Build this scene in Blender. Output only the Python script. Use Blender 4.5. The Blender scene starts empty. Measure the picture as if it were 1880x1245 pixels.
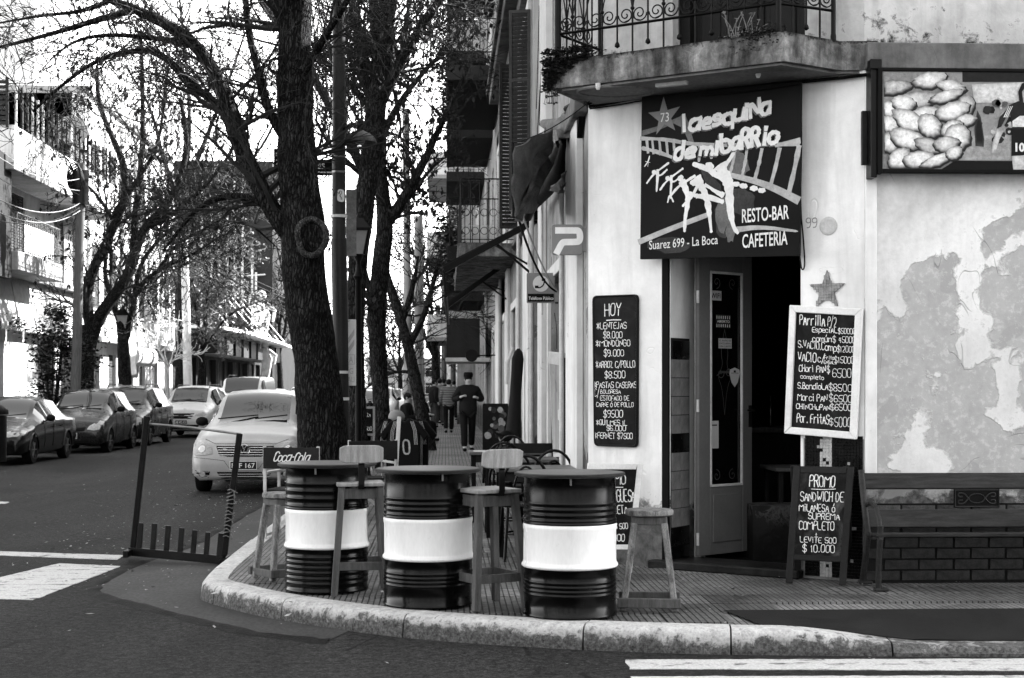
import bpy, math, random
from mathutils import Vector, Matrix, noise
R = math.radians
sc = bpy.context.scene
COL = sc.collection
# ------------------------------------------------------------------ camera, sky, sun, exposure
F, H, HY = 2800.0, 1.58, 712.0
YAW = math.atan(0.0436)
CY, SY = math.cos(YAW), math.sin(YAW)
cam_d = bpy.data.cameras.new('camera')
cam = bpy.data.objects.new('camera', cam_d)
COL.objects.link(cam)
cam.location = (0, 0, H)
cam.rotation_euler = (R(90), 0, -YAW)
cam_d.sensor_width = 36
cam_d.lens = F / 1880 * 36
cam_d.shift_y = (HY - 622.5) / 1880
cam_d.clip_start = 0.1
cam_d.clip_end = 2000
cam_d.dof.use_dof = True
cam_d.dof.focus_distance = 11.0
cam_d.dof.aperture_fstop = 8.0
sc.camera = cam
SUN_EL, SUN_AZ = R(37), math.atan2(0.85, 0.50)      # azimuth from +Y towards +X
w = bpy.data.worlds.new('World'); sc.world = w; w.use_nodes = True
nt = w.node_tree; nt.nodes.clear()
sky = nt.nodes.new('ShaderNodeTexSky'); sky.sky_type = 'NISHITA'; sky.sun_disc = False
sky.sun_elevation = SUN_EL; sky.sun_rotation = SUN_AZ
sky.dust_density = 1.0; sky.air_density = 1.0
bw = nt.nodes.new('ShaderNodeRGBToBW')
bg = nt.nodes.new('ShaderNodeBackground'); bg.inputs['Strength'].default_value = 0.15
wo = nt.nodes.new('ShaderNodeOutputWorld')
nt.links.new(sky.outputs[0], bw.inputs[0]); nt.links.new(bw.outputs[0], bg.inputs[0]); nt.links.new(bg.outputs[0], wo.inputs[0])
sd = bpy.data.lights.new('sun', 'SUN'); sd.energy = 4.6; sd.angle = R(0.5); sd.color = (1, 1, 1)
so = bpy.data.objects.new('sun', sd); COL.objects.link(so)
sdir = Vector((math.sin(SUN_AZ) * math.cos(SUN_EL), math.cos(SUN_AZ) * math.cos(SUN_EL), math.sin(SUN_EL)))
so.rotation_euler = sdir.to_track_quat('Z', 'Y').to_euler()
so.location = (20, 10, 30)
vs = sc.view_settings; vs.view_transform = 'Standard'; vs.look = 'None'; vs.gamma = 1; vs.use_curve_mapping = False
vs.exposure = 3.15
sc.cycles.max_bounces = 6; sc.cycles.diffuse_bounces = 3; sc.cycles.glossy_bounces = 3
sc.cycles.transparent_max_bounces = 8; sc.cycles.caustics_reflective = False; sc.cycles.caustics_refractive = False
sc.cycles.use_denoising = True

# ------------------------------------------------------------------ picture pixel -> place
def ray(px, py):
    u = (px - 940) / F
    return Vector((u * CY + SY, CY - u * SY, (HY - py) / F))
C0 = Vector((0, 0, H))
def P(px, py, d): return C0 + ray(px, py) * d
def onX(px, py, X): r = ray(px, py); return C0 + r * (X / r.x)
def onY(px, py, Y): r = ray(px, py); return C0 + r * (Y / r.y)
def onZ(px, py, z=0.0): r = ray(px, py); return C0 + r * ((z - H) / r.z)
def V(*a): return Vector(a)

class Fr:                                            # a vertical working plane: origin, right, normal towards the viewer
    def __init__(s, o, r, n=None, up=None):
        s.o = Vector(o); s.r = Vector(r).normalized(); s.up = Vector(up or (0, 0, 1)).normalized()
        s.n = Vector(n).normalized() if n else s.r.cross(s.up).normalized()
    def pt(s, u, v, w=0.0): return s.o + s.r * u + s.up * v + s.n * w
    def hit(s, px, py, w=0.0):
        r = ray(px, py); o = s.o + s.n * w
        t = (o - C0).dot(s.n) / r.dot(s.n); q = C0 + r * t - o
        return q.dot(s.r), q.dot(s.up)

# ------------------------------------------------------------------ mesh builder
def wloc(o):
    v = Vector((0, 0, 0))
    while o is not None: v = v + o.location; o = o.parent
    return v
ALLM = {}
class MB:
    def __init__(s): s.v = []; s.f = []; s.m = []
    def add(s, vs, fs, mi=0):
        b = len(s.v); s.v.extend(vs)
        for f in fs: s.f.append(tuple(b + i for i in f)); s.m.append(mi)
        return s
    def box(s, x0, x1, y0, y1, z0, z1, mi=0):
        vs = [(x, y, z) for z in (z0, z1) for y in (y0, y1) for x in (x0, x1)]
        return s.add(vs, [(0, 2, 3, 1), (4, 5, 7, 6), (0, 1, 5, 4), (2, 6, 7, 3), (0, 4, 6, 2), (1, 3, 7, 5)], mi)
    def hexa(s, c, mi=0):                             # eight corners: bottom ring of four, top ring of four
        return s.add([tuple(p) for p in c], [(3, 2, 1, 0), (4, 5, 6, 7), (0, 1, 5, 4), (1, 2, 6, 5), (2, 3, 7, 6), (3, 0, 4, 7)], mi)
    def fbox(s, fr, u0, u1, v0, v1, w0, w1, mi=0):
        if u0 > u1: u0, u1 = u1, u0
        if v0 > v1: v0, v1 = v1, v0
        if w0 > w1: w0, w1 = w1, w0
        q = [fr.pt(u, v, w) for v in (v0, v1) for (u, w) in ((u0, w0), (u1, w0), (u1, w1), (u0, w1))]
        return s.hexa(q, mi)
    def prism(s, pts, ext, mi=0):                     # planar outline pushed along ext
        n = len(pts); pts = [Vector(p) for p in pts]; e = Vector(ext)
        vs = [tuple(p) for p in pts] + [tuple(p + e) for p in pts]
        fs = [tuple(range(n - 1, -1, -1)), tuple(range(n, 2 * n))] + [(i, (i + 1) % n, n + (i + 1) % n, n + i) for i in range(n)]
        return s.add(vs, fs, mi)
    def fpoly(s, fr, pts, w0, w1, mi=0):
        return s.prism([fr.pt(u, v, w0) for u, v in pts], fr.n * (w1 - w0), mi)
    def face(s, pts, mi=0): return s.add([tuple(p) for p in pts], [tuple(range(len(pts)))], mi)
    def beam(s, a, b, w, h, side=None, mi=0, w2=None, h2=None):
        a = Vector(a); b = Vector(b); d = (b - a).normalized()
        sd_ = Vector(side) if side else (Vector((0, 0, 1)).cross(d) if abs(d.z) < .95 else Vector((1, 0, 0)))
        sd_ = (sd_ - d * sd_.dot(d)).normalized(); t = d.cross(sd_).normalized()
        w2 = w2 or w; h2 = h2 or h
        def ring(c, w, h): return [c - sd_ * w / 2 - t * h / 2, c + sd_ * w / 2 - t * h / 2, c + sd_ * w / 2 + t * h / 2, c - sd_ * w / 2 + t * h / 2]
        return s.hexa(ring(a, w, h) + ring(b, w2, h2), mi)
    def tube(s, pts, r, n=8, cap=True, mi=0):
        pts = [Vector(p) for p in pts]; k = len(pts)
        if k < 2: return s
        rs = [r] * k if not hasattr(r, '__len__') else r
        t0 = (pts[1] - pts[0]).normalized()
        ref = Vector((0, 0, 1)) if abs(t0.z) < .9 else Vector((1, 0, 0))
        nx = t0.cross(ref).normalized()
        b = len(s.v)
        for i, p in enumerate(pts):
            t = (pts[min(i + 1, k - 1)] - pts[max(i - 1, 0)])
            if t.length < 1e-9: t = t0
            t = t.normalized(); nx = (nx - t * nx.dot(t))
            nx = nx.normalized() if nx.length > 1e-6 else t.orthogonal().normalized()
            ny = t.cross(nx)
            for j in range(n):
                a = 2 * math.pi * j / n
                q = p + (nx * math.cos(a) + ny * math.sin(a)) * rs[i]
                s.v.append((q.x, q.y, q.z))
        for i in range(k - 1):
            for j in range(n):
                j2 = (j + 1) % n
                s.f.append((b + i * n + j, b + i * n + j2, b + (i + 1) * n + j2, b + (i + 1) * n + j)); s.m.append(mi)
        if cap:
            s.f.append(tuple(b + j for j in range(n - 1, -1, -1))); s.m.append(mi)
            s.f.append(tuple(b + (k - 1) * n + j for j in range(n))); s.m.append(mi)
        return s
    def lathe(s, prof, c=(0, 0, 0), n=32, mi=0, wob=None):
        b = len(s.v); k = len(prof)
        for i, (r, z) in enumerate(prof):
            for j in range(n):
                a = 2 * math.pi * j / n; rr = r * (1 + (wob(a, z) if wob else 0))
                s.v.append((c[0] + rr * math.cos(a), c[1] + rr * math.sin(a), c[2] + z))
        for i in range(k - 1):
            for j in range(n):
                j2 = (j + 1) % n
                s.f.append((b + i * n + j, b + i * n + j2, b + (i + 1) * n + j2, b + (i + 1) * n + j)); s.m.append(mi)
        s.f.append(tuple(b + j for j in range(n - 1, -1, -1))); s.m.append(mi)
        s.f.append(tuple(b + (k - 1) * n + j for j in range(n))); s.m.append(mi)
        return s
    def ball(s, c, rx, ry=None, rz=None, n=12, k=8, mi=0):
        ry = ry or rx; rz = rz or rx; b = len(s.v)
        for i in range(k + 1):
            a = math.pi * i / k
            for j in range(n):
                t = 2 * math.pi * j / n
                s.v.append((c[0] + rx * math.sin(a) * math.cos(t), c[1] + ry * math.sin(a) * math.sin(t), c[2] - rz * math.cos(a)))
        for i in range(k):
            for j in range(n):
                j2 = (j + 1) % n
                s.f.append((b + i * n + j, b + i * n + j2, b + (i + 1) * n + j2, b + (i + 1) * n + j)); s.m.append(mi)
        return s
    def build(s, name, mat, parent=None, bevel=0, smooth=None, segs=1, **kw):
        off = wloc(parent) if parent is not None else kw.pop('at', None)
        me = bpy.data.meshes.new(name)
        vs = s.v
        if off is not None and off.length > 0:
            ox, oy, oz = off; vs = [(p[0] - ox, p[1] - oy, p[2] - oz) for p in vs]
        me.from_pydata([tuple(p) for p in vs], [], s.f)
        for m in (mat if isinstance(mat, (list, tuple)) else [mat]): me.materials.append(m)
        if isinstance(mat, (list, tuple)) and len(mat) > 1: me.polygons.foreach_set('material_index', s.m)
        if smooth is not None:
            me.polygons.foreach_set('use_smooth', [True] * len(me.polygons))
            if smooth < 179: me.set_sharp_from_angle(angle=R(smooth))
        me.update()
        o = bpy.data.objects.new(name, me); COL.objects.link(o)
        if parent is not None: o.parent = parent
        elif off is not None: o.location = off
        if bevel:
            bm_ = o.modifiers.new('bevel', 'BEVEL'); bm_.width = bevel; bm_.segments = segs; bm_.limit_method = 'ANGLE'; bm_.angle_limit = R(40)
            bm_.harden_normals = False
        for k_, v_ in kw.items(): o[k_] = v_
        return o

def thing(name, label, cat, loc=(0, 0, 0), rz=0.0, group=None):
    o = bpy.data.objects.new(name, None); COL.objects.link(o)
    o.location = loc; o.rotation_euler = (0, 0, rz); o.empty_display_size = .2
    o['label'] = label; o['category'] = cat
    if group: o['group'] = group
    return o
def tag(o, label, cat, group=None):
    o['label'] = label; o['category'] = cat
    if group: o['group'] = group
    return o
def struct(o): o['kind'] = 'structure'; return o
def setup(name, loc=(0, 0, 0)):                       # a piece of the setting that holds pieces
    o = bpy.data.objects.new(name, None); COL.objects.link(o); o.location = loc; o['kind'] = 'structure'; return o
def dup(o, loc=None, rz=None, label=None, parent=None):
    c = o.copy(); COL.objects.link(c); c.parent = parent
    if loc is not None: c.location = loc
    if rz is not None: c.rotation_euler = (0, 0, rz)
    if label: c['label'] = label
    for ch in [x for x in KIDS(o)]:
        dup(ch, parent=c)
    return c
def KIDS(o): return [x for x in bpy.data.objects if x.parent == o]
def piece(name, mesh, parent, loc, rot=None, scale=None):
    o = bpy.data.objects.new(name, mesh); COL.objects.link(o); o.parent = parent; o.location = loc
    if rot is not None: o.rotation_euler = rot
    if scale is not None: o.scale = scale
    return o

# ------------------------------------------------------------------ materials (all grey: the photograph is black and white)
GAM = 1.32                                            # the film's contrast, carried by the greys of the things themselves
class N:
    def __init__(s, name, pos='object', uscale=1.0):
        s.mat = bpy.data.materials.new(name); s.mat.use_nodes = True; s.t = s.mat.node_tree
        s.t.nodes.clear(); s.out = s.n('OutputMaterial'); s.b = s.n('BsdfPrincipled')
        s.t.links.new(s.b.outputs[0], s.out.inputs[0])
        if pos == 'object': s.co = s.n('TexCoord').outputs['Object']
        else: s.co = s.n('NewGeometry').outputs['Position']
    def n(s, k): return s.t.nodes.new('ShaderNode' + k)
    def L(s, val, sock):
        if isinstance(val, (int, float)):
            try: sock.default_value = val
            except Exception: sock.default_value = (val, val, val) if len(sock.default_value) == 3 else (val, val, val, 1)
        elif isinstance(val, tuple): sock.default_value = val
        else: s.t.links.new(val, sock)
    def map(s, scale=(1, 1, 1), rot=(0, 0, 0), loc=(0, 0, 0), co=None):
        m = s.n('Mapping'); s.L(co or s.co, m.inputs[0]); m.inputs['Scale'].default_value = scale
        m.inputs['Rotation'].default_value = rot; m.inputs['Location'].default_value = loc; return m.outputs[0]
    def noise(s, scale, detail=4, rough=.55, dist=0, co=None):
        m = s.n('TexNoise'); s.L(co or s.co, m.inputs['Vector']); m.inputs['Scale'].default_value = scale
        m.inputs['Detail'].default_value = detail; m.inputs['Roughness'].default_value = rough; m.inputs['Distortion'].default_value = dist
        return m.outputs[0]
    def voro(s, scale, feat='F1', co=None, rnd=1.0, out=0):
        m = s.n('TexVoronoi'); m.feature = feat; s.L(co or s.co, m.inputs['Vector']); m.inputs['Scale'].default_value = scale
        m.inputs['Randomness'].default_value = rnd
        return m.outputs[out]
    def wave(s, scale, dist=0, detail=2, axis='X', co=None, kind='BANDS', dscale=1.0):
        m = s.n('TexWave'); m.wave_type = kind; m.bands_direction = axis
        s.L(co or s.co, m.inputs['Vector']); m.inputs['Scale'].default_value = scale; m.inputs['Distortion'].default_value = dist
        m.inputs['Detail'].default_value = detail; m.inputs['Detail Scale'].default_value = dscale; return m.outputs[1]
    def ramp(s, fac, stops, interp='LINEAR'):
        m = s.n('ValToRGB'); m.color_ramp.interpolation = interp; e = m.color_ramp.elements
        while len(e) < len(stops): e.new(.5)
        for i, (p, v) in enumerate(stops): e[i].position = p; e[i].color = (v, v, v, 1)
        s.L(fac, m.inputs[0]); return m.outputs[0]
    def math(s, op, a, b=0.0, c=0.0):
        m = s.n('Math'); m.operation = op; s.L(a, m.inputs[0]); s.L(b, m.inputs[1])
        if op in ('MULTIPLY_ADD',): s.L(c, m.inputs[2])
        return m.outputs[0]
    def mix(s, fac, a, b):
        m = s.n('Mix'); m.data_type = 'FLOAT'; s.L(fac, m.inputs[0]); s.L(a, m.inputs[2]); s.L(b, m.inputs[3]); return m.outputs[0]
    def xyz(s, co=None):
        m = s.n('SeparateXYZ'); s.L(co or s.co, m.inputs[0]); return m.outputs
    def step(s, v, a, b): return s.ramp(s.mapr(v, a, b), [(0, 0), (1, 1)])
    def mapr(s, v, a, b, c=0.0, d=1.0):
        m = s.n('MapRange'); s.L(v, m.inputs[0]); m.inputs[1].default_value = a; m.inputs[2].default_value = b
        m.inputs[3].default_value = c; m.inputs[4].default_value = d; return m.outputs[0]
    def done(s, col, rough=.7, bump=None, strength=.3, dist=.01, spec=.5, metal=0, coat=0, alpha=None):
        col = .8 * (col / .8) ** GAM if isinstance(col, (int, float)) else s.math('MULTIPLY', s.math('POWER', s.math('MULTIPLY', col, 1.25), GAM), .8)
        s.L(col, s.b.inputs['Base Color']); s.L(rough, s.b.inputs['Roughness']); s.b.inputs['Specular IOR Level'].default_value = spec * .22
        s.b.inputs['Metallic'].default_value = metal; s.b.inputs['Coat Weight'].default_value = coat
        if coat: s.b.inputs['Coat Roughness'].default_value = .05
        if bump is not None:
            m = s.n('Bump'); s.L(bump, m.inputs['Height']); m.inputs['Strength'].default_value = strength; m.inputs['Distance'].default_value = dist
            s.t.links.new(m.outputs[0], s.b.inputs['Normal'])
        return s.mat
def M(name, base=.5, rough=.6, var=.25, scale=4, fine=60, bump=.15, dist=.004, spec=.5, metal=0, coat=0, pos='object', streak=None, spots=0):
    n = N(name, pos)
    co = n.map(streak) if streak else n.co
    a = n.noise(scale, 5, .6, .3, co); f = n.noise(fine, 3, .6, 0, co)
    c = n.math('MULTIPLY', base, n.mapr(a, .25, .75, 1 - var, 1 + var))
    c = n.math('MULTIPLY', c, n.mapr(f, .3, .7, 1 - var * .4, 1 + var * .4))
    if spots:
        sp = n.step(n.noise(scale * 5, 6, .75, .5, n.map((1, 1, 1), (0, 0, 0), (3.1, 7.7, 1.3))), .62, .66)
        c = n.mix(n.math('MULTIPLY', sp, spots), c, base * .3)
    r = n.mapr(a, .3, .7, max(0.02, rough - .08), min(1, rough + .08))
    return n.done(c, r, f if bump else None, bump, dist, spec, metal, coat)

m_dark_metal = M('dark painted metal', .018, .35, .4, 8, 90, .1, .002)
m_black_gloss = M('black gloss enamel', .007, .22, .4, 5, 90, .08, .001, spec=.75, spots=.3)
m_white_gloss = M('white gloss enamel', .74, .3, .07, 3, 60, .05, .001, spec=1.5, streak=(1, 1, .3), spots=.10)
m_tabletop = M('worn varnished tabletop', .16, .38, .35, 6, 90, .1, .002, streak=(1, 8, 1))
m_table_rim = M('scuffed table rim', .045, .45, .5, 14, 80, .2, .003)
m_wood_mid = M('weathered pine stool wood', .135, .6, .35, 5, 60, .3, .003, streak=(6, 6, .7))
m_wood_light = M('pale worn wood', .32, .55, .3, 5, 70, .2, .003, streak=(1, 7, 1))
m_wood_worn = M('paint worn timber', .21, .7, .75, 7, 60, .4, .004, streak=(4, 4, 1.2), spots=.6)
m_wood_dark = M('dark stained wood', .03, .45, .4, 6, 60, .2, .003, streak=(1, 1, 1))
m_black = M('matt black', .008, .7, .3, 6, 80, .1, .002)
m_iron = M('wrought iron', .008, .5, .3, 9, 90, .2, .002)
m_white_paint = M('white painted frame', .68, .5, .12, 6, 70, .15, .002, spots=.08)
m_off_white = M('off white paint', .5, .6, .2, 5, 60, .15, .003, spots=.15)
m_chalk = M('chalk', .66, .9, .38, 55, 200, .1, .001)
m_skin = M('skin', .42, .5, .1, 10, 80, .05, .001)
m_rubber = M('tyre rubber', .012, .8, .2, 20, 90, .2, .002)
m_chrome = M('chrome', .55, .15, .1, 10, 80, 0, metal=1)
m_steel = M('galvanised steel', .25, .4, .3, 8, 90, .1, .002, metal=.8)
def chalkboard(name, smear):
    n = N(name)
    a = n.noise(5, 5, .7, 1.2); b = n.noise(2.2, 3, .5, 2)
    c = n.mix(n.step(a, .42, .75), .008, smear); c = n.math('MULTIPLY', c, n.mapr(b, .3, .7, .3, 1.7))
    return n.done(c, .55)
m_board = chalkboard('chalkboard', .045)
m_board_smear = chalkboard('smeared chalkboard', .12)
def glass(name, v=.01, rough=.03, spec=2.2):
    n = N(name); return n.done(v, rough, n.noise(3, 2), .02, .01, spec)
m_glass = glass('dark glazing')
# ------------------------------------------------------------------ hand lettering (each glyph a few pen strokes) and printed lettering
G = {
'A':'00 26 40|12 32','B':'00 06 26 35 34 23 03|23 33 42 41 30 00','C':'45 36 16 05 01 10 30 41','D':'00 06 26 44 42 20 00','E':'40 00 06 46|03 33',
'F':'00 06 46|03 33','G':'45 36 16 05 01 10 30 41 43 23','H':'00 06|40 46|03 43','I':'20 26','J':'36 31 20 10 01','K':'00 06|46 03 40','L':'06 00 40',
'M':'00 06 23 46 40','N':'00 06 40 46','O':'16 05 01 10 30 41 45 36 16','P':'00 06 36 45 44 33 03','Q':'16 05 01 10 30 41 45 36 16|22 40','R':'00 06 36 45 44 33 03|23 40',
'S':'45 36 16 05 04 13 33 42 41 30 10 01','T':'06 46|26 20','U':'06 01 10 30 41 46','V':'06 20 46','W':'06 10 24 30 46','X':'00 46|06 40','Y':'06 23 46|23 20','Z':'06 46 00 40',
'0':'16 05 01 10 30 41 45 36 16','1':'14 26 20','2':'05 16 36 45 43 00 40','3':'05 16 36 45 44 23|23 33 42 41 30 10 01','4':'30 36 02 42','5':'46 06 03 33 42 41 30 10 01',
'6':'45 36 16 04 01 10 30 41 42 33 13 02','7':'06 46 10','8':'23 04 05 16 36 45 44 23 02 01 10 30 41 42 23','9':'44 33 13 04 05 16 36 45 42 30 10',
'$':'45 36 16 05 04 13 33 42 41 30 10 01|27 2a','*':'05 41|01 45|26 20','/':'0a 47','.':'10 11 20 10','-':'03 33','+':'23 2b|11 31','(':'37 15 11 3a',':':'11 12|14 15','!':'26 22|20 21',
'a':'44 14 03 01 10 30 42|44 40','b':'06 00 30 41 43 34 04','c':'43 34 14 03 01 10 30 41','d':'46 40 10 01 03 14 44','e':'02 42 43 34 14 03 01 10 40','f':'46 26 15 10|03 33','g':'43 34 14 03 01 10 30 41|44 4a 3b 0b',
'h':'06 00|03 24 34 43 40','i':'24 20|26 25','j':'24 2a 1b|26 25','k':'06 00|34 02 30','l':'26 20','m':'00 04|03 14 23 20|23 34 43 40','n':'00 04|03 24 34 43 40','o':'14 03 01 10 30 41 43 34 14',
'p':'0b 04 34 43 41 30 00','q':'4b 44 14 03 01 10 40','r':'00 04|02 14 34','s':'43 34 14 03 12 32 41 30 00','t':'26 21 30|04 44','u':'04 01 10 30 41|44 40','v':'04 20 44','w':'04 10 23 30 44','x':'00 44|04 40','y':'04 22|44 1b','z':'04 44 00 40',
'ó':'14 03 01 10 30 41 43 34 14|25 37','ú':'04 01 10 30 41|44 40|25 37','Ó':'15 04 01 10 30 41 44 35 15|26 38','Ñ':'00 05 40 45|07 17 36 46','=':'02 42|04 44','_':'00 40','"':'16 14|36 34'}
NEG = {'a': -1, 'b': -2}
def glyph(ch):
    out = []
    for st in G.get(ch, '').split('|'):
        if not st: continue
        pts = []
        for t in st.split(): pts.append((int(t[0]) / 4 if t[0].isdigit() else 0, (int(t[1]) if t[1].isdigit() else NEG[t[1]]) / 6))
        out.append(pts)
    return out
def chaikin(p, k=2):
    for _ in range(k):
        if len(p) < 3: return p
        closed = p[0] == p[-1]
        q = [] if closed else [p[0]]
        for i in range(len(p) - 1):
            a, b = p[i], p[i + 1]
            q.append((a[0] * .75 + b[0] * .25, a[1] * .75 + b[1] * .25)); q.append((a[0] * .25 + b[0] * .75, a[1] * .25 + b[1] * .75))
        if closed: q.append(q[0])
        else: q.append(p[-1])
        p = q
    return p
def ribbon(mb, fr, pts, wd, w=0.0, rng=None, mi=0, taper=False):
    n = len(pts)
    if n < 2: return
    L, Rr = [], []
    for i, (x, y) in enumerate(pts):
        a = pts[max(i - 1, 0)]; b = pts[min(i + 1, n - 1)]
        dx, dy = b[0] - a[0], b[1] - a[1]; l = math.hypot(dx, dy) or 1e-6
        ww = (wd[i] if hasattr(wd, '__len__') else wd) / 2
        if rng: ww *= rng.uniform(.75, 1.2)
        if i == 0 or i == n - 1:
            if not taper: x += (dx / l) * (ww * .6) * (-1 if i == 0 else 1); y += (dy / l) * (ww * .6) * (-1 if i == 0 else 1)
        if taper and (i == 0 or i == n - 1): ww *= .3
        wz_ = w + i * 6e-6; L.append(fr.pt(x - dy / l * ww, y + dx / l * ww, wz_)); Rr.append(fr.pt(x + dy / l * ww, y - dx / l * ww, wz_))
    vs = [tuple(p) for p in L + Rr]
    mb.add(vs, [(i, n + i, n + i + 1, i + 1) for i in range(n - 1)], mi)
def scrawl(mb, fr, text, u0, u1, v0, h, wd, w=.003, seed=0, fixed=None, slope=0.0, jit=.06, smooth=2, shear=0.0, mi=0, gap=.33):
    rng = random.Random(seed * 7 + len(text))
    adv = []
    for ch in text:
        wch = .45 if ch in ' ' else (.28 if ch in ".!:'" else (.42 if ch in 'Iil1(' else (1.15 if ch in 'MWmw' else .8)))
        adv.append(wch)
    tot = sum(adv) + gap * .6 * (len(text) - 1)
    k = (u1 - u0) / tot if fixed is None else fixed
    x = u0
    for ch, a in zip(text, adv):
        dy = rng.uniform(-jit, jit) * h * .5; sx = rng.uniform(1 - jit, 1 + jit); sh = shear + rng.uniform(-jit, jit)
        hh = h * rng.uniform(1 - jit, 1 + jit)
        for st in glyph(ch):
            q = chaikin(st, smooth)
            pts = []
            for gx, gy in q:
                if ch in 'Iil1!.:': gx = (gx - .5) * .5 + .5 if ch != '1' else gx
                xx = x + (gx * a * sx) * k + gy * hh * sh
                pts.append((xx, v0 + gy * hh + dy + (xx - u0) * slope))
            w += 7e-5; ribbon(mb, fr, pts, wd * .78, w, rng, mi)
        x += (a + gap * .6) * k
FONTCACHE = {}
def printed(mb, fr, text, u0, u1, v0, h, w=.003, mi=0, bold=0.0, vshear=0.0):
    """printed letters from the built-in font, fitted between u0 and u1, cap height h"""
    key = (text, bold)
    if key not in FONTCACHE:
        cu = bpy.data.curves.new('t', 'FONT'); cu.body = text; cu.size = 1; cu.offset = bold; cu.resolution_u = 3
        ob = bpy.data.objects.new('t', cu); COL.objects.link(ob)
        dg = bpy.context.evaluated_depsgraph_get(); dg.update()
        me = bpy.data.meshes.new_from_object(ob.evaluated_get(dg))
        FONTCACHE[key] = ([tuple(v.co) for v in me.vertices], [tuple(p.vertices) for p in me.polygons])
        bpy.data.objects.remove(ob); bpy.data.curves.remove(cu); bpy.data.meshes.remove(me)
    vs, fs = FONTCACHE[key]
    if not vs: return
    x0 = min(v[0] for v in vs); x1 = max(v[0] for v in vs)
    kx = (u1 - u0) / (x1 - x0); ky = h / .73
    mb.add([tuple(fr.pt(u0 + (v[0] - x0) * kx, v0 + v[1] * ky + (v[0] - x0) * kx * vshear, w)) for v in vs], fs, mi)
# ------------------------------------------------------------------ frames of the corner building
A = V(1.178, 12.56, 0); B = V(3.087, 11.127, 0)
CH = Fr(A, B - A); CHL = (B - A).length
RW = Fr(B, (1, 0, 0)); SF = Fr(A, (0, 1, 0), (-1, 0, 0))
T = .35
Ai = A + V(1, .5, 0) * T; Bi = B + V(.333, 1, 0) * T
def up(p, z): return V(p.x, p.y, z)
def col(mb, foot, z0, z1, mi=0):
    n = len(foot); mb.prism([up(p, z0) for p in foot], (0, 0, z1 - z0), mi)

# ------------------------------------------------------------------ setting materials
def asphalt():
    n = N('asphalt', 'world'); p = n.map((1, .35, 1))
    big = n.noise(.5, 5, .6, .6, p); mid = n.noise(16, 5, .75); fine = n.noise(150, 3, .7)
    ag = n.voro(90)
    c = n.mapr(big, .3, .7, .020, .044); c = n.math('MULTIPLY', c, n.mapr(mid, .3, .7, .42, 1.8))
    c = n.math('MULTIPLY', c, n.mapr(fine, .3, .7, .5, 1.7)); gr = n.noise(48, 3, .8); c = n.math('MULTIPLY', c, n.mapr(gr, .3, .7, .35, 2.1))
    sp = n.step(n.voro(34, rnd=1), .10, .06); sp = n.math('MULTIPLY', sp, n.step(n.noise(3, 3), .5, .62))
    c = n.mix(n.math('MULTIPLY', sp, .7), c, .22)
    cr = n.step(n.voro(.8, 'DISTANCE_TO_EDGE', n.map((1, 1, 1), (0, 0, 0), (0, 0, 0), None)), .012, .004)
    cr = n.math('MULTIPLY', cr, n.step(n.noise(.7, 2), .5, .56)); c = n.mix(n.math('MULTIPLY', cr, .5), c, .008)
    return n.done(c, .85, n.math('ADD', n.math('MULTIPLY', ag, .7), fine), .5, .006, .3)
m_asphalt = asphalt()
def tilemat(name, kind):
    n = N(name, 'world'); x, y, z = n.xyz()
    def groove(v, per, wd):
        fr_ = n.math('FRACT', n.math('DIVIDE', v, per)); a = n.math('ABSOLUTE', n.math('SUBTRACT', fr_, .5))
        return n.step(a, .5 - wd, .5 - wd * .35)
    if kind == 'check': g = n.math('MAXIMUM', groove(x, .04, .15), groove(y, .04, .15))
    else: g = n.math('MAXIMUM', groove(x, .0667, .14), n.math('MULTIPLY', groove(y, .2, .03), .7))
    nz = n.noise(1.3, 5, .6, .5); n2 = n.noise(18, 4, .6); n3 = n.noise(.45, 3, .5)
    c = n.mapr(nz, .3, .7, .13, .27); c = n.math('MULTIPLY', c, n.mapr(n2, .3, .7, .7, 1.25)); c = n.math('MULTIPLY', c, n.mapr(n3, .35, .65, .75, 1.2))
    ri = n.n('ObjectInfo').outputs['Random']; c = n.math('MULTIPLY', c, n.mapr(ri, 0, 1, .78, 1.2))
    c = n.mix(n.math('MULTIPLY', g, .85), c, .018)
    return n.done(c, n.mapr(nz, .3, .7, .5, .75), n.math('SUBTRACT', n.math('MULTIPLY', n2, .3), g), .8, .006, .4)
m_check = tilemat('checked pavement tile', 'check'); m_ribs = tilemat('ribbed pavement tile', 'ribs')
def kerbmat():
    n = N('worn white kerb paint', 'world')
    a = n.noise(2.2, 6, .7, .8); b = n.noise(14, 6, .75, .6); z = n.xyz()[2]
    low = n.mapr(z, 0, .15, .20, -.04)
    h = n.noise(45, 5, .75)
    wear = n.step(n.math('ADD', n.math('MULTIPLY_ADD', h, .2, n.math('MULTIPLY', n.math('ADD', a, b), .42)), low), .53, .60)
    c = n.mix(wear, n.math('MULTIPLY', n.mapr(b, .3, .7, .36, .66), n.mapr(h, .3, .7, .7, 1.15)), n.mapr(h, .3, .7, .03, .22))
    return n.done(c, .8, n.math('ADD', b, a), .5, .012)
m_kerb = kerbmat()
m_concrete = M('gutter concrete', .085, .8, .5, 1.2, 40, .3, .006, pos='world', streak=(1, .4, 1))
m_concrete_l = M('pale pavement concrete', .22, .85, .3, 1.0, 40, .3, .004, pos='world')
def roadpaint():
    n = N('worn road paint', 'world'); a = n.noise(7, 6, .75, .5); f = n.noise(60, 4, .7); s = n.noise(3, 4, .6, 0, n.map((.3, 4, 1)))
    wear = n.step(n.math('ADD', n.math('MULTIPLY', a, .6), n.math('MULTIPLY', s, .4)), .53, .64)
    return n.done(n.mix(wear, n.mapr(f, .3, .7, .36, .6), .07), .8, f, .3, .003)
m_paint = roadpaint()
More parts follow.
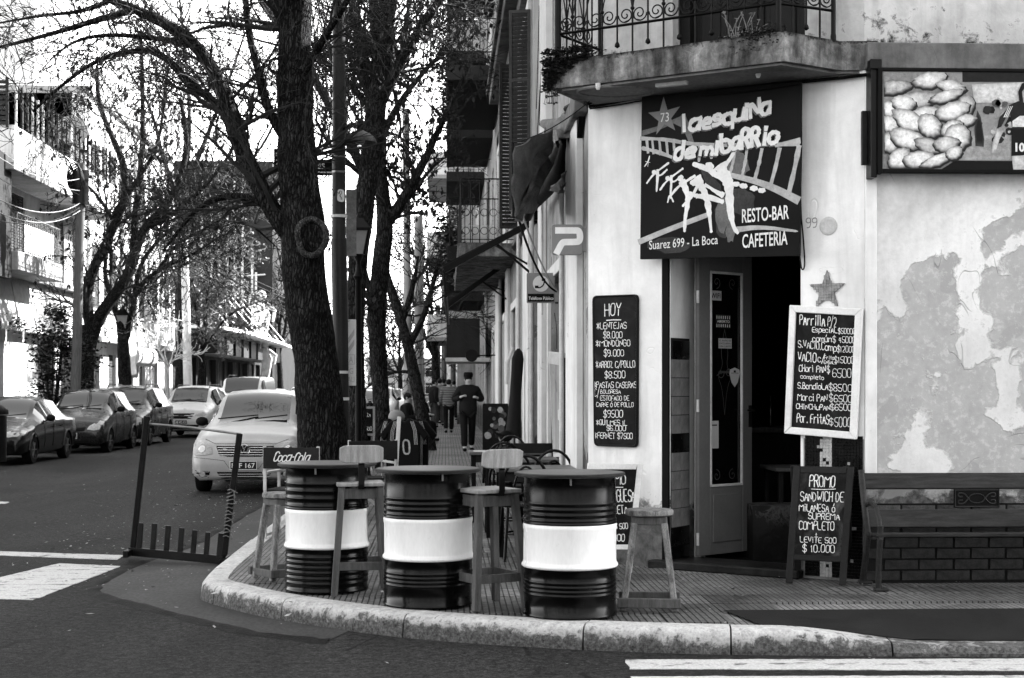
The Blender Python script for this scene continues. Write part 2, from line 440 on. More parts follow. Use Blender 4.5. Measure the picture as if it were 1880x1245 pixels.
def plaster(name, base, grime, lowz=1.0, crack=.6, mott=.12, patch=0.0, patchv=.3, streaks=.15):
    n = N(name, 'world'); x, y, z = n.xyz()
    a = n.noise(1.1, 6, .6, .5); b = n.noise(9, 6, .7, .4); f = n.noise(70, 4, .6); st = n.noise(5, 5, .6, .3, n.map((1, 1, .12)))
    c = n.math('MULTIPLY', base, n.mapr(a, .3, .7, 1 - mott, 1 + mott * .6)); c = n.math('MULTIPLY', c, n.mapr(b, .3, .7, 1 - mott * .5, 1 + mott * .3))
    c = n.math('MULTIPLY', c, n.mapr(st, .45, .75, 1, 1 - streaks))
    if patch:
        m = n.step(n.math('ADD', n.math('MULTIPLY', a, .6), n.math('MULTIPLY', b, .4)), .62 - patch, .64 - patch); c = n.mix(m, c, n.math('MULTIPLY', patchv, n.mapr(b, .3, .7, .8, 1.15)))
    g = n.math('ADD', n.mapr(z, lowz - .55, lowz + .35, .32, -.12), n.math('MULTIPLY', n.math('ADD', a, b), .5))
    gm = n.step(g, .56, .63); c = n.mix(gm, c, n.math('MULTIPLY', grime, n.mapr(b, .3, .7, .5, 1.5)))
    cr = n.noise(.8, 3.2, .55, 1.0, n.map((1, 1, 1), (0, 0, 0), (lowz, 3.3, 1.9)))
    cm = n.math('MULTIPLY', n.step(n.math('ABSOLUTE', n.math('SUBTRACT', cr, .5)), .0030, .0008), n.step(n.noise(.9, 2), .56, .59))
    c = n.mix(n.math('MULTIPLY', cm, crack), c, .06)
    pk = n.math('MULTIPLY', n.step(n.noise(24, 5, .7), .68, .72), .6); c = n.mix(n.math('MULTIPLY', pk, mott * 3), c, base * .45)
    return n.done(c, .85, n.math('SUBTRACT', n.math('ADD', n.math('MULTIPLY', b, .6), n.math('MULTIPLY', f, .25)), n.math('ADD', cm, n.math('MULTIPLY', gm, .5))), .35, .012, .3)
m_white_wall = plaster('old white plaster', .76, .16, .75, .0, .11, 0, .3, .22)
m_upper = plaster('upper floor plaster', .56, .05, 4.27, .9, .25, .0, .24, .3)
m_pilaster = plaster('white pilaster', .66, .2, .7, .5, .12)
m_street_wall = plaster('dirty street plaster', .42, .1, 1.1, .9, .35, .06, .2, .45)
m_left_wall = plaster('pale rendered wall', .62, .3, .6, .2, .12, 0, .3, .25)
m_left_grey = plaster('grey concrete render', .36, .1, .6, .3, .25, 0, .3, .3)
m_far_wall = plaster('far rendered wall', .5, .3, .5, .2, .15, 0, .3, .2)
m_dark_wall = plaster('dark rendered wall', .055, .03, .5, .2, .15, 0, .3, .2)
OFFX, OFFZ = 0.4, 8.1
def peel():
    n = N('peeling painted wall', 'world'); x, y, z = n.xyz()
    a = n.noise(1.9, 2.5, .5, .6, n.map((1, 1, 1), (0, 0, 0), (OFFX, 0, OFFZ))); b = n.noise(5.5, 6, .62, .3); d = n.noise(2.6, 2, .5, .2, n.map((1, 1, 1), (0, 0, 0), (4.3, 2.2, 9.1))); e = n.noise(22, 5, .7); h = n.noise(60, 4, .7)
    top = n.math('SUBTRACT', z, n.math('MULTIPLY_ADD', x, .5, .74))
    bias = n.mapr(top, -.1, .35, .05, -.30)
    m = n.math('ADD', n.math('MULTIPLY_ADD', b, .26, n.math('MULTIPLY', a, .74)), bias)
    m1 = n.step(m, .515, .525)
    st = n.noise(4, 5, .6, .3, n.map((1, 1, .1)))
    c = n.math('MULTIPLY', .80, n.mapr(a, .3, .7, .92, 1.02)); c = n.math('MULTIPLY', c, n.mapr(e, .35, .65, .93, 1.03)); c = n.math('MULTIPLY', c, n.mapr(st, .42, .7, 1, .86)); c = n.math('MULTIPLY', c, n.mapr(n.noise(.8, 4, .6, 1.0), .4, .7, 1, .80))
    c = n.mix(n.math('MULTIPLY', n.step(e, .56, .66), n.math('MULTIPLY', n.step(m, .40, .51), .85)), c, .46)
    g = n.math('MULTIPLY', .46, n.mapr(b, .3, .7, .92, 1.07)); g = n.math('MULTIPLY', g, n.mapr(e, .3, .7, .95, 1.05))
    g = n.mix(n.math('MULTIPLY', n.step(d, .61, .63), .7), g, .40)
    c = n.mix(m1, c, g)
    fl = n.math('MULTIPLY', n.step(e, .55, .6), n.step(m, .49, .515)); c = n.mix(n.math('MULTIPLY', fl, .22), c, .74)
    edge_ = n.math('MULTIPLY', n.step(m, .505, .515), n.math('SUBTRACT', 1, m1)); c = n.mix(n.math('MULTIPLY', edge_, .4), c, .3)
    low = n.step(n.math('ADD', n.mapr(z, .75, 1.0, .3, -.1), n.math('MULTIPLY', b, .6)), .5, .56); c = n.mix(low, c, n.mapr(e, .3, .7, .08, .3))
    cr = n.noise(.9, 3, .55, 1.2, n.map((1, 1, 1), (0, 0, 0), (2.3, 5.1, 7.7))); cm = n.math('MULTIPLY', n.step(n.math('ABSOLUTE', n.math('SUBTRACT', cr, .5)), .0035, .0012), n.step(d, .52, .56))
    c = n.mix(n.math('MULTIPLY', cm, .3), c, .15)
    return n.done(c, .82, n.math('SUBTRACT', n.math('MULTIPLY', n.math('ADD', e, n.math('MULTIPLY', h, .5)), .25), n.math('ADD', m1, cm)), .5, .014, .3)
m_peel = peel()
def slabmat():
    n = N('mossy weathered concrete', 'world'); st = n.noise(6, 6, .65, .4, n.map((1, 1, .22))); a = n.noise(2.2, 5, .6, .6); b = n.noise(16, 6, .75, .5); f = n.noise(90, 3)
    z = n.xyz()[2]
    c = n.mapr(st, .32, .68, .05, .32); c = n.math('MULTIPLY', c, n.mapr(a, .3, .7, .55, 1.3)); c = n.math('MULTIPLY', c, n.mapr(b, .3, .7, .6, 1.35))
    t = n.math('ADD', n.mapr(z, 4.02, 4.16, -.1, .28), n.math('MULTIPLY', b, .55)); c = n.mix(n.step(t, .42, .5), c, n.mapr(f, .3, .7, .015, .07))
    return n.done(c, .9, n.math('ADD', b, n.math('MULTIPLY', f, .4)), .6, .015, .2)
m_slab = slabmat()
m_soffit = M('soffit concrete', .2, .9, .45, 1.6, 30, .3, .006, pos='world')
m_band = plaster('string course cement', .25, .05, 3.0, .6, .45, 0, .3, .5)
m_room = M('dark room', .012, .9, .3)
m_tile_dark = M('dark glazed tile', .012, .25, .4, 5, 60, .05, .001)
m_tile_beige = M('beige glazed tile', .22, .35, .3, 7, 50, .15, .001, spots=.2)
m_grout = M('grout', .03, .9, .3)
m_brick = M('dark painted brick', .06, .5, .55, 9, 60, .4, .004)
m_brick_top = M('half painted brick', .14, .7, .6, 9, 60, .4, .004, spots=.7)
m_louver = M('grey louvre paint', .07, .55, .35, 6, 50, .2, .002)
m_door_paint = M('grey green door paint', .17, .42, .12, 3, 50, .08, .001, spots=.06)
m_dark_door = M('dark timber door', .022, .5, .35, 4, 60, .2, .003)
m_canvas = M('weathered canvas', .14, .85, .5, 3, 40, .4, .008, streak=(1, 1, 3))

# ------------------------------------------------------------------ road and pavements
g = MB(); g.box(-300, 300, -60, 600, -.3, 0); struct(g.build('road', m_asphalt))
kp = [(-1.87, y) for y in (300, 160, 120, 90, 70, 55, 45, 38, 32, 28, 24, 21, 18.5, 16.5, 15, 13.8, 12.8, 12.1)]
for q in [(366, 1100), (378, 1106), (400, 1113), (460, 1129), (524, 1141), (588, 1151), (668, 1162), (749, 1172), (825, 1178.5), (900, 1184), (1050, 1193), (1200, 1199), (1325, 1202.5), (1450, 1204), (1665, 1206), (1880, 1207)]:
    p = onZ(*q); kp.append((p.x, p.y))
kp += [(4.6, kp[-1][1] - .02), (6, kp[-1][1] - .03), (9, kp[-1][1] - .04), (14, kp[-1][1] - .05), (60, kp[-1][1] - .1)]
def resample(pts, step, upto=None):
    out = [pts[0]]; acc = 0; n_ = []
    for i in range(len(pts) - 1):
        a, b = Vector(pts[i]), Vector(pts[i + 1]); L = (b - a).length; k = max(1, int(L / step + .5))
        for j in range(k): n_.append(tuple(a.lerp(b, j / k)))
    n_.append(pts[-1]); return n_
kc = chaikin(kp[10:-3], 2); kerbline = kp[:10] + kc + kp[-3:]
def off_line(pts, d):                                  # offset to the left of travel direction (inland side)
    o = []
    for i, p in enumerate(pts):
        a = pts[max(i - 1, 0)]; b = pts[min(i + 1, len(pts) - 1)]; dx, dy = b[0] - a[0], b[1] - a[1]; l = math.hypot(dx, dy)
        o.append((p[0] - dy / l * d, p[1] + dx / l * d))
    return o
def kerb_h(x):                                         # the kerb drops towards the ramp
    if x < 1.95: return .15
    if x < 2.9: return .15 - .085 * (3 * ((x - 1.95) / .95) ** 2 - 2 * ((x - 1.95) / .95) ** 3)
    return .065
fine_ = resample(kerbline, .12)
inner = off_line(fine_, .2)
# pavement body
out = MB(); poly = [V(x, y, .0) for x, y in off_line(resample(kerbline, .5), .19) if x < 1.93 or y > 20] + [V(1.93, 9.73, 0), V(60, 9.73, 0), V(60, 11.3, 0), V(3.2, 11.3, 0), V(1.3, 12.7, 0), V(1.3, 300, 0)]
out.prism([p + V(0, 0, -.25) for p in poly], (0, 0, .25 + .140)); 
# the ramp cuts the corner pavement: built lower there
struct(out.build('sidewalk', m_check))
kerb = setup('kerb')
seglen = 0; cur = [0]; segs_ = []
rk = random.Random(5)
target = 1.0
for i in range(1, len(fine_)):
    seglen += math.hypot(fine_[i][0] - fine_[i - 1][0], fine_[i][1] - fine_[i - 1][1]); cur.append(i)
    if seglen >= target or i == len(fine_) - 1:
        segs_.append(cur); cur = [i]; seglen = 0; target = rk.uniform(.8, 1.3) if fine_[i][1] < 30 else 5
for sg in segs_:
    mb = MB(); k = len(sg); jz = rk.uniform(-.004, .004); jo = rk.uniform(-.006, .006)
    for idx in sg:
        x, y = fine_[idx]; ix, iy = inner[idx]; h = kerb_h(x) + jz
        nx, ny = (ix - x) / .2, (iy - y) / .2
        e = .004 if idx == sg[0] or idx == sg[-1] else 0
        for (o_, z_) in ((0 + jo, -.1), (0.0 + jo, .02), (.012 + jo, h - .04), (.035 + jo, h - .010), (.075, h), (.2, h + .001), (.2, -.1)):
            mb.v.append((x + nx * o_, y + ny * o_, z_))
    for i in range(k - 1):
        for j in range(7):
            j2 = (j + 1) % 7; mb.f.append((i * 7 + j, (i + 1) * 7 + j, (i + 1) * 7 + j2, i * 7 + j2)); mb.m.append(0)
    mb.f.append(tuple(range(6, -1, -1))[::-1]); mb.m.append(0); mb.f.append(tuple((k - 1) * 7 + j for j in range(6, -1, -1))); mb.m.append(0)
    # close the joint: shrink ends by a hair
    a0 = Vector(mb.v[7]) - Vector(mb.v[0]) if k > 1 else V(0, 0, 0)
    if k > 1:
        t0 = a0.normalized() * .011
        for j in range(7): mb.v[j] = tuple(Vector(mb.v[j]) + t0)
    mb.build('kerb_stone', m_kerb, kerb, smooth=40)
# paving tiles
def inside_poly(x, y, pl):
    c = False; n = len(pl); j = n - 1
    for i in range(n):
        if (pl[i][1] > y) != (pl[j][1] > y) and x < (pl[j][0] - pl[i][0]) * (y - pl[i][1]) / (pl[j][1] - pl[i][1]) + pl[i][0]: c = not c
        j = i
    return c
area = [p for p in inner if p[1] < 62 and p[0] < 8] 
area = area + [(8, 11.12), (B.x, B.y - .01), (A.x - .01, A.y), (A.x - .01, 62)]
TS = .4
tm = MB(); tm.box(-TS / 2 + .003, TS / 2 - .003, -TS / 2 + .003, TS / 2 - .003, -.02, 0)
tmesh = {}
for nm_, mt in (('check', m_check), ('ribs', m_ribs)):
    o = tm.build('paving_tile', mt); tmesh[nm_] = o.data; bpy.data.objects.remove(o)
tiles = []
for i in range(-5, 20):
    for j in range(0, 130):
        x, y = -1.64 + i * TS, 9.45 + j * TS
        if x > 2.05 and y < 9.9: continue
        if x > 1.7 and y < 9.5: continue
        if all(inside_poly(x + a * .19, y + b * .19, area) for a in (-1, 1) for b in (-1, 1)): tiles.append((y + abs(x) * .1, x, y))
tiles.sort()
paving = setup('tiled_pavement')
far = MB(); rt = random.Random(8)
for k, (_, x, y) in enumerate(tiles):
    kind = 'ribs' if (y > 13.2 or (x > 2.7 and y > 10.4)) else 'check'
    z = .150 + rt.uniform(-.002, .003)
    if k < 290: piece('paving_tile', tmesh[kind], paving, (x, y, z), (rt.uniform(-.006, .006), rt.uniform(-.006, .006), 0))
    else: far.box(x - .197, x + .197, y - .197, y + .197, .13, z)
struct(far.build('paving_tiles_far', m_ribs, paving)); bpy.data.objects['paving_tiles_far']['kind'] = 'stuff'
# asphalt ramp patch behind the lowered kerb
mb = MB(); n_ = 14
xs = [1.9 + i * (8 - 1.9) / n_ for i in range(n_ + 1)]
def inner_y(x):
    best = min(((abs(p[0] - x), p[1]) for p in inner if p[1] < 12), key=lambda t: t[0]); return best[1]
for i, x in enumerate(xs):
    yb = 9.72; mb.v += [(x + .0, inner_y(x) + .002, kerb_h(x) + .002 if x > 2.2 else .152), (x - .12, yb, .1535)]
for i in range(n_): mb.f.append((2 * i, 2 * i + 2, 2 * i + 3, 2 * i + 1)); mb.m.append(0)
struct(mb.build('asphalt_ramp', M('ramp asphalt', .03, .8, .3, 3, 90, .5, .004, pos='world'), smooth=30))
# gutter apron of worn concrete beside the kerb
ap = [onZ(480, 930, 0), onZ(430, 958, 0), onZ(372, 995, 0), onZ(330, 1012, 0), onZ(245, 1040, 0), onZ(200, 1062, 0), onZ(172, 1084, 0), onZ(205, 1098, 0), onZ(300, 1122, 0), onZ(390, 1143, 0), onZ(480, 1166, 0), onZ(600, 1176, 0)]
bk = [V(x, y, 0) for x, y in fine_ if y < 26 and (x < -.6)]
edge = [(-2.45, 26), (-2.45, 20.5)] + [(p.x, p.y) for p in ap]
edge = chaikin(edge, 2); er = random.Random(3)
edge = [(x + er.uniform(-.02, .02), y + er.uniform(-.02, .02)) for x, y in edge]
bkr = [(p.x, p.y) for p in bk][::-1]
mb = MB(); mb.prism([V(x, y, -.02) for x, y in edge] + [V(x + .02, y, -.02) for x, y in bkr], (0, 0, .024))
struct(mb.build('gutter_apron', m_concrete))
lip = MB(); prof_ = []
e2 = resample(edge, .08)
for i, p in enumerate(e2):
    q = e2[min(i + 1, len(e2) - 1)]; o_ = e2[max(i - 1, 0)]; t = (V(q[0] - o_[0], q[1] - o_[1], 0)).normalized(); s_ = V(t.y, -t.x, 0)
    if s_.x > 0: s_ = -s_
    k = .09 + .05 * noise.noise(V(p[0] * 2.2, p[1] * 2.2, 0)); hh = .016 + .012 * noise.noise(V(p[0] * 5, p[1] * 5, 3)); c = V(p[0], p[1], 0)
    for w__, z_ in ((-.03, .003), (.0, hh * .8), (k * .4, hh), (k * .8, hh * .5), (k * 1.3, .001)): lip.v.append(tuple(c + s_ * w__ + V(0, 0, z_)))
for i in range(len(e2) - 1):
    for j in range(4): lip.f.append((i * 5 + j, i * 5 + j + 1, i * 5 + j + 6, i * 5 + j + 5)); lip.m.append(0)
o = lip.build('asphalt_lip', M('fresh tar', .016, .8, .4, 8, 50, .6, .01, pos='world'), smooth=80); struct(o)
# crosswalk paint
marks = setup('crosswalk_markings')
for pl in ([(-60, 1075), (108, 1035), (222, 1040), (62, 1102), (-60, 1098)], [(-60, 1011), (228, 1020), (216, 1028), (-60, 1018)], [(-40, 920), (18, 922), (10, 925), (-40, 925)],
           [(1146, 1212), (1400, 1211.5), (1650, 1211), (1960, 1210), (1960, 1233), (1650, 1231), (1400, 1230), (1158, 1229)], [(1158, 1243), (1500, 1242), (1960, 1241), (1960, 1285), (1165, 1285)]):
    q = [onZ(x, y, 0) for x, y in pl]; q = resample([(p.x, p.y) for p in q + q[:1]], .07)[:-1]
    q = [V(x + er.uniform(-.007, .007), y + er.uniform(-.009, .009), -.01) for x, y in q]; mb = MB(); mb.prism(q, (0, 0, .014)); mb.build('painted_stripe', m_paint, marks)
# left pavement
mb = MB(); mb.box(-40, -10.55, 22, 300, -.2, .14); struct(mb.build('left_sidewalk', m_concrete_l))
mb = MB(); mb.box(-10.55, -10.40, 22, 300, -.2, .15); struct(mb.build('left_kerb', m_kerb))
# small litter on the road
lt = MB(); rr = random.Random(21)
for i in range(1700):
    if i < 800: x, y = rr.gauss(-3.0, .8), rr.uniform(12, 27)
    elif i < 1300: x, y = rr.uniform(-9, 4), rr.uniform(7.8, 30)
    else: x, y = rr.uniform(-1.7, 5), rr.uniform(9.1, 16)
    z = .006 if (x < -1.9 or y < 9.0) else .156
    if z > .1 and (x > 1.9 and y < 9.8): z = .02
    s_ = rr.uniform(.005, .020) * (1 if rr.random() < .9 else 1.8); a = rr.uniform(0, 6.28); p = V(x, y, z)
    d1 = V(math.cos(a), math.sin(a), rr.uniform(0, .3)) * s_; d2 = V(-math.sin(a), math.cos(a), rr.uniform(0, .4)) * s_ * .5
    lt.face([p - d1, p - d2, p + d1, p + d2])
o = lt.build('fallen_leaves', M('dry leaf', .3, .8, .5, 9, 40, .1)); o['kind'] = 'stuff'
# ------------------------------------------------------------------ the corner building
bar = thing('corner_building', 'two storey white plastered corner bar building with balcony over the open corner door', 'building', (2.1, 12.2, 0))
ZT = 7.3
uL, _ = CH.hit(1215, 700); uR, _ = CH.hit(1470, 700)
HD = 2.78                                            # door head
ZB0 = RW.hit(1700, 130)[1]; ZB1 = RW.hit(1700, 82)[1]  # string course
def w_(name, mat, fn, bevel=0, **k):
    mb = MB(); fn(mb); return mb.build(name, mat, bar, bevel=bevel, **k)
# lower chamfer wall
w_('chamfer_wall', m_white_wall, lambda mb: (col(mb, [A, CH.pt(uL, 0), CH.pt(uL, 0, -T), Ai], 0, ZB0), col(mb, [CH.pt(uR, 0), B, Bi, CH.pt(uR, 0, -T)], 0, ZB0), col(mb, [CH.pt(uL, 0), CH.pt(uR, 0), CH.pt(uR, 0, -T), CH.pt(uL, 0, -T)], HD, ZB0)))
uU0, _ = CH.hit(1235, 20); uU1, _ = CH.hit(1478, 20)
# upper chamfer wall with balcony door
w_('upper_chamfer_wall', m_upper, lambda mb: (col(mb, [A, CH.pt(uU0, 0), CH.pt(uU0, 0, -T), Ai], ZB0, ZT), col(mb, [CH.pt(uU1, 0), B, Bi, CH.pt(uU1, 0, -T)], ZB0, ZT), col(mb, [CH.pt(uU0, 0), CH.pt(uU1, 0), CH.pt(uU1, 0, -T), CH.pt(uU0, 0, -T)], 6.9, ZT)))
# right wall
w_('side_wall', m_peel, lambda mb: col(mb, [B, V(14, B.y, 0), V(14, B.y + T, 0), Bi], 0, ZB0))
w_('upper_side_wall', m_upper, lambda mb: col(mb, [B, V(14, B.y, 0), V(14, B.y + T, 0), Bi], ZB0, ZT))
uP = RW.hit(1609, 400)[0]
w_('corner_pilaster', m_white_wall, lambda mb: mb.fbox(RW, .002, uP, .93, ZB0 - .01, .001, .022), .006)
# balcony door (two leaves with moulded panels)
def balc_door(mb):
    w0 = -.22
    mb.fbox(CH, uU0, uU1, ZB1, 6.9, w0 - .04, w0)
bd = w_('balcony_door', m_dark_door, balc_door)
for k in range(3):
    a = uU0 + .10 + k * (uU1 - uU0 - .16) / 3; b = a + (uU1 - uU0 - .16) / 3 - .05
    mb = MB(); mb.fbox(CH, a, b, ZB1 + .12, ZB1 + .75, -.22, -.205); mb.fbox(CH, a + .05, b - .05, ZB1 + .17, ZB1 + .70, -.205, -.195)
    mb.fbox(CH, a, b, ZB1 + .82, 6.7, -.22, -.205); mb.build('door_panel', m_dark_door, bd, bevel=.006)
mb = MB(); mb.fbox(CH, uU0, uU0 + .09, ZB1, 6.9, -.22, -.12); mb.fbox(CH, uU1 - .09, uU1, ZB1, 6.9, -.22, -.12); mb.build('door_frame', m_dark_door, bd, bevel=.004)
# string course
mb = MB(); mb.fbox(RW, 0.001, 11, ZB0, ZB1, .001, .07); mb.build('string_course', m_band, bar, bevel=.008)
mb = MB(); u1 = RW.hit(1615, 100)[0]; mb.fbox(RW, u1, 11, ZB0 - .16, ZB0 - .001, .001, .03); mb.build('string_course_base', m_band, bar)
# balcony slab
fl = CH.hit(1008, 163)
def slab():
    zb = ZB0 + .0
    a = CH.pt(-.02, 0, 0); b = CH.pt(.06, 0, .76); c = CH.pt(2.05, 0, .68); 
    d = RW.pt(RW.hit(1543, 130)[0] + .45, 0, .002)
    # clip right corner to the photographed outline
    q = [up(a, 0), up(b, 0), up(c, 0), V(onZ(1543, 130, zb).x, onZ(1543, 130, zb).y, 0)]
    return q, zb
sq, zb = slab()
e1 = V(B.x + .1, B.y - .005, 0)
q0 = onZ(1008, 164, zb); q1 = onZ(1440, 112, zb); q2 = onZ(1543, 129, zb)
foot = [up(CH.pt(-.03, 0, .003), 0), V(q0.x, q0.y, 0), V(q1.x, q1.y, 0), V(q2.x, q2.y, 0), e1, up(CH.pt(CHL - .01, 0, .003), 0)]
SLT = zb + .215
mb = MB(); rs = random.Random(4)
mb.prism([p + V(0, 0, zb) for p in foot], (0, 0, SLT - zb))
slb = mb.build('balcony_slab', m_slab, bar, bevel=.012, segs=2)
mb = MB(); mb.prism([p * .93 + (sum(foot, V(0, 0, 0)) / 6) * .07 + V(0, 0, zb - .02) for p in foot], (0, 0, .018)); mb.build('soffit', m_soffit, slb)
mb = MB(); pts = []
cc = onZ(1130, 168, zb - .022)
for i in range(25): a = 2 * math.pi * i / 24; pts.append(V(cc.x + .30 * math.cos(a), cc.y + .22 * math.sin(a), zb - .022))
mb.tube(pts, .012, 5, False); mb.build('soffit_moulding', m_soffit, slb, smooth=60)
mb = MB(); a = onZ(1205, 157, zb - .03); b = onZ(1262, 151, zb - .03); mb.beam(a, b, .05, .035); mb.build('light_batten', m_off_white, slb, bevel=.004)
for q_ in ((1098, 165), (1392, 143)): mb = MB(); a = onZ(*q_, zb - .05); mb.lathe([(.012, 0), (.02, .02), (.02, .05)], a, 10); mb.build('lamp_socket', m_off_white, slb)

# balcony railing: posts, rails, bars and scrolls
rail = thing('balcony_railing', 'black wrought iron scroll railing round the corner balcony over the sign', 'railing', (1.5, 11.9, SLT))
def spiral(fr, mb, cu, cv, r0, turns, dirn, start, rad=.006, w=0):
    pts = []
    k = int(18 * turns)
    for i in range(k + 1):
        t = i / k; r = r0 * (1 - t) ** .8 + .008; a = start + dirn * 2 * math.pi * turns * t
        pts.append(fr.pt(cu + r * math.cos(a), cv + r * math.sin(a), w))
    mb.tube(pts, rad, 5)
def railside(p0, p1, nm, scale=1.0):
    fr = Fr(V(p0.x, p0.y, 0), V(p1.x - p0.x, p1.y - p0.y, 0)); L = (V(p1.x, p1.y, 0) - V(p0.x, p0.y, 0)).length
    zr = SLT + .215; zt = SLT + 1.02
    mb = MB(); mb.tube([fr.pt(0, zr), fr.pt(L, zr)], .011, 6); mb.tube([fr.pt(0, zt), fr.pt(L, zt)], .018, 6); mb.tube([fr.pt(0, zt - .16), fr.pt(L, zt - .16)], .009, 5)
    mb.build('rail', m_iron, rail, smooth=60)
    k = max(2, int(round(L / .135)))
    for i in range(1, k):
        u = L * i / k; mb = MB()
        if i % 2: mb.tube([fr.pt(u, SLT - .01), fr.pt(u, zt)], .008, 6); mb.ball(fr.pt(u, zr + .12), .017, n=8, k=5)
        else:
            mb.tube([fr.pt(u, zr - .13), fr.pt(u, zt)], .008, 6); mb.lathe([(.006, 0), (.021, .012), (.018, .03), (.009, .045)], fr.pt(u, zr - .17), 8)
        mb.build('baluster', m_iron, rail, smooth=60)
    per = L / (k / 2)
    for i in range(k // 2 + 1):
        uc = i * per
        for s_ in (-1, 1):
            if i == 0 and s_ < 0 or i >= k // 2 and s_ > 0: continue
            mb = MB()
            # heart scroll: big volute low, long arm rising, small volute on top
            cu, cv, r = uc + s_ * .072, zr + .075, .055
            spiral(fr, mb, cu, cv, r, 1.6, s_ * 1.0, math.pi / 2 * (1 + s_), .0055)
            st = (cu - s_ * r, cv); ctl = [(cu + s_ * r * 1.15, cv + .01), (cu + s_ * r * .9, cv + .10), (cu + s_ * .01, cv + .24), (cu - s_ * .045, cv + .34), (cu - s_ * .03, cv + .42), (cu + s_ * .03, cv + .46)]
            ctl = [(cu - s_ * r * .2, cv - r), (cu + s_ * r * .85, cv - r * .7)] + ctl
            mb.tube([fr.pt(a, b) for a, b in chaikin(ctl, 2)], .0055, 5)
            spiral(fr, mb, cu + s_ * .012, cv + .50, .042, 1.4, -s_, math.pi / 2 * (1 - s_), .005)
            mb.build('scroll', m_iron, rail, smooth=60)
def inset(p, c, d): v = (c - p); v.z = 0; return p + v.normalized() * d
cen = up(CH.pt(1.1, 0, .1), 0)
r0 = inset(V(q0.x, q0.y, 0), cen, .07); r1 = inset(V(q1.x, q1.y, 0), cen, .07)
rb = up(CH.pt(.12, 0, .01), 0); rb2 = V(q2.x - .06, B.y - .02, 0)
railside(r0, r1, 'front'); railside(r0, rb, 'left'); railside(r1, rb2, 'right')
for p, rr_ in ((r0, .026), (r1, .022), (rb, .018), (rb2, .018)):
    mb = MB(); mb.lathe([(rr_ * 1.2, SLT - .01), (rr_ * 1.2, SLT + .03), (rr_, SLT + .05), (rr_, SLT + 1.05), (rr_ * 1.5, SLT + 1.08), (rr_ * 1.2, SLT + 1.13), (.005, SLT + 1.15)], (p.x, p.y, 0), 8); mb.build('rail_post', m_iron, rail, smooth=50)

# plants rooted on the slab
m_leaf_d = M('creeper leaf', .05, .6, .5, 30, 90, .1); m_leaf_l = M('pale plant leaf', .2, .5, .4, 20, 90, .1)
def leafclump(mb, rng, fn, n, s0, s1, droop=.3):
    for _ in range(n):
        p = fn(); a = rng.uniform(0, 6.28); t = rng.uniform(-1, 1)
        d = V(math.cos(a), math.sin(a), rng.uniform(-droop, .4)).normalized(); sz = rng.uniform(s0, s1)
        sidev = d.cross(V(rng.uniform(-1, 1), rng.uniform(-1, 1), 1).normalized()).normalized() * sz * .42
        mid = p + d * sz * .5 + V(0, 0, sz * .08)
        mb.add([tuple(p), tuple(mid + sidev), tuple(p + d * sz), tuple(mid - sidev)], [(0, 1, 2, 3)])
rg = random.Random(12)
cr = thing('creeper_plant', 'small leaved creeper spilling over the left end of the balcony slab', 'plant', (q0.x + .1, q0.y, SLT))
mb = MB()
def f1():
    t = rg.random() ** 1.8; side = rg.random()
    px = 1003 + t * 85 + rg.gauss(0, 4); yb = 104 + (px - 1003) * -.05
    dy = rg.uniform(-6, 58 * (1 - t) ** 1.5 + 8)
    z = SLT + .03 - dy / 236
    c = V(q0.x, q0.y, 0).lerp(V(q1.x, q1.y, 0), max(-.02, (px - 1008) / 432)) + CH.n * rg.uniform(.0, .035)
    if rg.random() < .35: c = c - CH.n * rg.uniform(0, .25)
    return V(c.x, c.y, max(z, SLT - .25) + (rg.uniform(0, .05) if dy < 3 else 0))
leafclump(mb, rg, f1, 3600, .016, .036); o = mb.build('foliage', m_leaf_d, cr)
mb = MB()
for i in range(9):
    p = V(q0.x, q0.y, SLT) + CH.r * rg.uniform(-.02, .1) + CH.n * .02; pts = [p]
    for j in range(6): p = p + V(rg.uniform(-.012, .012), rg.uniform(-.012, .012), -.055); pts.append(p)
    mb.tube(pts, .002, 3)
    for q in pts[2:]: leafclump(mb, rg, lambda: q, 5, .012, .024)
mb.build('stem', m_leaf_d, cr)['kind'] = 'stuff'
cr = thing('broad_leaved_weed', 'broad leaved weed sprouting from the balcony edge in front of the dark door', 'plant', tuple(V(q0.x, q0.y, 0).lerp(V(q1.x, q1.y, 0), .83) + V(0, 0, SLT)))
mb = MB(); base = wloc(cr)
for i in range(22):
    a = rg.uniform(0, 6.28); l = rg.uniform(.06, .2); p0 = base + CH.r * rg.uniform(-.12, .12) - CH.n * .03; p1 = p0 + V(math.cos(a) * l * .6, math.sin(a) * l * .5, rg.uniform(.02, .19))
    mb.tube([p0, (p0 + p1) / 2 + V(0, 0, .02), p1], .003, 4)
    sz = rg.uniform(.03, .055); d = (p1 - p0).normalized(); sd_ = d.cross(V(0, 0, 1)).normalized() * sz * .6; q = p1 + d * sz + V(0, 0, -.02)
    mb.add([tuple(p1), tuple(p1 + d * sz * .4 + sd_), tuple(q), tuple(p1 + d * sz * .4 - sd_)], [(0, 1, 2, 3)])
mb.build('foliage', m_leaf_l, cr)
cr = thing('moss_plant', 'low mossy creeper hanging over the slab edge beside the broad leaved weed', 'plant', tuple(V(q0.x, q0.y, 0).lerp(V(q1.x, q1.y, 0), .9) + V(0, 0, SLT)))
mb = MB()
def f2():
    t = rg.gauss(.9, .05); c = V(q0.x, q0.y, 0).lerp(V(q1.x, q1.y, 0), min(t, .995)) + CH.n * rg.uniform(-.05, .03); return V(c.x, c.y, SLT + rg.uniform(-.12, .06) * (1 if rg.random() < .5 else .4))
leafclump(mb, rg, f2, 600, .012, .028); mb.build('foliage', m_leaf_d, cr)

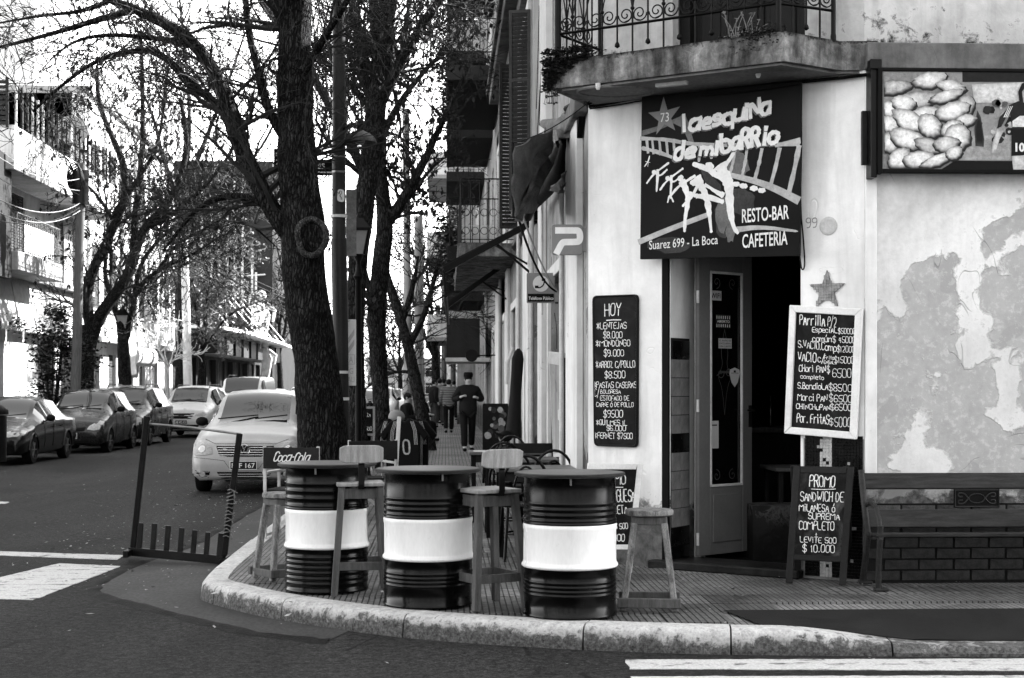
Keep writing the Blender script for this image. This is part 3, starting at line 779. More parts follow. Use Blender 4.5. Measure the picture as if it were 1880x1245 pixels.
# roof, room, party shell
foot_all = [A, B, V(14, B.y, 0), V(14, 30, 0), V(A.x, 30, 0)]
w_('roof', m_band, lambda mb: col(mb, [p + V(0, 0, 0) for p in foot_all], ZT, ZT + .3))
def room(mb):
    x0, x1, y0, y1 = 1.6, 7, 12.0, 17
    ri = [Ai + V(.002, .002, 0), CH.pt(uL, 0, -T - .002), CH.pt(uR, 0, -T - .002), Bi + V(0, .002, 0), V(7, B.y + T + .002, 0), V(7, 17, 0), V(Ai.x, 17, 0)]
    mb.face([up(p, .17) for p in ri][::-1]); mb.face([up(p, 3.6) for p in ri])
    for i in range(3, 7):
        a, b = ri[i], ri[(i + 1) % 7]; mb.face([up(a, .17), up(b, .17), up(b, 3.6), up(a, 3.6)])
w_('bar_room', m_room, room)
# door recess: left return with tile bands
RV = Fr(CH.pt(uL + .075, 0, -.02), -CH.n, CH.r)
rv = w_('door_return', m_white_wall, lambda mb: mb.fbox(RV, 0, .40, .15, HD, -.075, -.006))
mb = MB(); mb.fbox(CH, uL + .002, uL + .062, .16, HD, -.03, .004); mb.build('door_jamb', m_black, bar, bevel=.004)
tb = MB(); tb.box(-.072, .072, -.072, .072, 0, .008); tbo = tb.build('wall_tile', m_tile_beige); TB = tbo.data; bpy.data.objects.remove(tbo)
tb = MB(); tb.box(-.072, .072, -.072, .072, 0, .010); tbo = tb.build('wall_tile', m_tile_dark); TD = tbo.data; bpy.data.objects.remove(tbo)
mrot = Matrix((RV.r, RV.up, RV.n)).transposed().to_euler()
rows = [(0.0, 'd'), (.15, 'd')] + [(.3 + .15 * i, 'b') for i in range(4)] + [(.9, 'd')] + [(1.05 + .15 * i, 'b') for i in range(4)] + [(1.65, 'd')]
rj = random.Random(2)
for zr_, kd in rows:
    for c_ in range(2):
        # the beige tiles are laid in mixed sizes
        p = RV.pt(.08 + c_ * .15, .16 + zr_ + .075, -.005 + rj.uniform(0, .003)) - wloc(rv)
        piece('wall_tile', TB if kd == 'b' else TD, rv, p, mrot)
mb = MB(); mb.fbox(RV, 0, .32, .155, 1.98, -.0055, -.0045); mb.build('tile_grout', m_grout, rv)
# frame
mb = MB()
mb.fbox(CH, uL + .10, uL + .165, .17, HD, -.44, -.36); mb.build('door_frame', m_off_white, bar, bevel=.005)
mb = MB(); mb.fbox(CH, uR - .16, uR - .10, .17, HD, -.44, -.36); mb.build('door_frame', m_door_paint, bar, bevel=.005)
# threshold step
mb = MB(); col(mb, [CH.pt(uL - .08, 0, .10), CH.pt(uR + .02, 0, .10), CH.pt(uR + .02, 0, -T), CH.pt(uL - .08, 0, -T)], .14, .205)
mb.build('threshold', M('dark worn marble step', .035, .35, .6, 4, 60, .2, .004, pos='world', spots=.5), bar, bevel=.01)
# door leaf
a = P(1283, 1025, 12.25); b = P(1381, 1015, 12.70)
hinge = V(a.x, a.y, 0); LF = Fr(hinge, V(b.x - a.x, b.y - a.y, 0)); LW = (V(b.x, b.y, 0) - hinge).length
leaf = thing('bar_door', 'tall glazed grey door leaf standing open inward in the corner doorway', 'door', (hinge.x, hinge.y, .21))
def lu(px): return LF.hit(px, 700)[0]
def lz(py, px=1330): return LF.hit(px, py)[1]
z0, z1 = .225, HD - .03
g0, g1 = lu(1304), lu(1362); gb, gt = lz(893), lz(499)
mb = MB(); mb.fbox(LF, 0, g0, z0, z1, -.04, 0); mb.build('stile', m_door_paint, leaf, bevel=.004)
mb = MB(); mb.fbox(LF, g1 + .012, LW, z0, z1, -.04, 0); mb.build('stile', m_door_paint, leaf, bevel=.004)
mb = MB(); mb.fbox(LF, g0, g1 + .012, gt, z1, -.04, -.001); mb.build('top_rail', m_door_paint, leaf, bevel=.003)
mb = MB(); mb.fbox(LF, g0, g1 + .012, z0, gb, -.04, -.001); lp = mb.build('bottom_panel', m_door_paint, leaf, bevel=.003)
mb = MB(); mb.fbox(LF, g0 + .03, g1 - .02, z0 + .1, gb - .06, 0, .008); mb.build('raised_panel', m_door_paint, lp, bevel=.006)
mb = MB()
for (x0, x1, y0, y1) in ((g0, g0 + .018, gb, gt), (g1 - .006, g1 + .012, gb, gt), (g0, g1, gb, gb + .02), (g0, g1, gt - .02, gt)): mb.fbox(LF, x0, x1, y0, y1, -.015, .006)
mb.build('glazing_bead', m_off_white, leaf, bevel=.003)
mb = MB(); mb.fbox(LF, g0, g1, gb, gt, -.025, -.018); gl = mb.build('door_glass', m_glass, leaf)
mb = MB()                                           # etched ornament
m_etch = M('etched glass ornament', .07, .5, .2)
gc = (g0 + g1) / 2; gm = lz(690)
def sp2(cu, cv, r, turns, d, st, wd=.008):
    k = int(16 * turns); ribbon(mb, LF, [(cu + (r * (1 - i / k) + .004) * math.cos(st + d * 2 * math.pi * turns * i / k), cv + (r * (1 - i / k) + .004) * math.sin(st + d * 2 * math.pi * turns * i / k)) for i in range(k + 1)], wd, -.0165)
for s_ in (-1, 1):
    sp2(gc + s_ * .10, gb + .09, .045, 1.3, s_, 1.57); sp2(gc + s_ * .10, gt - .09, .045, 1.3, -s_, -1.57)
    sp2(gc + s_ * .05, gm + .02, .04, 1.2, s_, 0)
    ribbon(mb, LF, chaikin([(gc, gm + .38), (gc + s_ * .05, gm + .2), (gc + s_ * .02, gm + .08), (gc + s_ * .09, gm), (gc + s_ * .03, gm - .1), (gc, gm - .32)], 2), .006, -.0165)
ribbon(mb, LF, [(gc - .1, gm), (gc - .05, gm + .03), (gc + .05, gm + .03), (gc + .1, gm)], .02, -.0165, taper=True)
mb.build('etched_ornament', m_etch, gl)
for py in (545, 745, 990):
    mb = MB(); z = lz(py, 1283); mb.tube([LF.pt(-.012, z - .05, 0), LF.pt(-.012, z + .05, 0)], .012, 8); mb.build('hinge', m_off_white, leaf, smooth=60)
mb = MB(); z = lz(765); u = LW - .03; mb.fbox(LF, u - .018, u + .018, z - .09, z + .09, 0, .006); mb.tube([LF.pt(u, z + .05, 0), LF.pt(u, z + .05, .05), LF.pt(u - .09, z + .05, .055)], .009, 8); mb.build('handle', m_dark_metal, leaf, smooth=50)
m_paper = M('printed paper', .42, .6, .08); m_ink = M('black ink', .02, .6, .1)
def sticker(x0, y0, x1, y1, name, label, draw=None, pap=m_paper, poly=None):
    u0, v1 = LF.hit(x0, y0); u1, v0 = LF.hit(x1, y1)
    mb = MB()
    if poly: mb.fpoly(LF, [(u0 + (u1 - u0) * a, v0 + (v1 - v0) * b) for a, b in poly], -.0165, -.0150)
    else: mb.fbox(LF, u0, u1, v0, v1, -.0165, -.0150)
    o = mb.build(name, pap, at=LF.pt(u0, v0)); tag(o, label, 'sticker')
    if draw: mb = MB(); draw(mb, u0, u1, v0, v1); mb.build('print', m_ink if pap is m_paper else m_chalk, o)
sticker(1306, 533, 1327, 552, 'wifi_sticker', 'small pale WIFI sticker, topmost on the door glass', lambda mb, a, b, c, d: printed(mb, LF, 'WIFI', a + .012, b - .012, c + .018, d - c - .036, -.0145, bold=.02))
def abierto(mb, a, b, c, d):
    printed(mb, LF, 'ABIERTO', a + .014, b - .014, c + .045, d - c - .09, -.0145, bold=.01)
    for i in range(7):
        x = a + (b - a) * (i + .3) / 7
        for y in (c + .008, d - .035): mb.fbox(LF, x, x + .008, y, y + .024, -.0149, -.0144)
sticker(1317, 577, 1344, 603, 'open_sticker', 'dark ABIERTO sticker with barred edge on the door glass', abierto, M('dark sticker', .03, .5, .1))
def notice(mb, a, b, c, d):
    h = (d - c)
    for i, tx in enumerate(('EL BAÑO ES', 'EXCLUSIVO', 'PARA CLIENTES')): printed(mb, LF, tx, a + .01, b - .01, c + h * (.70 - .29 * i), h * .18, -.0145, bold=.01)
sticker(1322, 621, 1346, 640, 'notice_sticker', 'white three line notice sticker under the ABIERTO sticker', notice)
def shield(mb, a, b, c, d):
    printed(mb, LF, 'WELCOME', a + .02, b - .02, c + (d - c) * .68, .012, -.0145); mb.fbox(LF, a + (b - a) * .4, b - (b - a) * .4, d - .04, d - .022, -.0149, -.0144)
sticker(1342, 675, 1361, 711, 'shield_sticker', 'white shield shaped sticker on the door glass', shield, m_paper, [(.5, 0), (.8, .25), (1, .7), (.95, .9), (.5, 1), (.05, .9), (0, .7), (.2, .25)])
def poster(mb, a, b, c, d):
    printed(mb, LF, 'MENU', a + .018, b - .018, c + (d - c) * .84, .016, -.0145, bold=.01); printed(mb, LF, 'QR PAGO', a + .018, b - .018, c + (d - c) * .10, .012, -.0145)
sticker(1306, 773, 1322, 823, 'paper_notice', 'upright white paper notice low on the door glass', lambda mb, a, b, c, d: mb.fbox(LF, a + .02, b - .02, d - .04, d - .03, -.0149, -.0144))
# faint furniture in the dark room
ct = thing('bar_counter', 'dark bar counter deep inside the unlit room', 'counter', (3.3, 14.6, .17))
mb = MB(); mb.box(2.4, 5.5, 14.6, 15.1, .17, 1.15); mb.build('counter_body', m_wood_dark, ct, bevel=.01)
mb = MB(); mb.box(2.3, 5.6, 14.5, 15.2, 1.15, 1.2); mb.build('counter_top', m_wood_mid, ct, bevel=.008)
for i in range(3):
    x = 2.7 + i * .5; mb = MB(); mb.lathe([(.035, 0), (.035, .18), (.012, .24), (.012, .3)], (x, 14.9, 1.2), 10)
    tag(mb.build('bottle', glass('bottle glass', .03), at=V(x, 14.9, 1.2), smooth=50), '%s of three glass bottles on the counter inside the dark doorway' % ('leftmost', 'middle', 'rightmost')[i], 'bottle', 'bottles on the dark counter')
# inside table with a chair
itb = thing('indoor_table', 'small square table just inside the doorway in the dark', 'table', (3.05, 12.9, .17))
mb = MB(); mb.box(2.75, 3.4, 12.6, 13.25, .88, .91); mb.build('tabletop', m_wood_mid, itb, bevel=.004)
for x, y in ((2.8, 12.65), (3.35, 12.65), (2.8, 13.2), (3.35, 13.2)): mb = MB(); mb.box(x - .02, x + .02, y - .02, y + .02, .17, .88); mb.build('leg', m_wood_dark, itb)
# low wall seen through the right of the doorway
p0 = V(2.62, 12.35, 0); low = thing('indoor_bench', 'worn brick bench inside the doorway behind the open door', 'bench', (2.62, 12.35, .17))
mb = MB(); mb.box(2.5, 3.4, 12.3, 12.7, .17, .62); mb.build('base', plaster('worn dark plaster', .05, .02, .5, .3, .5, .1, .12), low)

# ------------------------------------------------------------------ plinth bricks, mosaics, star on the walls
z_top = RW.hit(1700, 924)[1]
bh = (z_top - .165) / 7
mb = MB(); mb.fbox(RW, .0, 11, .14, z_top, .001, .028); pl = mb.build('plinth', m_grout, bar)
bmesh_ = {}
for nm_, mt in (('d', m_brick), ('t', m_brick_top)):
    t_ = MB(); t_.box(-.122, .122, -.0, .02, 0, bh - .012); o = t_.build('brick', mt, bevel=0); 
    bmesh_[nm_] = o.data; bpy.data.objects.remove(o)
rb_ = random.Random(9)
for r_ in range(7):
    for c_ in range(11):
        x = B.x + .13 + c_ * .262 + (.131 if r_ % 2 else 0) + rb_.uniform(-.004, .004)
        y = B.y - .028 - .02 + .006
        piece('brick', bmesh_['t' if r_ == 6 else 'd'], pl, V(x, y - rb_.uniform(-.003, .004), .165 + r_ * bh) - wloc(pl), (0, rb_.uniform(-.01, .01), rb_.uniform(-.012, .012)), (1, 1, rb_.uniform(.97, 1.02)))
m_tess_d = M('black tessera', .012, .3, .4, 20, 60, .05); m_tess_l = M('pale tessera', .42, .4, .3, 20, 60, .05); m_tess_g = M('grey tessera', .3, .35, .35, 20, 60, .05)
m_mgrout = M('mosaic grout', .22, .9, .3)
def mosaic(parent, fr, inside, shade, ub, vb, w, cell=.024, name='mosaic_tesserae'):
    mb = MB(); rn = random.Random(33)
    u = ub[0]
    while u < ub[1] - .002:
        v = vb[0]
        while v < vb[1] - .002:
            if inside(u + cell / 2, v + cell / 2):
                k = shade(u + cell / 2, v + cell / 2, rn); ww = w + .004 + rn.uniform(0, .0015); g_ = .0015
                q = [fr.pt(a, b, ww) for a, b in ((u + g_, v + g_), (u + cell - g_, v + g_), (u + cell - g_, v + cell - g_), (u + g_, v + cell - g_))]
                q2 = [fr.pt(a, b, w) for a, b in ((u, v), (u + cell, v), (u + cell, v + cell), (u, v + cell))]
                mb.add([tuple(p) for p in q + q2], [(0, 1, 2, 3), (4, 5, 1, 0), (5, 6, 2, 1), (6, 7, 3, 2), (7, 4, 0, 3)], k)
            v += cell
        u += cell
    o = mb.build(name, [m_tess_d, m_tess_l, m_tess_g], parent); o['kind'] = 'stuff'; return o
mu0 = CH.hit(1479, 900)[0]; mu1 = CHL - .004; mz1 = CH.hit(1500, 805)[1]
mb = MB(); mb.fbox(CH, mu0 - .012, mu1, .145, mz1, .001, .010); mp = mb.build('mosaic_panel', m_mgrout, bar)
ca, cb = CH.hit(1506, 900)[0], CH.hit(1531, 900)[0]
def shd(u, v, rn):
    inc = ca < u < cb
    return 1 if inc and rn.random() < .93 else (0 if rn.random() < .985 else 2)
mosaic(mp, CH, lambda u, v: True, shd, (mu0, mu1 - .003), (.165, mz1), .010)
u2 = RW.hit(1584, 1000)[0]
# star of small tiles
sc_u, sc_v = CH.hit(1519, 533); R1 = .150
stp = []
for i in range(10):
    r_ = R1 if i % 2 == 0 else R1 * .42; a = math.pi / 2 + i * math.pi / 5; stp.append((sc_u + r_ * math.cos(a) * .98, sc_v + r_ * math.sin(a)))
mb = MB(); mb.fpoly(CH, stp, .001, .012); st = mb.build('mosaic_star', m_mgrout, at=CH.pt(sc_u, sc_v)); tag(st, 'grey tiled five pointed star on the plaster above the menu board', 'wall ornament')
mosaic(st, CH, lambda u, v: inside_poly(u, v, stp), lambda u, v, rn: 2, (sc_u - .17, sc_u + .17), (sc_v - .16, sc_v + .17), .012, .021)
# scuffed plug on the wall
u, v = CH.hit(1521, 415); mb = MB(); mb.lathe([(.062, 0), (.07, .004), (.062, .008), (.045, .006)], (0, 0, 0), 20)
mm = Matrix((CH.r, CH.up, CH.n)).transposed().to_4x4(); mb.v = [tuple(mm @ Vector(p) + CH.pt(u, v, .001)) for p in mb.v]; mb.build('plaster_plug', m_off_white, bar, smooth=50)
mb = MB(); uu = CH.hit(1480, 412)[0]; scrawl(mb, CH, '99', uu, CH.hit(1500, 412)[0], CH.hit(1490, 418)[1], .07, .010, .002, 5); mb.build('painted_number', M('faded paint mark', .35, .8, .2), bar)
# repair patch on the pilaster
u0, v1 = RW.hit(1588, 186); u1_, v0 = RW.hit(1606, 280); mb = MB(); mb.fbox(RW, u0 + .0, u1_, v0, v1, .022, .030); mb.build('repair_patch', M('grey repair patch', .40, .8, .15, pos='world'), bar)
# ------------------------------------------------------------------ main sign over the door
def hits(fr, pts, w=0.0): return [fr.hit(x, y, w) for x, y in pts]
SW = .14
sg_ = hits(CH, [(1178, 178), (1470, 150), (1467, 470), (1175, 476)], SW)
m_sign_bg = M('black printed sign', .007, .6, .4, 2.5, 60, .03, .001)
m_sign_w = M('white print', .66, .45, .12, 9, 60, .02, .001)
m_sign_w2 = M('off white print', .42, .45, .25, 9, 60, .02, .001)
m_sign_g = M('grey print', .17, .45, .35, 6, 60, .02, .001)
m_sign_dg = M('dark grey print', .06, .45, .5, 5, 60, .02, .001)
mb = MB(); mb.fpoly(CH, sg_, SW - .035, SW)
sign = mb.build('bar_sign', m_sign_bg, bevel=.002, at=CH.pt(*CH.hit(1322, 470, SW), SW)); tag(sign, 'large black sign with painted figures and bar name over the corner door', 'sign')
SP = SW + .0012
K = 1 / 236.0
def brush(mb, pts, wpx, lay, mi=0, rng=None, taper=True, sm=2):
    q = hits(CH, pts, SP); q = chaikin(q, sm) if len(q) > 2 else q
    n = len(q)
    if hasattr(wpx, '__len__'):
        wd = [K * (wpx[0] + (wpx[1] - wpx[0]) * i / max(1, n - 1)) for i in range(n)]
    else: wd = wpx * K
    ribbon(mb, CH, q, wd, SP + lay * .0006, rng, mi, taper)
def z4(x, y): return (1150 + x / 3.457, 140 + y / 3.457)   # coordinates of an enlarged view of the sign
rb4 = random.Random(6)
bm0 = MB()                                           # murky grey glows of the painting (flat print)
def blob(mb, cx, cy, rx, ry, lay, n=18, seed=0, z=True):
    r_ = random.Random(seed); pts = []
    for i in range(n):
        a = 2 * math.pi * i / n; k = r_.uniform(.85, 1.15); x, y = cx + rx * k * math.cos(a), cy + ry * k * math.sin(a)
        pts.append(z4(x, y) if z else (x, y))
    q = hits(CH, pts, SP); mb.face([CH.pt(u, v, SP + lay * .0006) for u, v in q])
for a_ in ((620, 900, 60, 130, 1), (730, 800, 85, 90, 3), (270, 1070, 130, 50, 5)): bm0 = MB(); blob(bm0, a_[0], a_[1], a_[2], a_[3], 0 if a_[4] != 3 else .4, seed=a_[4]); bm0.build('painted_shadow', m_sign_dg, sign)
for a_ in ((610, 880, 45, 110, 2), (710, 560, 70, 90, 8), (660, 985, 30, 70, 9)): bm0 = MB(); blob(bm0, a_[0], a_[1], a_[2], a_[3], 1 if a_[4] != 9 else 1.3, seed=a_[4]); bm0.build('painted_glow', m_sign_g, sign)
bm1 = MB()
q = hits(CH, [z4(*p) for p in [(100, 345), (190, 320), (330, 260), (375, 240), (430, 420), (400, 430), (360, 330), (300, 300), (190, 350), (100, 380)]], SP); bm1.face([CH.pt(u, v, SP + .0006) for u, v in q])
bm1.build('painted_beam', m_sign_g, sign)
b2 = MB()                                            # ladders and rails
def zb_(mb, pts, w, lay, **k): brush(mb, [z4(*p) for p in pts], w, lay, **k)
zb_(b2, [(95, 395), (250, 400), (400, 430), (600, 440), (1095, 430)], 7, 2, rng=rb4, taper=False)
zb_(b2, [(95, 455), (200, 480), (330, 530)], 7, 2, rng=rb4)
for x in (130, 165, 210, 255, 300): zb_(b2, [(x, 400 + x * .05), (x + 8, 470 + x * .12)], 5, 2, rng=rb4, taper=False)
zb_(b2, [(650, 625), (800, 660), (930, 705), (1085, 785)], (8, 15), 2, taper=False)
zb_(b2, [(950, 440), (1095, 410)], (6, 11), 2, taper=False)
for (x0, y0, x1, y1, w_0) in ((690, 470, 660, 610, 6), (765, 470, 735, 630, 6), (860, 465, 815, 655, 7), (972, 462, 915, 695, 7), (1095, 450, 1030, 745, 10), (530, 450, 540, 520, 5), (465, 440, 460, 540, 5)): zb_(b2, [(x0, y0), ((x0 + x1) / 2 + 4, (y0 + y1) / 2), (x1, y1)], w_0, 2, rng=rb4, taper=False)
zb_(b2, [(85, 1050), (300, 960), (515, 880)], (11, 9), 2, taper=False)
zb_(b2, [(690, 975), (850, 955), (1090, 985)], (12, 3), 2)
b2.build('painted_ladder', m_sign_w2, sign)
b3 = MB()                                            # the figures
def fig(ps, w, lay=3): zb_(b3, ps, w, lay, rng=rb4)
fig([(115, 575), (140, 540), (148, 505)], 2.5); fig([(120, 540), (152, 548)], 2.5); fig([(140, 548), (136, 575)], 2.5)
for dx, dy, s in ((0, 0, 1.0), (85, 35, 1.05)):
    X = lambda x, y: (150 + dx + (x - 150) * s, 540 + dy + (y - 540) * s)
    fig([X(128, 683), X(165, 630), X(215, 590), X(272, 548)], 4); fig([X(200, 590), X(198, 650), X(192, 735)], (7, 3)); fig([X(175, 605), X(210, 640), X(262, 590)], 3.5)
    blob(b3, *X(175, 608), 13, 14, 3, seed=4)
fig([(280, 760), (330, 700), (390, 660), (440, 630)], 5); fig([(350, 660), (380, 720), (395, 790), (372, 900), (370, 990)], (16, 5)); fig([(395, 740), (440, 760), (510, 770)], 7); fig([(300, 800), (275, 745), (262, 805)], 3)
blob(b3, 345, 648, 19, 20, 3, seed=4); blob(b3, 425, 675, 20, 20, 3, seed=5)
fig([(440, 640), (470, 690), (500, 740), (520, 820), (530, 900), (540, 995)], (20, 5)); fig([(355, 828), (420, 760), (450, 700)], 6); fig([(440, 760), (520, 765), (620, 800)], 9)
fig([(420, 555), (480, 575), (540, 610), (600, 640), (640, 650)], (7, 16)); fig([(590, 560), (620, 620), (650, 680), (655, 760), (660, 860), (680, 960), (712, 1000)], (26, 5)); fig([(600, 590), (650, 540), (685, 480)], (12, 5))
fig([(500, 680), (560, 720), (620, 760)], 10); blob(b3, 527, 572, 28, 26, 3, seed=6)
for x, y in ((695, 685), (745, 697), (810, 712), (860, 725)): blob(b3, x, y, 26, 17, 3, seed=x)
b3.build('painted_figure', m_sign_w, sign); bpy.data.objects['painted_figure']['kind'] = 'stuff'
b4 = MB(); q = hits(CH, [z4(*p) for p in [(470, 590), (520, 610), (600, 690), (606, 735), (560, 715), (505, 680)]], SP); b4.face([CH.pt(u, v, SP + .0026) for u, v in q]); b4.build('painted_load', m_sign_dg, sign)
b5 = MB(); sp_ = []                                  # star with number
sx, sy = 240, 262
q = [z4(*p) for p in [(237, 128), (262, 215), (342, 192), (285, 268), (312, 345), (243, 305), (190, 372), (205, 285), (140, 232), (213, 222)]]
b5.face([CH.pt(u, v, SP + .0024) for u, v in hits(CH, q, SP)]); o = b5.build('printed_star', M('star print', .24, .45, .1), sign)
b6 = MB(); a = CH.hit(*z4(218, 292), SP); b = CH.hit(*z4(271, 292), SP); printed(b6, CH, '73', a[0], b[0], a[1], .075, SP + .003); b6.build('star_number', m_sign_w, o)
# hand painted title, grey drop shadow under it
for lay, dx, dy, mt, nm in ((4, 9, 9, m_sign_g, 'title_shadow'), (10, 0, 0, m_sign_w, 'title_lettering')):
    tb_ = MB()
    def T_(text, x0, y0, x1, y1, h, wd, seed):
        a = CH.hit(*z4(x0 - dx, y0 + dy), SP); b = CH.hit(*z4(x1 - dx, y1 + dy), SP)
        scrawl(tb_, CH, text, a[0], b[0], a[1], h * K / 3.457 * 1.0, wd * K / 3.457, SP + lay * .0006, seed, slope=(b[1] - a[1]) / (b[0] - a[0]), jit=.13, shear=.08)
    T_('la', 355, 352, 460, 335, 100, 36, 4); T_('esquiNa', 488, 330, 912, 240, 98, 35, 3)
    T_('de', 308, 538, 432, 500, 95, 35, 5); T_('mi', 470, 500, 585, 500, 85, 34, 6); T_('baRRio', 605, 480, 955, 420, 105, 36, 7)
    tb_.build(nm, mt, sign)
tb_ = MB()
def Pz(text, x0, x1, y0, h, bold=.0, fr=CH):
    a = CH.hit(*z4(x0, y0), SP); b = CH.hit(*z4(x1, y0 - 0), SP); printed(tb_, CH, text, a[0], b[0], a[1], h * K / 3.457, SP + .0036, bold=bold, vshear=.02)
for a_ in (('RESTO-BAR', 735, 1033, 930, 88, .012), ('CAFETERIA', 737, 1024, 1090, 88, .012), ('Suarez 699 - La Boca', 146, 582, 1100, 60, .002)): tb_ = MB(); Pz(*a_); tb_.build('printed_lettering', m_sign_w, sign)

# ------------------------------------------------------------------ HOY board on the left pier
hb = hits(CH, [(1087, 543), (1172, 540), (1171, 822), (1090, 819)], .02)
def rounded(q, r=.03, k=4):
    out = []; n = len(q)
    for i in range(n):
        p, a, b = Vector(q[i]), Vector(q[i - 1]), Vector(q[(i + 1) % n])
        s_ = p + (a - p).normalized() * r; e_ = p + (b - p).normalized() * r
        for j in range(k + 1):
            t = j / k; c = s_ * (1 - t) ** 2 + p * 2 * t * (1 - t) + e_ * t * t; out.append((c.x, c.y))
    return out
mb = MB(); mb.fpoly(CH, rounded(hb, .045), .001, .022); b_ = mb.build('menu_blackboard', m_board, bevel=.004, at=CH.pt(*CH.hit(1130, 822))); tag(b_, 'tall rounded blackboard headed HOY with the day menu on the white pier', 'menu board')
rr_ = [ (u, v) for u, v in rounded(hits(CH, [(1089, 545), (1170, 542), (1169, 820), (1092, 817)], .02), .04)]
mb = MB(); mb.tube([CH.pt(u, v, .022) for u, v in rr_ + rr_[:1]], .0075, 6, False); mb.build('rim', m_dark_metal, b_, smooth=60)
mb = MB()
def hz(x, y): return (1060 + x / 3.1125, 500 + y / 3.1125)
for i, (tx, x0, x1, y, h, wd) in enumerate([('HOY', 158, 248, 250, 70, 7.5), ('*LENTEJAS', 112, 282, 325, 38, 5.2), ('$8.000', 150, 258, 378, 38, 5), ('*MONDONGO', 108, 303, 425, 36, 5), ('$9.000', 153, 266, 480, 38, 5), ('*ARROZ C/POLLO', 108, 332, 545, 38, 5),
        ('$8.500', 158, 274, 605, 40, 5), ('*PASTAS CASERAS', 94, 340, 660, 34, 5), ('C/', 100, 126, 710, 44, 4), ('BOLOÑESA', 134, 248, 693, 22, 4), ('ESTOFADO DE', 132, 298, 732, 28, 4), ('CARNE Ó DE POLLO', 110, 322, 768, 26, 4), ('$9500', 150, 260, 828, 42, 5), ('*QUILMES 1L', 110, 284, 872, 30, 4.5), ('$6.000', 168, 277, 905, 30, 4.5), ('*FERNET $7500', 98, 316, 948, 34, 4.8)]):
    a = CH.hit(*hz(x0, y), .02); b = CH.hit(*hz(x1, y), .02); k = 12.2 / F / 3.1125
    scrawl(mb, CH, tx, a[0], b[0], a[1], h * k, wd * k, .0235, i)
a = CH.hit(*hz(168, 275), .02); b = CH.hit(*hz(250, 272), .02); ribbon(mb, CH, [a, ((a[0] + b[0]) / 2, a[1] + .003), b], .009, .0235)
mb.build('chalk_writing', m_chalk, b_)

# ------------------------------------------------------------------ white framed grill menu, hanging askew
FM = Fr(CH.pt(CH.hit(1445, 800)[0], 0, .05), CH.r * .985 + CH.n * -.0, CH.n)
fq = hits(CH, [(1450, 560), (1583, 567), (1572, 807), (1440, 796)], .05)
def inset_q(q, d):
    c = Vector((sum(p[0] for p in q) / 4, sum(p[1] for p in q) / 4)); out = []
    for i in range(4):
        p, a, b = Vector(q[i]), Vector(q[i - 1]), Vector(q[(i + 1) % 4])
        out.append(tuple(p + (a - p).normalized() * d + (b - p).normalized() * d))
    return out
iq = inset_q(fq, .053)
mb = MB(); mb.fpoly(CH, inset_q(fq, .02), .015, .042); gm_ = mb.build('grill_menu_board', m_board, at=CH.pt(*fq[3])); tag(gm_, 'white framed blackboard with the parrilla prices hanging slightly askew beside the doorway', 'menu board')
for i in range(4):
    j = (i + 1) % 4; mb = MB(); mb.fpoly(CH, [fq[i], fq[j], iq[j], iq[i]], .02, .058 + .002 * (i % 2)); mb.build('frame_board', m_white_paint, gm_, bevel=.006, segs=2)
mb = MB()
def mz(x, y): return (1420 + x / 3.459, 480 + y / 3.459)
k = 11.6 / F / 3.459
for i, (tx, x0, x1, y, y2, h, wd) in enumerate([('PArrillA', 165, 325, 400, 410, 62, 8), ('P/2', 342, 395, 412, 416, 62, 5), ('EspeciAL', 243, 402, 448, 455, 32, 5.5), ('$50000', 408, 520, 458, 462, 34, 4.5), ('común', 246, 366, 508, 512, 36, 6), ('$ 45000', 375, 518, 515, 520, 38, 4.5),
        ('S.VACIO.Comp', 156, 398, 545, 572, 46, 6), ('$12000', 402, 514, 575, 580, 38, 4.2), ('VACIO', 154, 268, 632, 640, 58, 7), ('c/', 280, 322, 640, 642, 48, 6), ('Frita', 322, 382, 620, 624, 22, 4), ('ENSAL', 318, 384, 650, 652, 20, 4), ('$15000', 386, 510, 645, 650, 42, 4.5),
        ('CHori PAN', 160, 330, 698, 706, 42, 6), ('$', 338, 356, 708, 708, 44, 5), ('6500', 372, 492, 735, 738, 52, 4.6), ('completo', 170, 318, 742, 752, 26, 5), ('S.BondioLA', 152, 344, 808, 814, 38, 6), ('$8500', 350, 494, 822, 828, 46, 5), ('Morci PAN', 150, 338, 882, 890, 42, 6), ('$6500', 352, 496, 890, 896, 44, 5),
        ('CHINCHuPAN', 142, 356, 935, 946, 32, 6), ('$6500', 360, 494, 945, 950, 40, 5), ('Por. FritAS', 146, 350, 1020, 1034, 56, 7), ('$', 354, 378, 1040, 1040, 44, 4.5), ('5000', 386, 490, 1050, 1052, 58, 4.6)]):
    a = CH.hit(*mz(x0, y), .05); b = CH.hit(*mz(x1, y2), .05)
    scrawl(mb, CH, tx, a[0], b[0], a[1], h * k, wd * k, .0432, i + 50, slope=(b[1] - a[1]) / (b[0] - a[0]))
mb.build('chalk_writing', m_chalk, gm_)

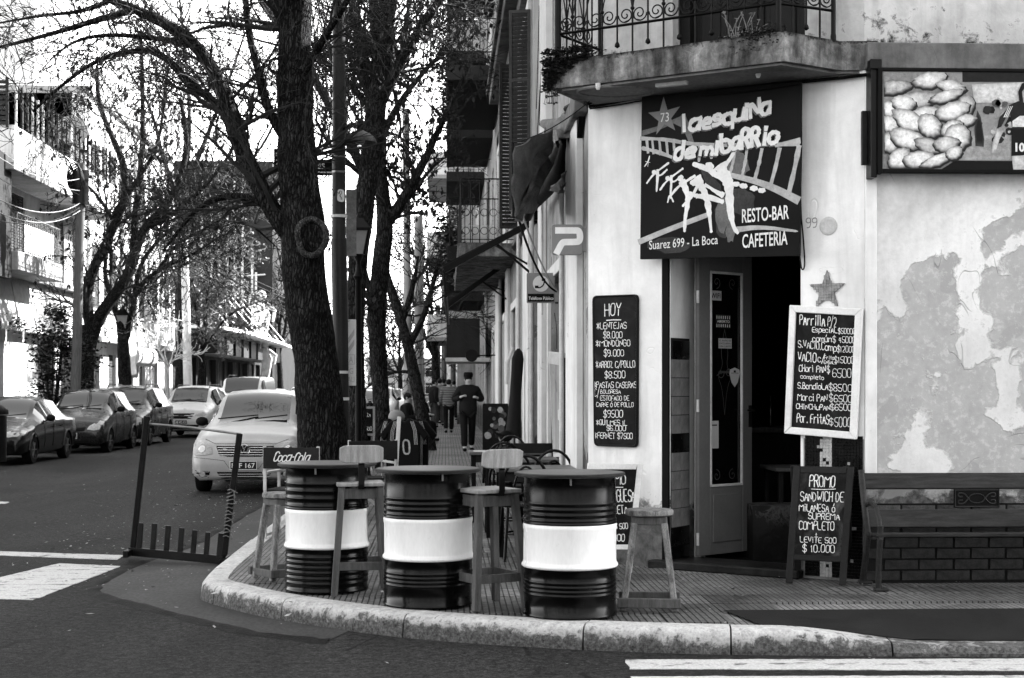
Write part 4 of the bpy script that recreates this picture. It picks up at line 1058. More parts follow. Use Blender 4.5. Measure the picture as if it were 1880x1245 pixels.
# ------------------------------------------------------------------ billboard on the side wall
BW = .16
x0, y0 = RW.hit(1611, 128, BW); x1 = x0 + 2.4; y1 = RW.hit(1700, 317, BW)[1]
bb = thing('picture_billboard', 'long framed photo panel of pastries and a footballer on the side wall', 'billboard', tuple(RW.pt(x0, y1, 0)))
ypx = lambda y: RW.hit(1750, y, BW)[1]; xpx = lambda x: RW.hit(x, 220, BW)[0]
m_print = M('glossy photo print', .45, .3, .1, 6, 60, .02, .001)
mb = MB(); mb.fbox(RW, x0 + .01, x1, y1 + .01, y0, BW - .05, BW - .002); mb.build('photo_panel', M('photo print grey', .30, .3, .25, 2.0, 60, .02, .001), bb)
mb = MB(); mb.fbox(RW, x0, x0 + .035, ypx(320), ypx(126), BW - .05, BW + .015); mb.build('frame_post', m_black, bb, bevel=.004)
for (a, b) in ((ypx(132), ypx(126)), (ypx(318), ypx(311))): mb = MB(); mb.fbox(RW, x0, x1, a, b, BW - .05, BW + .012); mb.build('frame_bar', m_black, bb, bevel=.004)
mb = MB(); mb.fbox(RW, x0 - .045, x0, ypx(326), ypx(112), 0.002, BW - .01); mb.fbox(RW, x0 - .055, x0 + .03, ypx(128), ypx(110), BW - .08, BW + .01); mb.build('mounting_bracket', m_dark_metal, bb, bevel=.004)
mb = MB(); mb.fbox(RW, x0 - .085, x0 - .045, ypx(300), ypx(200), .023, .06); mb.build('bracket_plate', m_wood_dark, bb, bevel=.003)
LW0 = BW + .0005
# printed pastries: shaded fans coloured per vertex (a flat photograph print)
def print_mat():
    n = N('pastry photo print'); at = n.n('VertexColor'); at.layer_name = 'print'
    return n.done(n.math('MULTIPLY', at.outputs[0], n.mapr(n.noise(26, 5, .75), .3, .7, .62, 1.15)), .35)
m_pprint = print_mat()
class VP:
    def __init__(s): s.v = []; s.f = []; s.c = []
    def fan(s, fr, pts, lay, cin, cout, ctr=None, mid=.6, cm=None):
        n = len(pts); c = ctr or (sum(p[0] for p in pts) / n, sum(p[1] for p in pts) / n); b = len(s.v)
        cm = cm if cm is not None else cin
        s.v.append(tuple(fr.pt(c[0], c[1], lay))); s.c.append(cin)
        for p in pts: s.v.append(tuple(fr.pt(c[0] + (p[0] - c[0]) * mid, c[1] + (p[1] - c[1]) * mid, lay))); s.c.append(cm)
        for i, p in enumerate(pts): s.v.append(tuple(fr.pt(p[0], p[1], lay))); s.c.append(cout if not hasattr(cout, '__call__') else cout(i, p))
        for i in range(n):
            j = (i + 1) % n; s.f.append((b, b + 1 + i, b + 1 + j)); s.f.append((b + 1 + i, b + 1 + n + i, b + 1 + n + j, b + 1 + j))
    def build(s, name, mat, parent, **k):
        off = wloc(parent); me = bpy.data.meshes.new(name); me.from_pydata([(p[0] - off.x, p[1] - off.y, p[2] - off.z) for p in s.v], [], s.f); me.materials.append(mat)
        ca_ = me.color_attributes.new('print', 'FLOAT_COLOR', 'POINT')
        for i, c in enumerate(s.c): ca_.data[i].color = (c, c, c, 1)
        o = bpy.data.objects.new(name, me); COL.objects.link(o); o.parent = parent
        for a, b in k.items(): o[a] = b
        return o
def bz(x, y): return (1450 + x / 2.965, y / 2.965)
vp = VP(); rp = random.Random(11)
bgp = hits(RW, [bz(*p) for p in [(512, 392), (870, 392), (940, 450), (985, 540), (1003, 640), (990, 730), (930, 840), (850, 905), (800, 918), (512, 918)]], LW0)
vp.fan(RW, bgp, LW0, .25, .32, mid=.7)
L_ = [(560, 470, 90, 40, .1, .55, .2), (760, 430, 80, 45, .2, .72, .45), (880, 470, 70, 40, -.2, .7, .4), (690, 540, 100, 45, .1, .6, .3), (850, 520, 80, 32, .3, .68, .35), (540, 590, 40, 45, .2, .8, .4), (620, 560, 55, 45, -.2, .8, .4), (960, 570, 38, 60, -.3, .62, .3), (740, 620, 70, 45, .1, .72, .35), (880, 600, 80, 50, .3, .78, .4), (960, 650, 50, 35, .1, .7, .3),
      (545, 670, 45, 45, -.4, .8, .35), (650, 650, 85, 55, -.5, .82, .3), (765, 680, 60, 58, -.8, .8, .3), (880, 700, 55, 50, .5, .8, .3), (915, 740, 60, 75, -.6, .78, .3), (535, 770, 42, 60, .5, .72, .2), (640, 750, 85, 55, -.3, .8, .28), (755, 790, 70, 45, -.35, .55, .2), (850, 780, 60, 45, .1, .68, .22), (590, 860, 60, 58, .7, .78, .25), (700, 865, 75, 50, .1, .8, .28), (800, 870, 85, 30, .35, .72, .3), (890, 830, 40, 35, .4, .75, .35)]
for i, (cx, cy, rx, ry, ang, ci, co) in enumerate(L_):
    pts = []; p_ = rp.uniform(1.45, 2.1); rx *= 1.22; ry *= 1.2
    for j in range(24):
        a = 2 * math.pi * j / 24; q_ = (abs(math.cos(a)) ** p_ + abs(math.sin(a)) ** p_) ** (-1 / p_) * (1 + .035 * math.cos(12 * a)) * rp.uniform(.96, 1.05); x = rx * math.cos(a) * q_; y = ry * math.sin(a) * q_ * (1.0 if math.sin(a) > 0 else .72)
        pts.append(bz(max(512, cx + x * math.cos(ang) + y * math.sin(ang)), min(920, cy - x * math.sin(ang) + y * math.cos(ang))))
    h_ = hits(RW, pts, LW0); hc_ = (sum(p[0] for p in h_) / 24, sum(p[1] for p in h_) / 24); c = (hc_[0] - .010, hc_[1] + .014)
    vp.fan(RW, [(hc_[0] + (p[0] - hc_[0]) * 1.06 + .006, hc_[1] + (p[1] - hc_[1]) * 1.08 - .008) for p in h_], LW0 + .0004 * i + .0001, .03, .05)
    vp.fan(RW, h_, LW0 + .0004 * (i + 1), min(1, ci * 1.1), (lambda k_, p, co=co, c=c: co * (.10 if p[1] < c[1] - .012 else .95)), c, .66, ci * .85)
# scene beside the pastries: pale sky, dark table, chair and the footballer
def shape(pts, v, v2=None, lay=0): vp.fan(RW, hits(RW, [bz(*p) for p in pts], LW0), LW0 + .0003 * lay, v, v if v2 is None else v2)
LY = 30
shape([(940, 380), (1600, 380), (1600, 446), (940, 446)], .03, lay=1); shape([(900, 874), (1600, 880), (1600, 930), (820, 925)], .01, lay=2)
shape([(990, 460), (1270, 448), (1270, 560), (1005, 560)], .62, .5, lay=2)
for i in range(26):
    x, y = rp.uniform(1030, 1210), rp.uniform(530, 780); s_ = rp.uniform(10, 38); shape([(x + s_ * math.cos(a) * rp.uniform(.5, 1), y + s_ * math.sin(a) * rp.uniform(.5, 1)) for a in [k * .9 for k in range(7)]], rp.choice([.02, .05, .15, .4, .5]), lay=4 + i % 5)
shape([(1020, 600), (1040, 640), (1058, 760), (1055, 800), (1010, 795), (1004, 700)], .02, .1, lay=10)
shape([(985, 740), (1230, 735), (1230, 872), (920, 870)], .36, .42, lay=3)
pl_ = 22
shape([(1205, 840), (1290, 840), (1292, 925), (1215, 928)], .55, .4, lay=pl_); shape([(1300, 840), (1380, 840), (1375, 925), (1300, 925)], .55, .4, lay=pl_)
shape([(1205, 700), (1390, 700), (1390, 850), (1300, 845), (1205, 850)], .012, lay=pl_ + 1)
shape([(1190, 575), (1240, 552), (1360, 552), (1400, 590), (1395, 705), (1210, 705)], .03, lay=pl_ + 2)
shape([(1210, 660), (1250, 632), (1400, 632), (1400, 692), (1210, 692)], .65, lay=pl_ + 3)
shape([(1195, 580), (1210, 575), (1150, 690), (1126, 700), (1140, 640)], .04, lay=pl_ + 3); shape([(1126, 700), (1170, 700), (1140, 760), (1120, 830), (1095, 840), (1100, 780)], .55, .35, lay=pl_ + 2)
for d_ in (0, 9, 18): shape([(1190 + d_, 580), (1194 + d_, 578), (1166 + d_, 640), (1161 + d_, 640)], .7, lay=pl_ + 4)
shape([(1250, 575), (1242, 500), (1262, 455), (1310, 440), (1350, 470), (1355, 575)], .02, lay=pl_ + 1); shape([(1270, 560), (1262, 500), (1290, 465), (1330, 480), (1335, 560)], .5, .35, lay=pl_ + 4)
vp.build('photo_print', m_pprint, bb, kind='stuff')
mb = MB(); a = RW.hit(*bz(1225, 825), BW); b = RW.hit(*bz(1275, 825), BW); printed(mb, RW, '10', a[0], b[0], a[1], .062, BW + .012, bold=.04); mb.build('shirt_number', m_sign_w, bb)

# wires bundled under the string course and down beside the sign
m_wire = M('black cable', .012, .6, .2)
def cable(name, pts, r, label, cat='cable', mat=None, sub=2, at=None, n=5):
    pts = [tuple(p) for p in pts]
    q = pts
    for _ in range(sub):
        z_ = [q[0]]
        for i in range(len(q) - 1):
            a, b = Vector(q[i]), Vector(q[i + 1]); z_ += [tuple(a.lerp(b, .25)), tuple(a.lerp(b, .75))]
        z_.append(q[-1]); q = z_
    mb = MB(); mb.tube(q, r, n); o = mb.build(name, mat or m_wire, at=Vector(q[0]), smooth=60); tag(o, label, cat); return o
def chp(pts, w): return [CH.pt(*CH.hit(x, y, w), w) for x, y in pts]
cable('cable_bundle', chp([(1082, 196), (1130, 188), (1180, 178)], .03) + chp([(1240, 172), (1330, 163), (1460, 152)], .05) + [RW.pt(*RW.hit(x, y, .04), .04) for x, y in [(1590, 138), (1612, 134)]], .014, 'thick black cable bundle along the wall under the balcony')
cable('cable_run', chp([(1083, 200), (1140, 192), (1182, 184)], .035) + chp([(1300, 176), (1400, 165), (1466, 154)], .16), .006, 'thin cable strung across the top of the big bar sign')
cable('sign_cable', chp([(1470, 150), (1472, 260), (1469, 380), (1475, 440), (1478, 490), (1472, 498), (1468, 470)], .03), .006, 'black cable looping down the right edge of the big bar sign')
cable('side_cable', [RW.pt(*RW.hit(x, y, .03), .03) for x, y in [(1540, 142), (1580, 136), (1700, 132), (1880, 131), (1990, 131)]], .007, 'thin cable clipped along the side wall above the photo panel')

# ------------------------------------------------------------------ barrels
def barrel(label, px, ybase, spx, dz=0, rz=0, tilt=0, first=None, lo=(.137, .163, .19, .217), hi=(.60, .635, .67, .705), seed=1):
    d = (H - .15) * F / (ybase - HY); p = P(px, ybase, d)
    if first:
        o = dup(first, (p.x, p.y, .155), rz, label); o['category'] = 'barrel table'; 
        return o
    r = .292
    def rib(z): return [(r - .001, z - .0125), (r + .0015, z - .007), (r + .0042, z), (r + .0015, z + .007), (r - .001, z + .0125)]
    rd = random.Random(seed); dn = [(rd.uniform(0, 6.28), rd.uniform(.1, .8), rd.uniform(.004, .010), rd.uniform(.05, .12)) for _ in range(9)]
    def dent(a, z): return -sum(dd * math.exp(-((((a - da + math.pi) % (2 * math.pi) - math.pi) * .29) ** 2 + (z - dz_) ** 2) / (2 * ds * ds)) for da, dz_, dd, ds in dn) / .29 * .5
    t = thing('barrel_table', label, 'barrel table', (0, 0, 0), 0, 'oil drum bar tables on the corner')
    prof = [(r - .012, .004), (r + .004, 0), (r + .006, .010), (r - .002, .02)]
    for z in lo: prof += rib(z)
    prof += [(r, .295), (r + .004, .300)]
    mb = MB(); mb.lathe([(.0, .002)] + prof + [(r - .002, .302)], n=72, wob=dent); mb.build('drum_body', m_black_gloss, t, smooth=60)
    mb = MB(); mb.lathe([(r - .003, .298), (r + .005, .300), (r + .013, .307), (r + .013, .318), (r + .004, .332), (r + .002, .345), (r + .001, .53), (r + .005, .545), (r + .006, .562), (r + .002, .574), (r - .003, .576)], n=72, wob=dent); mb.build('white_band', m_white_gloss, t, smooth=60)
    prof = [(r - .003, .570), (r + .005, .576), (r + .006, .583), (r + .001, .592)]
    for z in hi: prof += rib(z)
    prof += [(r - .002, .80), (r - .004, .855), (r + .004, .862), (r + .006, .870), (r - .006, .876)]
    mb = MB(); mb.lathe(prof, n=72, wob=dent); mb.build('drum_body', m_black_gloss, t, smooth=60)
    mb = MB(); R_ = .345
    mb.lathe([(0, .868), (R_ - .01, .868), (R_, .874), (R_ + .002, .884), (R_ - .004, .892), (R_ - .014, .8945), (0, .895)], n=64, wob=lambda a, z: .004 * math.sin(3 * a + 1) + .002 * math.sin(11 * a)); tt = mb.build('tabletop', m_tabletop, t, smooth=50)
    mb = MB(); mb.lathe([(R_ + .0005, .873), (R_ + .0055, .876), (R_ + .0055, .888), (R_ - .002, .893)], n=64, wob=lambda a, z: .004 * math.sin(3 * a + 1) + .002 * math.sin(11 * a)); mb.build('edge_band', m_table_rim, tt, smooth=50)
    for a in (-1.75, .4, 2.5):
        mb = MB(); c = V(math.cos(a), math.sin(a), 0) * (r + .012); mb.beam(c + V(0, 0, .865), c + V(0, 0, .825), .012, .006, side=V(-math.sin(a), math.cos(a), 0)); mb.build('clip', m_steel, t)
    t.location = (p.x, p.y, .155); t.rotation_euler = (0, 0, rz)
    return t
b1 = barrel('black and white oil drum table nearest the street tree, beside the logo chair', 600, 1081, 165, lo=(.06, .096, .136, .172, .208, .243), hi=(.60, .653, .705, .755), seed=1)
b2_ = barrel('black and white oil drum table in the middle between the two backed stools', 786, 1108, 170, rz=.5, seed=2)
b3_ = barrel('black and white oil drum table on the right beside the round worn stool', 1046, 1127, 175, rz=.12, seed=3)

# ------------------------------------------------------------------ stools
def leg_(mb, a, b, w=.042, h=.042, w2=None, side=(1, 0, 0)): mb.beam(a, b, w, h, side, w2=w2, h2=w2)
def stool(label, px, ybase, rz, back=True, first=None):
    d = (H - .15) * F / (ybase - HY); p = P(px, ybase, d)
    if first: return dup(first, (p.x, p.y, .155), rz, label)
    t = thing('bar_stool', label, 'bar stool', (0, 0, 0), 0, 'square wooden bar stools')
    hs = .745
    mb = MB(); mb.box(-.175, .175, -.165, .165, hs, hs + .026); mb.build('seat', m_wood_light, t, bevel=.006, segs=2)
    for sx in (-1, 1):
        for sy in (-1, 1):
            mb = MB(); leg_(mb, (sx * .195, sy * .185, 0), (sx * .135, sy * .13, hs - .001), .045, .045); mb.build('leg', m_wood_mid, t, bevel=.003)
    for sx in (-1, 1):
        mb = MB(); mb.beam((sx * .138, -.115, hs - .05), (sx * .138, .115, hs - .05), .022, .07, (1, 0, 0)); mb.build('apron', m_wood_mid, t, bevel=.002)
        mb = MB(); mb.beam((sx * .178, -.15, .20), (sx * .178, .15, .20), .024, .055, (1, 0, 0)); mb.build('stretcher', m_wood_mid, t, bevel=.002)
    for sy in (-1, 1):
        mb = MB(); mb.beam((-.115, sy * .133, hs - .05), (.115, sy * .133, hs - .05), .022, .07, (0, 1, 0)); mb.build('apron', m_wood_mid, t, bevel=.002)
        mb = MB(); mb.beam((-.155, sy * .168, .20), (.155, sy * .168, .20), .024, .055, (0, 1, 0)); mb.build('stretcher', m_wood_mid, t, bevel=.002)
    mb = MB()
    pts = [V(-.05, 0, hs - .012), V(-.19, 0, hs - .012), V(-.205, 0, hs + .02), V(-.20, 0, hs + .15), V(-.225, 0, hs + .27)]
    for i in range(len(pts) - 1): mb.beam(pts[i], pts[i + 1] + (pts[i + 1] - pts[i]).normalized() * .002, .042, .007, side=(0, 1, 0))
    br = mb.build('back_bracket', m_dark_metal, t, bevel=.001)
    for z in (.205, .25): mb = MB(); mb.ball((-.234 + (z - .25) * -.2, 0, hs + z), .008, .009, .009, 8, 5); mb.build('bolt', m_steel, br, smooth=60)
    # curved back board
    mb = MB(); n = 10; W_ = .15; rows_ = []
    for i in range(n + 1):
        t_ = -1 + 2 * i / n; y = t_ * W_; x = -.215 + .022 * t_ * t_; hh = .062 - (.018 if abs(t_) > .95 else (.004 if abs(t_) > .75 else 0))
        rows_.append([V(x, y, hs + .225 - hh), V(x - .016, y, hs + .225 - hh + .002), V(x - .030, y, hs + .225 + hh), V(x - .012, y, hs + .225 + hh)])
    for r_ in rows_: mb.v += [tuple(q) for q in r_]
    for i in range(n):
        for j in range(4): j2 = (j + 1) % 4; mb.f.append((i * 4 + j, i * 4 + j2, (i + 1) * 4 + j2, (i + 1) * 4 + j)); mb.m.append(0)
    mb.f += [(3, 2, 1, 0), (n * 4, n * 4 + 1, n * 4 + 2, n * 4 + 3)]; mb.m += [0, 0]
    mb.build('backrest', m_wood_light, t, bevel=.004)
    t.location = (p.x, p.y, .155); t.rotation_euler = (0, 0, rz)
    return t
s1 = stool('wooden bar stool with low backrest standing between the first and middle drum tables', 660, 1088, R(97))
s2 = stool('wooden bar stool with low backrest standing between the middle and right drum tables', 893, 1114, R(118), first=s1)
# round worn stool
d = (H - .15) * F / (1118 - HY); p = P(1192, 1118, d)
rs_ = thing('round_stool', 'weathered round wooden stool without back beside the right drum table', 'bar stool', (p.x, p.y, .155), R(4))
rs_.location = (0, 0, 0); rs_.rotation_euler = (0, 0, 0)
mb = MB(); mb.lathe([(0, .60), (.142, .60), (.155, .608), (.157, .63), (.150, .640), (0, .643)], n=40); mb.build('seat', m_wood_worn, rs_, smooth=50)
mb = MB(); mb.box(-.115, .115, -.105, .105, .545, .599); mb.build('seat_block', m_wood_mid, rs_, bevel=.006)
for sx in (-1, 1):
    for sy in (-1, 1): mb = MB(); leg_(mb, (sx * .165, sy * .14, .0), (sx * .095, sy * .085, .56), .042, .042); mb.build('leg', m_wood_worn, rs_, bevel=.005)
for sy in (-1, 1): mb = MB(); mb.beam((-.20, sy * .165, .055), (.20, sy * .165, .055), .035, .06, (0, 1, 0)); mb.build('stretcher', m_wood_mid, rs_, bevel=.004)
for sx in (-1, 1): mb = MB(); mb.beam((sx * .165, -.147, .05), (sx * .165, .147, .05), .03, .05, (1, 0, 0)); mb.build('stretcher', m_wood_mid, rs_, bevel=.004)
rs_.location = (p.x, p.y, .155); rs_.rotation_euler = (0, 0, R(-8))
p = P(520, 1062, (H - .15) * F / (1062 - HY)); dup(rs_, (p.x, p.y, .155), R(35), 'brown wooden stool half hidden behind the drum table nearest the street tree')

# ------------------------------------------------------------------ A-frame boards
def aframe(label, corners, ygr, lean, mats, inner_d, lines, zfun, kk, seed, legs=.0, uline=None, name='sandwich_board'):
    """corners: px of the front leaf, bottom two stand on the pavement"""
    (x0, y0), (x1, y1), (x2, y2), (x3, y3) = corners
    bl = onZ(x3, y3, .155); br = onZ(x2, y2, .155)
    r = (br - bl).normalized(); n = V(r.y, -r.x, 0); upv = (V(0, 0, 1) - n * lean).normalized()
    fr = Fr(bl, r, r.cross(upv), upv)
    t = thing(name, label, 'menu board', tuple(bl))
    q = [fr.hit(x0, y0), fr.hit(x1, y1), fr.hit(x2, y2), (0, 0)]
    return t, fr, q
def build_aframe(label, corners, panel_px, fw, fmat, bmat, lines, zf, lean=.22, rear=True):
    t, fr, q = aframe(label, corners, 0, lean, None, 0, None, None, 0, 0)
    (tlx, tly), (trx, try_), (brx, bry), (blx, bly) = q
    pq = [fr.hit(*p) for p in panel_px]
    mb = MB(); mb.fpoly(fr, [(pq[0][0] - .02, pq[0][1] + .02), (pq[1][0] + .02, pq[1][1] + .02), (pq[2][0] + .02, pq[2][1] - .02), (pq[3][0] - .02, pq[3][1] - .02)], -.014, -.004); pn = mb.build('blackboard_panel', bmat, t)
    W_ = fw
    mb = MB(); mb.fpoly(fr, [(tlx, tly), (tlx + W_, tly), (blx + W_, 0), (blx, 0)], -.02, .003); mb.build('leg', fmat, t, bevel=.003)
    mb = MB(); mb.fpoly(fr, [(trx - W_, try_), (trx, try_), (brx, 0), (brx - W_, 0)], -.02, .003); mb.build('leg', fmat, t, bevel=.003)
    mb = MB(); mb.fpoly(fr, [(tlx + W_, tly - .002), (trx - W_, try_ - .002), (pq[1][0], pq[1][1]), (pq[0][0], pq[0][1])], -.02, .001); mb.build('top_rail', fmat, t, bevel=.003)
    mb = MB(); mb.fpoly(fr, [(pq[3][0] - .01, pq[3][1]), (pq[2][0] + .01, pq[2][1]), (pq[2][0] + .012, pq[2][1] - fw * .8), (pq[3][0] - .012, pq[3][1] - fw * .8)], -.02, .001); mb.build('bottom_rail', fmat, t, bevel=.003)
    # rear leaf
    f2 = Fr(fr.o - V(fr.n.x, fr.n.y, 0).normalized() * (tly * fr.up.z * 0 + lean * 2 * tly * .98) , fr.r, None, (V(0, 0, 1) + V(fr.n.x, fr.n.y, 0).normalized() * lean).normalized())
    for a in (blx, brx - W_) if rear else (): mb = MB(); mb.fpoly(f2, [(a, 0), (a + W_, 0), (a + W_, tly), (a, tly)], -.02, .0); mb.build('rear_leg', fmat, t, bevel=.003)
    if rear: mb = MB(); mb.fpoly(f2, [(blx + W_, .2), (brx - W_, .2), (brx - W_, tly - .01), (blx + W_, tly - .01)], -.014, -.004); mb.build('rear_panel', bmat, t)
    mb = MB()
    sc_ = (fr.o - C0).length / F
    for i, (tx, x0, x1, y, h, wd) in enumerate(lines):
        a = fr.hit(*zf(x0, y)); b = fr.hit(*zf(x1, y)); k = sc_ * zf.s
        if tx == '_': ribbon(mb, fr, [a, ((a[0] + b[0]) / 2, a[1] - .002), b], wd * k, -.002)
        else: scrawl(mb, fr, tx, a[0], b[0], a[1], h * k, wd * k, -.002, i + 80)
    mb.build('chalk_writing', m_chalk, pn)
    return t
def zfm(x0, y0, s):
    f = lambda x, y: (x0 + x / s, y0 + y / s); f.s = 1 / s; return f
pz = zfm(1400, 820, 2.929)
build_aframe('black framed pavement chalkboard offering the sandwich promo, right of the doorway', [(1457, 855), (1568, 857), (1553, 1075), (1442, 1070)], [(1469, 868), (1553, 870), (1544, 1022), (1460, 1018)], .05, m_wood_dark, m_board_smear,
    [('PROMO', 252, 388, 215, 62, 6.5), ('_', 262, 392, 228, 0, 4), ('SANDWICH DE', 204, 434, 292, 50, 5.2), ('MiLANESA ó', 196, 390, 346, 40, 5), ('SUPREMA', 246, 414, 390, 34, 5), ('COMPLETO', 196, 384, 444, 44, 5.2), ('+', 280, 296, 476, 22, 4), ('LEViTE 500', 202, 396, 514, 30, 4.6), ('$ 10.000', 216, 386, 565, 38, 5)], pz)
wz = zfm(780, 780, 3.112)
wq = onZ(1160, 1012, .155)
build_aframe('white framed pavement chalkboard half hidden behind the right drum table', [(1080, 850), (1181, 851), (1160, 1052), (1060, 1056)], [(1088, 862), (1168, 862), (1152, 1000), (1072, 1000)], .048, m_white_paint, m_board,
    [('PROMO', 985, 1148, 342, 52, 7), ('_', 1000, 1132, 357, 0, 5), ('HAMBURGUESA', 962, 1200, 445, 70, 7), ('COMPLETA', 990, 1158, 510, 48, 6.5), ('PAPAS 500', 1020, 1160, 598, 32, 5.5), ('$8000', 1030, 1142, 668, 40, 6)], wz, lean=.06, rear=False)

# ------------------------------------------------------------------ bench on the side wall
bn = thing('street_bench', 'dark green plank bench with cast iron ends against the side wall', 'bench', tuple(onZ(1605, 1085, .155)))
m_bench = M('dark bench paint', .052, .35, .45, 7, 70, .2, .003, streak=(.8, 6, 6), spots=.1)
yb = B.y
fb = RW
bx0 = fb.hit(1580, 900, .2)[0]; bx1 = bx0 + 2.2
def yy(py, w): return fb.hit(1700, py, w)[1]
def plank(name, w0, za, w1, zb_2, th, m=m_bench):
    mb = MB(); a0 = fb.pt(bx0, za, w0); a1 = fb.pt(bx1, za, w0); b1_ = fb.pt(bx1, zb_2, w1); b0_ = fb.pt(bx0, zb_2, w1)
    nn = (a1 - a0).cross(b0_ - a0).normalized() * th
    mb.prism([a0, a1, b1_, b0_], -nn); return mb.build(name, m, bn, bevel=.006, segs=2)
plank('back_slat', .20, yy(897, .2), .165, yy(868, .17), .03)
plank('back_slat', .29, yy(968, .29), .255, yy(935, .26), .03)
plank('seat_slat', .62, yy(979, .62) , .50, yy(979, .62) - .005, .028, m_bench)
plank('seat_slat', .47, yy(979, .62) - .008, .35, yy(979, .62) - .02, .028)
# emblem plate between the back slats
pa = fb.hit(1752, 898, .22); pb_ = fb.hit(1836, 932, .22)
mb = MB(); mb.fbox(fb, pa[0], pb_[0], pb_[1], pa[1], .20, .212); ep = mb.build('cast_plate', m_iron, bn, bevel=.003)
mb = MB(); cu, cv = (pa[0] + pb_[0]) / 2, (pa[1] + pb_[1]) / 2; hw, hh_ = (pb_[0] - pa[0]) / 2, (pa[1] - pb_[1]) / 2
for k_ in (.94,): 
    q = [(cu - hw * k_, cv - hh_ * .88), (cu + hw * k_, cv - hh_ * .88), (cu + hw * k_, cv + hh_ * .88), (cu - hw * k_, cv + hh_ * .88)]
    mb.tube([fb.pt(a, b, .214) for a, b in q + q[:1]], .004, 5)
ov = [(cu + hw * .34 * math.cos(a * math.pi / 10), cv + hh_ * .5 * math.sin(a * math.pi / 10)) for a in range(21)]
mb.tube([fb.pt(a, b, .214) for a, b in ov], .004, 5)
for s_ in (-1, 1):
    for t_ in (-1, 1): mb.tube([fb.pt(a, b, .214) for a, b in chaikin([(cu + s_ * hw * .36, cv), (cu + s_ * hw * .55, cv + t_ * hh_ * .55), (cu + s_ * hw * .82, cv + t_ * hh_ * .6), (cu + s_ * hw * .8, cv + t_ * hh_ * .15), (cu + s_ * hw * .62, cv + t_ * hh_ * .2)], 2)], .005, 5)
mb.build('scroll_relief', M('worn cast iron', .06, .4, .4), ep, smooth=60)
# cast iron end frame
def iron(pts, r, nm='end_frame'):
    mb = MB(); mb.tube([fb.pt(u, v, w) for u, v, w in pts], r, 8); return mb.build(nm, m_bench, bn, smooth=60)
for ue in (bx0 + .03, bx1 - .1):
    iron([(ue, .16, .55), (ue, .35, .56), (ue + .0, yy(979, .62) - .02, .60), (ue, yy(979, .62) + .05, .60)], .022)
    iron([(ue - .015, yy(866, .17) + .01, .16), (ue - .012, yy(920, .25), .22), (ue - .01, yy(979, .3) - .0, .32), (ue, .35, .22), (ue, .16, .14)], .024)
    iron([(ue, yy(979, .62) - .03, .62), (ue, yy(979, .62) - .05, .45), (ue - .005, yy(979, .6) - .04, .30)], .018)
    for w__ in (.55, .14): mb = MB(); mb.fbox(fb, ue - .03, ue + .07, .155, .175, w__ - .03, w__ + .03); mb.build('foot', m_bench, bn, bevel=.005)
    ar = [(ue, yy(979, .3) + .20, .24), (ue, yy(979, .3) + .23, .36), (ue, yy(979, .3) + .20, .50), (ue, yy(979, .3) + .10, .58), (ue, yy(979, .3) + .02, .60)]
    mb = MB(); mb.tube([fb.pt(*p) for p in [tuple(x) for x in ar]], .018, 8); mb.ball(fb.pt(*ar[1]), .03, n=10, k=6); mb.build('armrest', m_bench, bn, smooth=60)
for uu, py in ((RW.hit(1790, 955, .29)[0], 955), (RW.hit(1620, 880, .2)[0], 884)):
    pass

# ------------------------------------------------------------------ timber barrier in the gutter
bar_ = thing('road_barrier', 'tilting dark timber barrier with two tall posts standing in the road by the kerb', 'barrier', tuple(onZ(330, 1025, .004)))
m_bar = M('tarred timber', .014, .5, .5, 9, 60, .3, .003)
D0 = 4424 / (1015 - 712) 
def bp(px, py, d=14.0): return P(px, py, d)
def bbeam(a, b, w, h, nm, m=m_bar, bev=.004):
    mb = MB(); mb.beam(a, b, w, h, (1, 0, 0) if abs((b - a).z) > .3 else (0, 0, 1)); return mb.build(nm, m, bar_, bevel=bev)
dL, dR = 13.9, 13.6
bbeam(P(243, 1018, dL), P(270, 764, dL), .05, .05, 'post'); bbeam(P(412, 1020, dR), P(440, 796, dR), .05, .05, 'post')
mb = MB(); mb.tube([P(272, 778, dL), P(350, 785, 13.75), P(441, 797, dR)], .012, 6); mb.build('wire_rod', m_steel, bar_, smooth=60)
bbeam(P(238, 1012, dL), P(412, 1028, dR), .075, .06, 'base_beam')
for px, y1_, y0_ in ((258, 960, 1012), (283, 961, 1013), (308, 965, 1016), (333, 969, 1019), (357, 973, 1021), (381, 977, 1024), (408, 979, 1024)):
    dd = dL + (dR - dL) * (px - 243) / 170; mb = MB(); mb.beam(P(px - 3, y0_, dd), P(px + 1, y1_, dd), .045 if px < 400 else .075, .04, (1, 0, 0)); mb.build('stake', m_wood_dark, bar_, bevel=.003)
bbeam(P(238, 1012, dL) + V(0, .25, -.01), P(238, 1012, dL) + V(0, -.18, -.01), .06, .05, 'foot'); bbeam(P(412, 1028, dR) + V(0, .25, -.01), P(412, 1028, dR) + V(0, -.18, -.01), .06, .05, 'foot')
rt_ = random.Random(3); mb = MB()
for i in range(14):
    t = i / 13; c = P(416 + t * 8, 985 - t * 85, dR - .03); mb.tube([c + V(-.03, 0, 0), c + V(.0, -.03, .01), c + V(.03, 0, rt_.uniform(-.02, .03)), c + V(.03 + rt_.uniform(0, .03), 0, rt_.uniform(-.06, .02))], .005, 5)
mb.build('rag_binding', M('frayed tape', .2, .9, .4, 20), bar_, smooth=60)
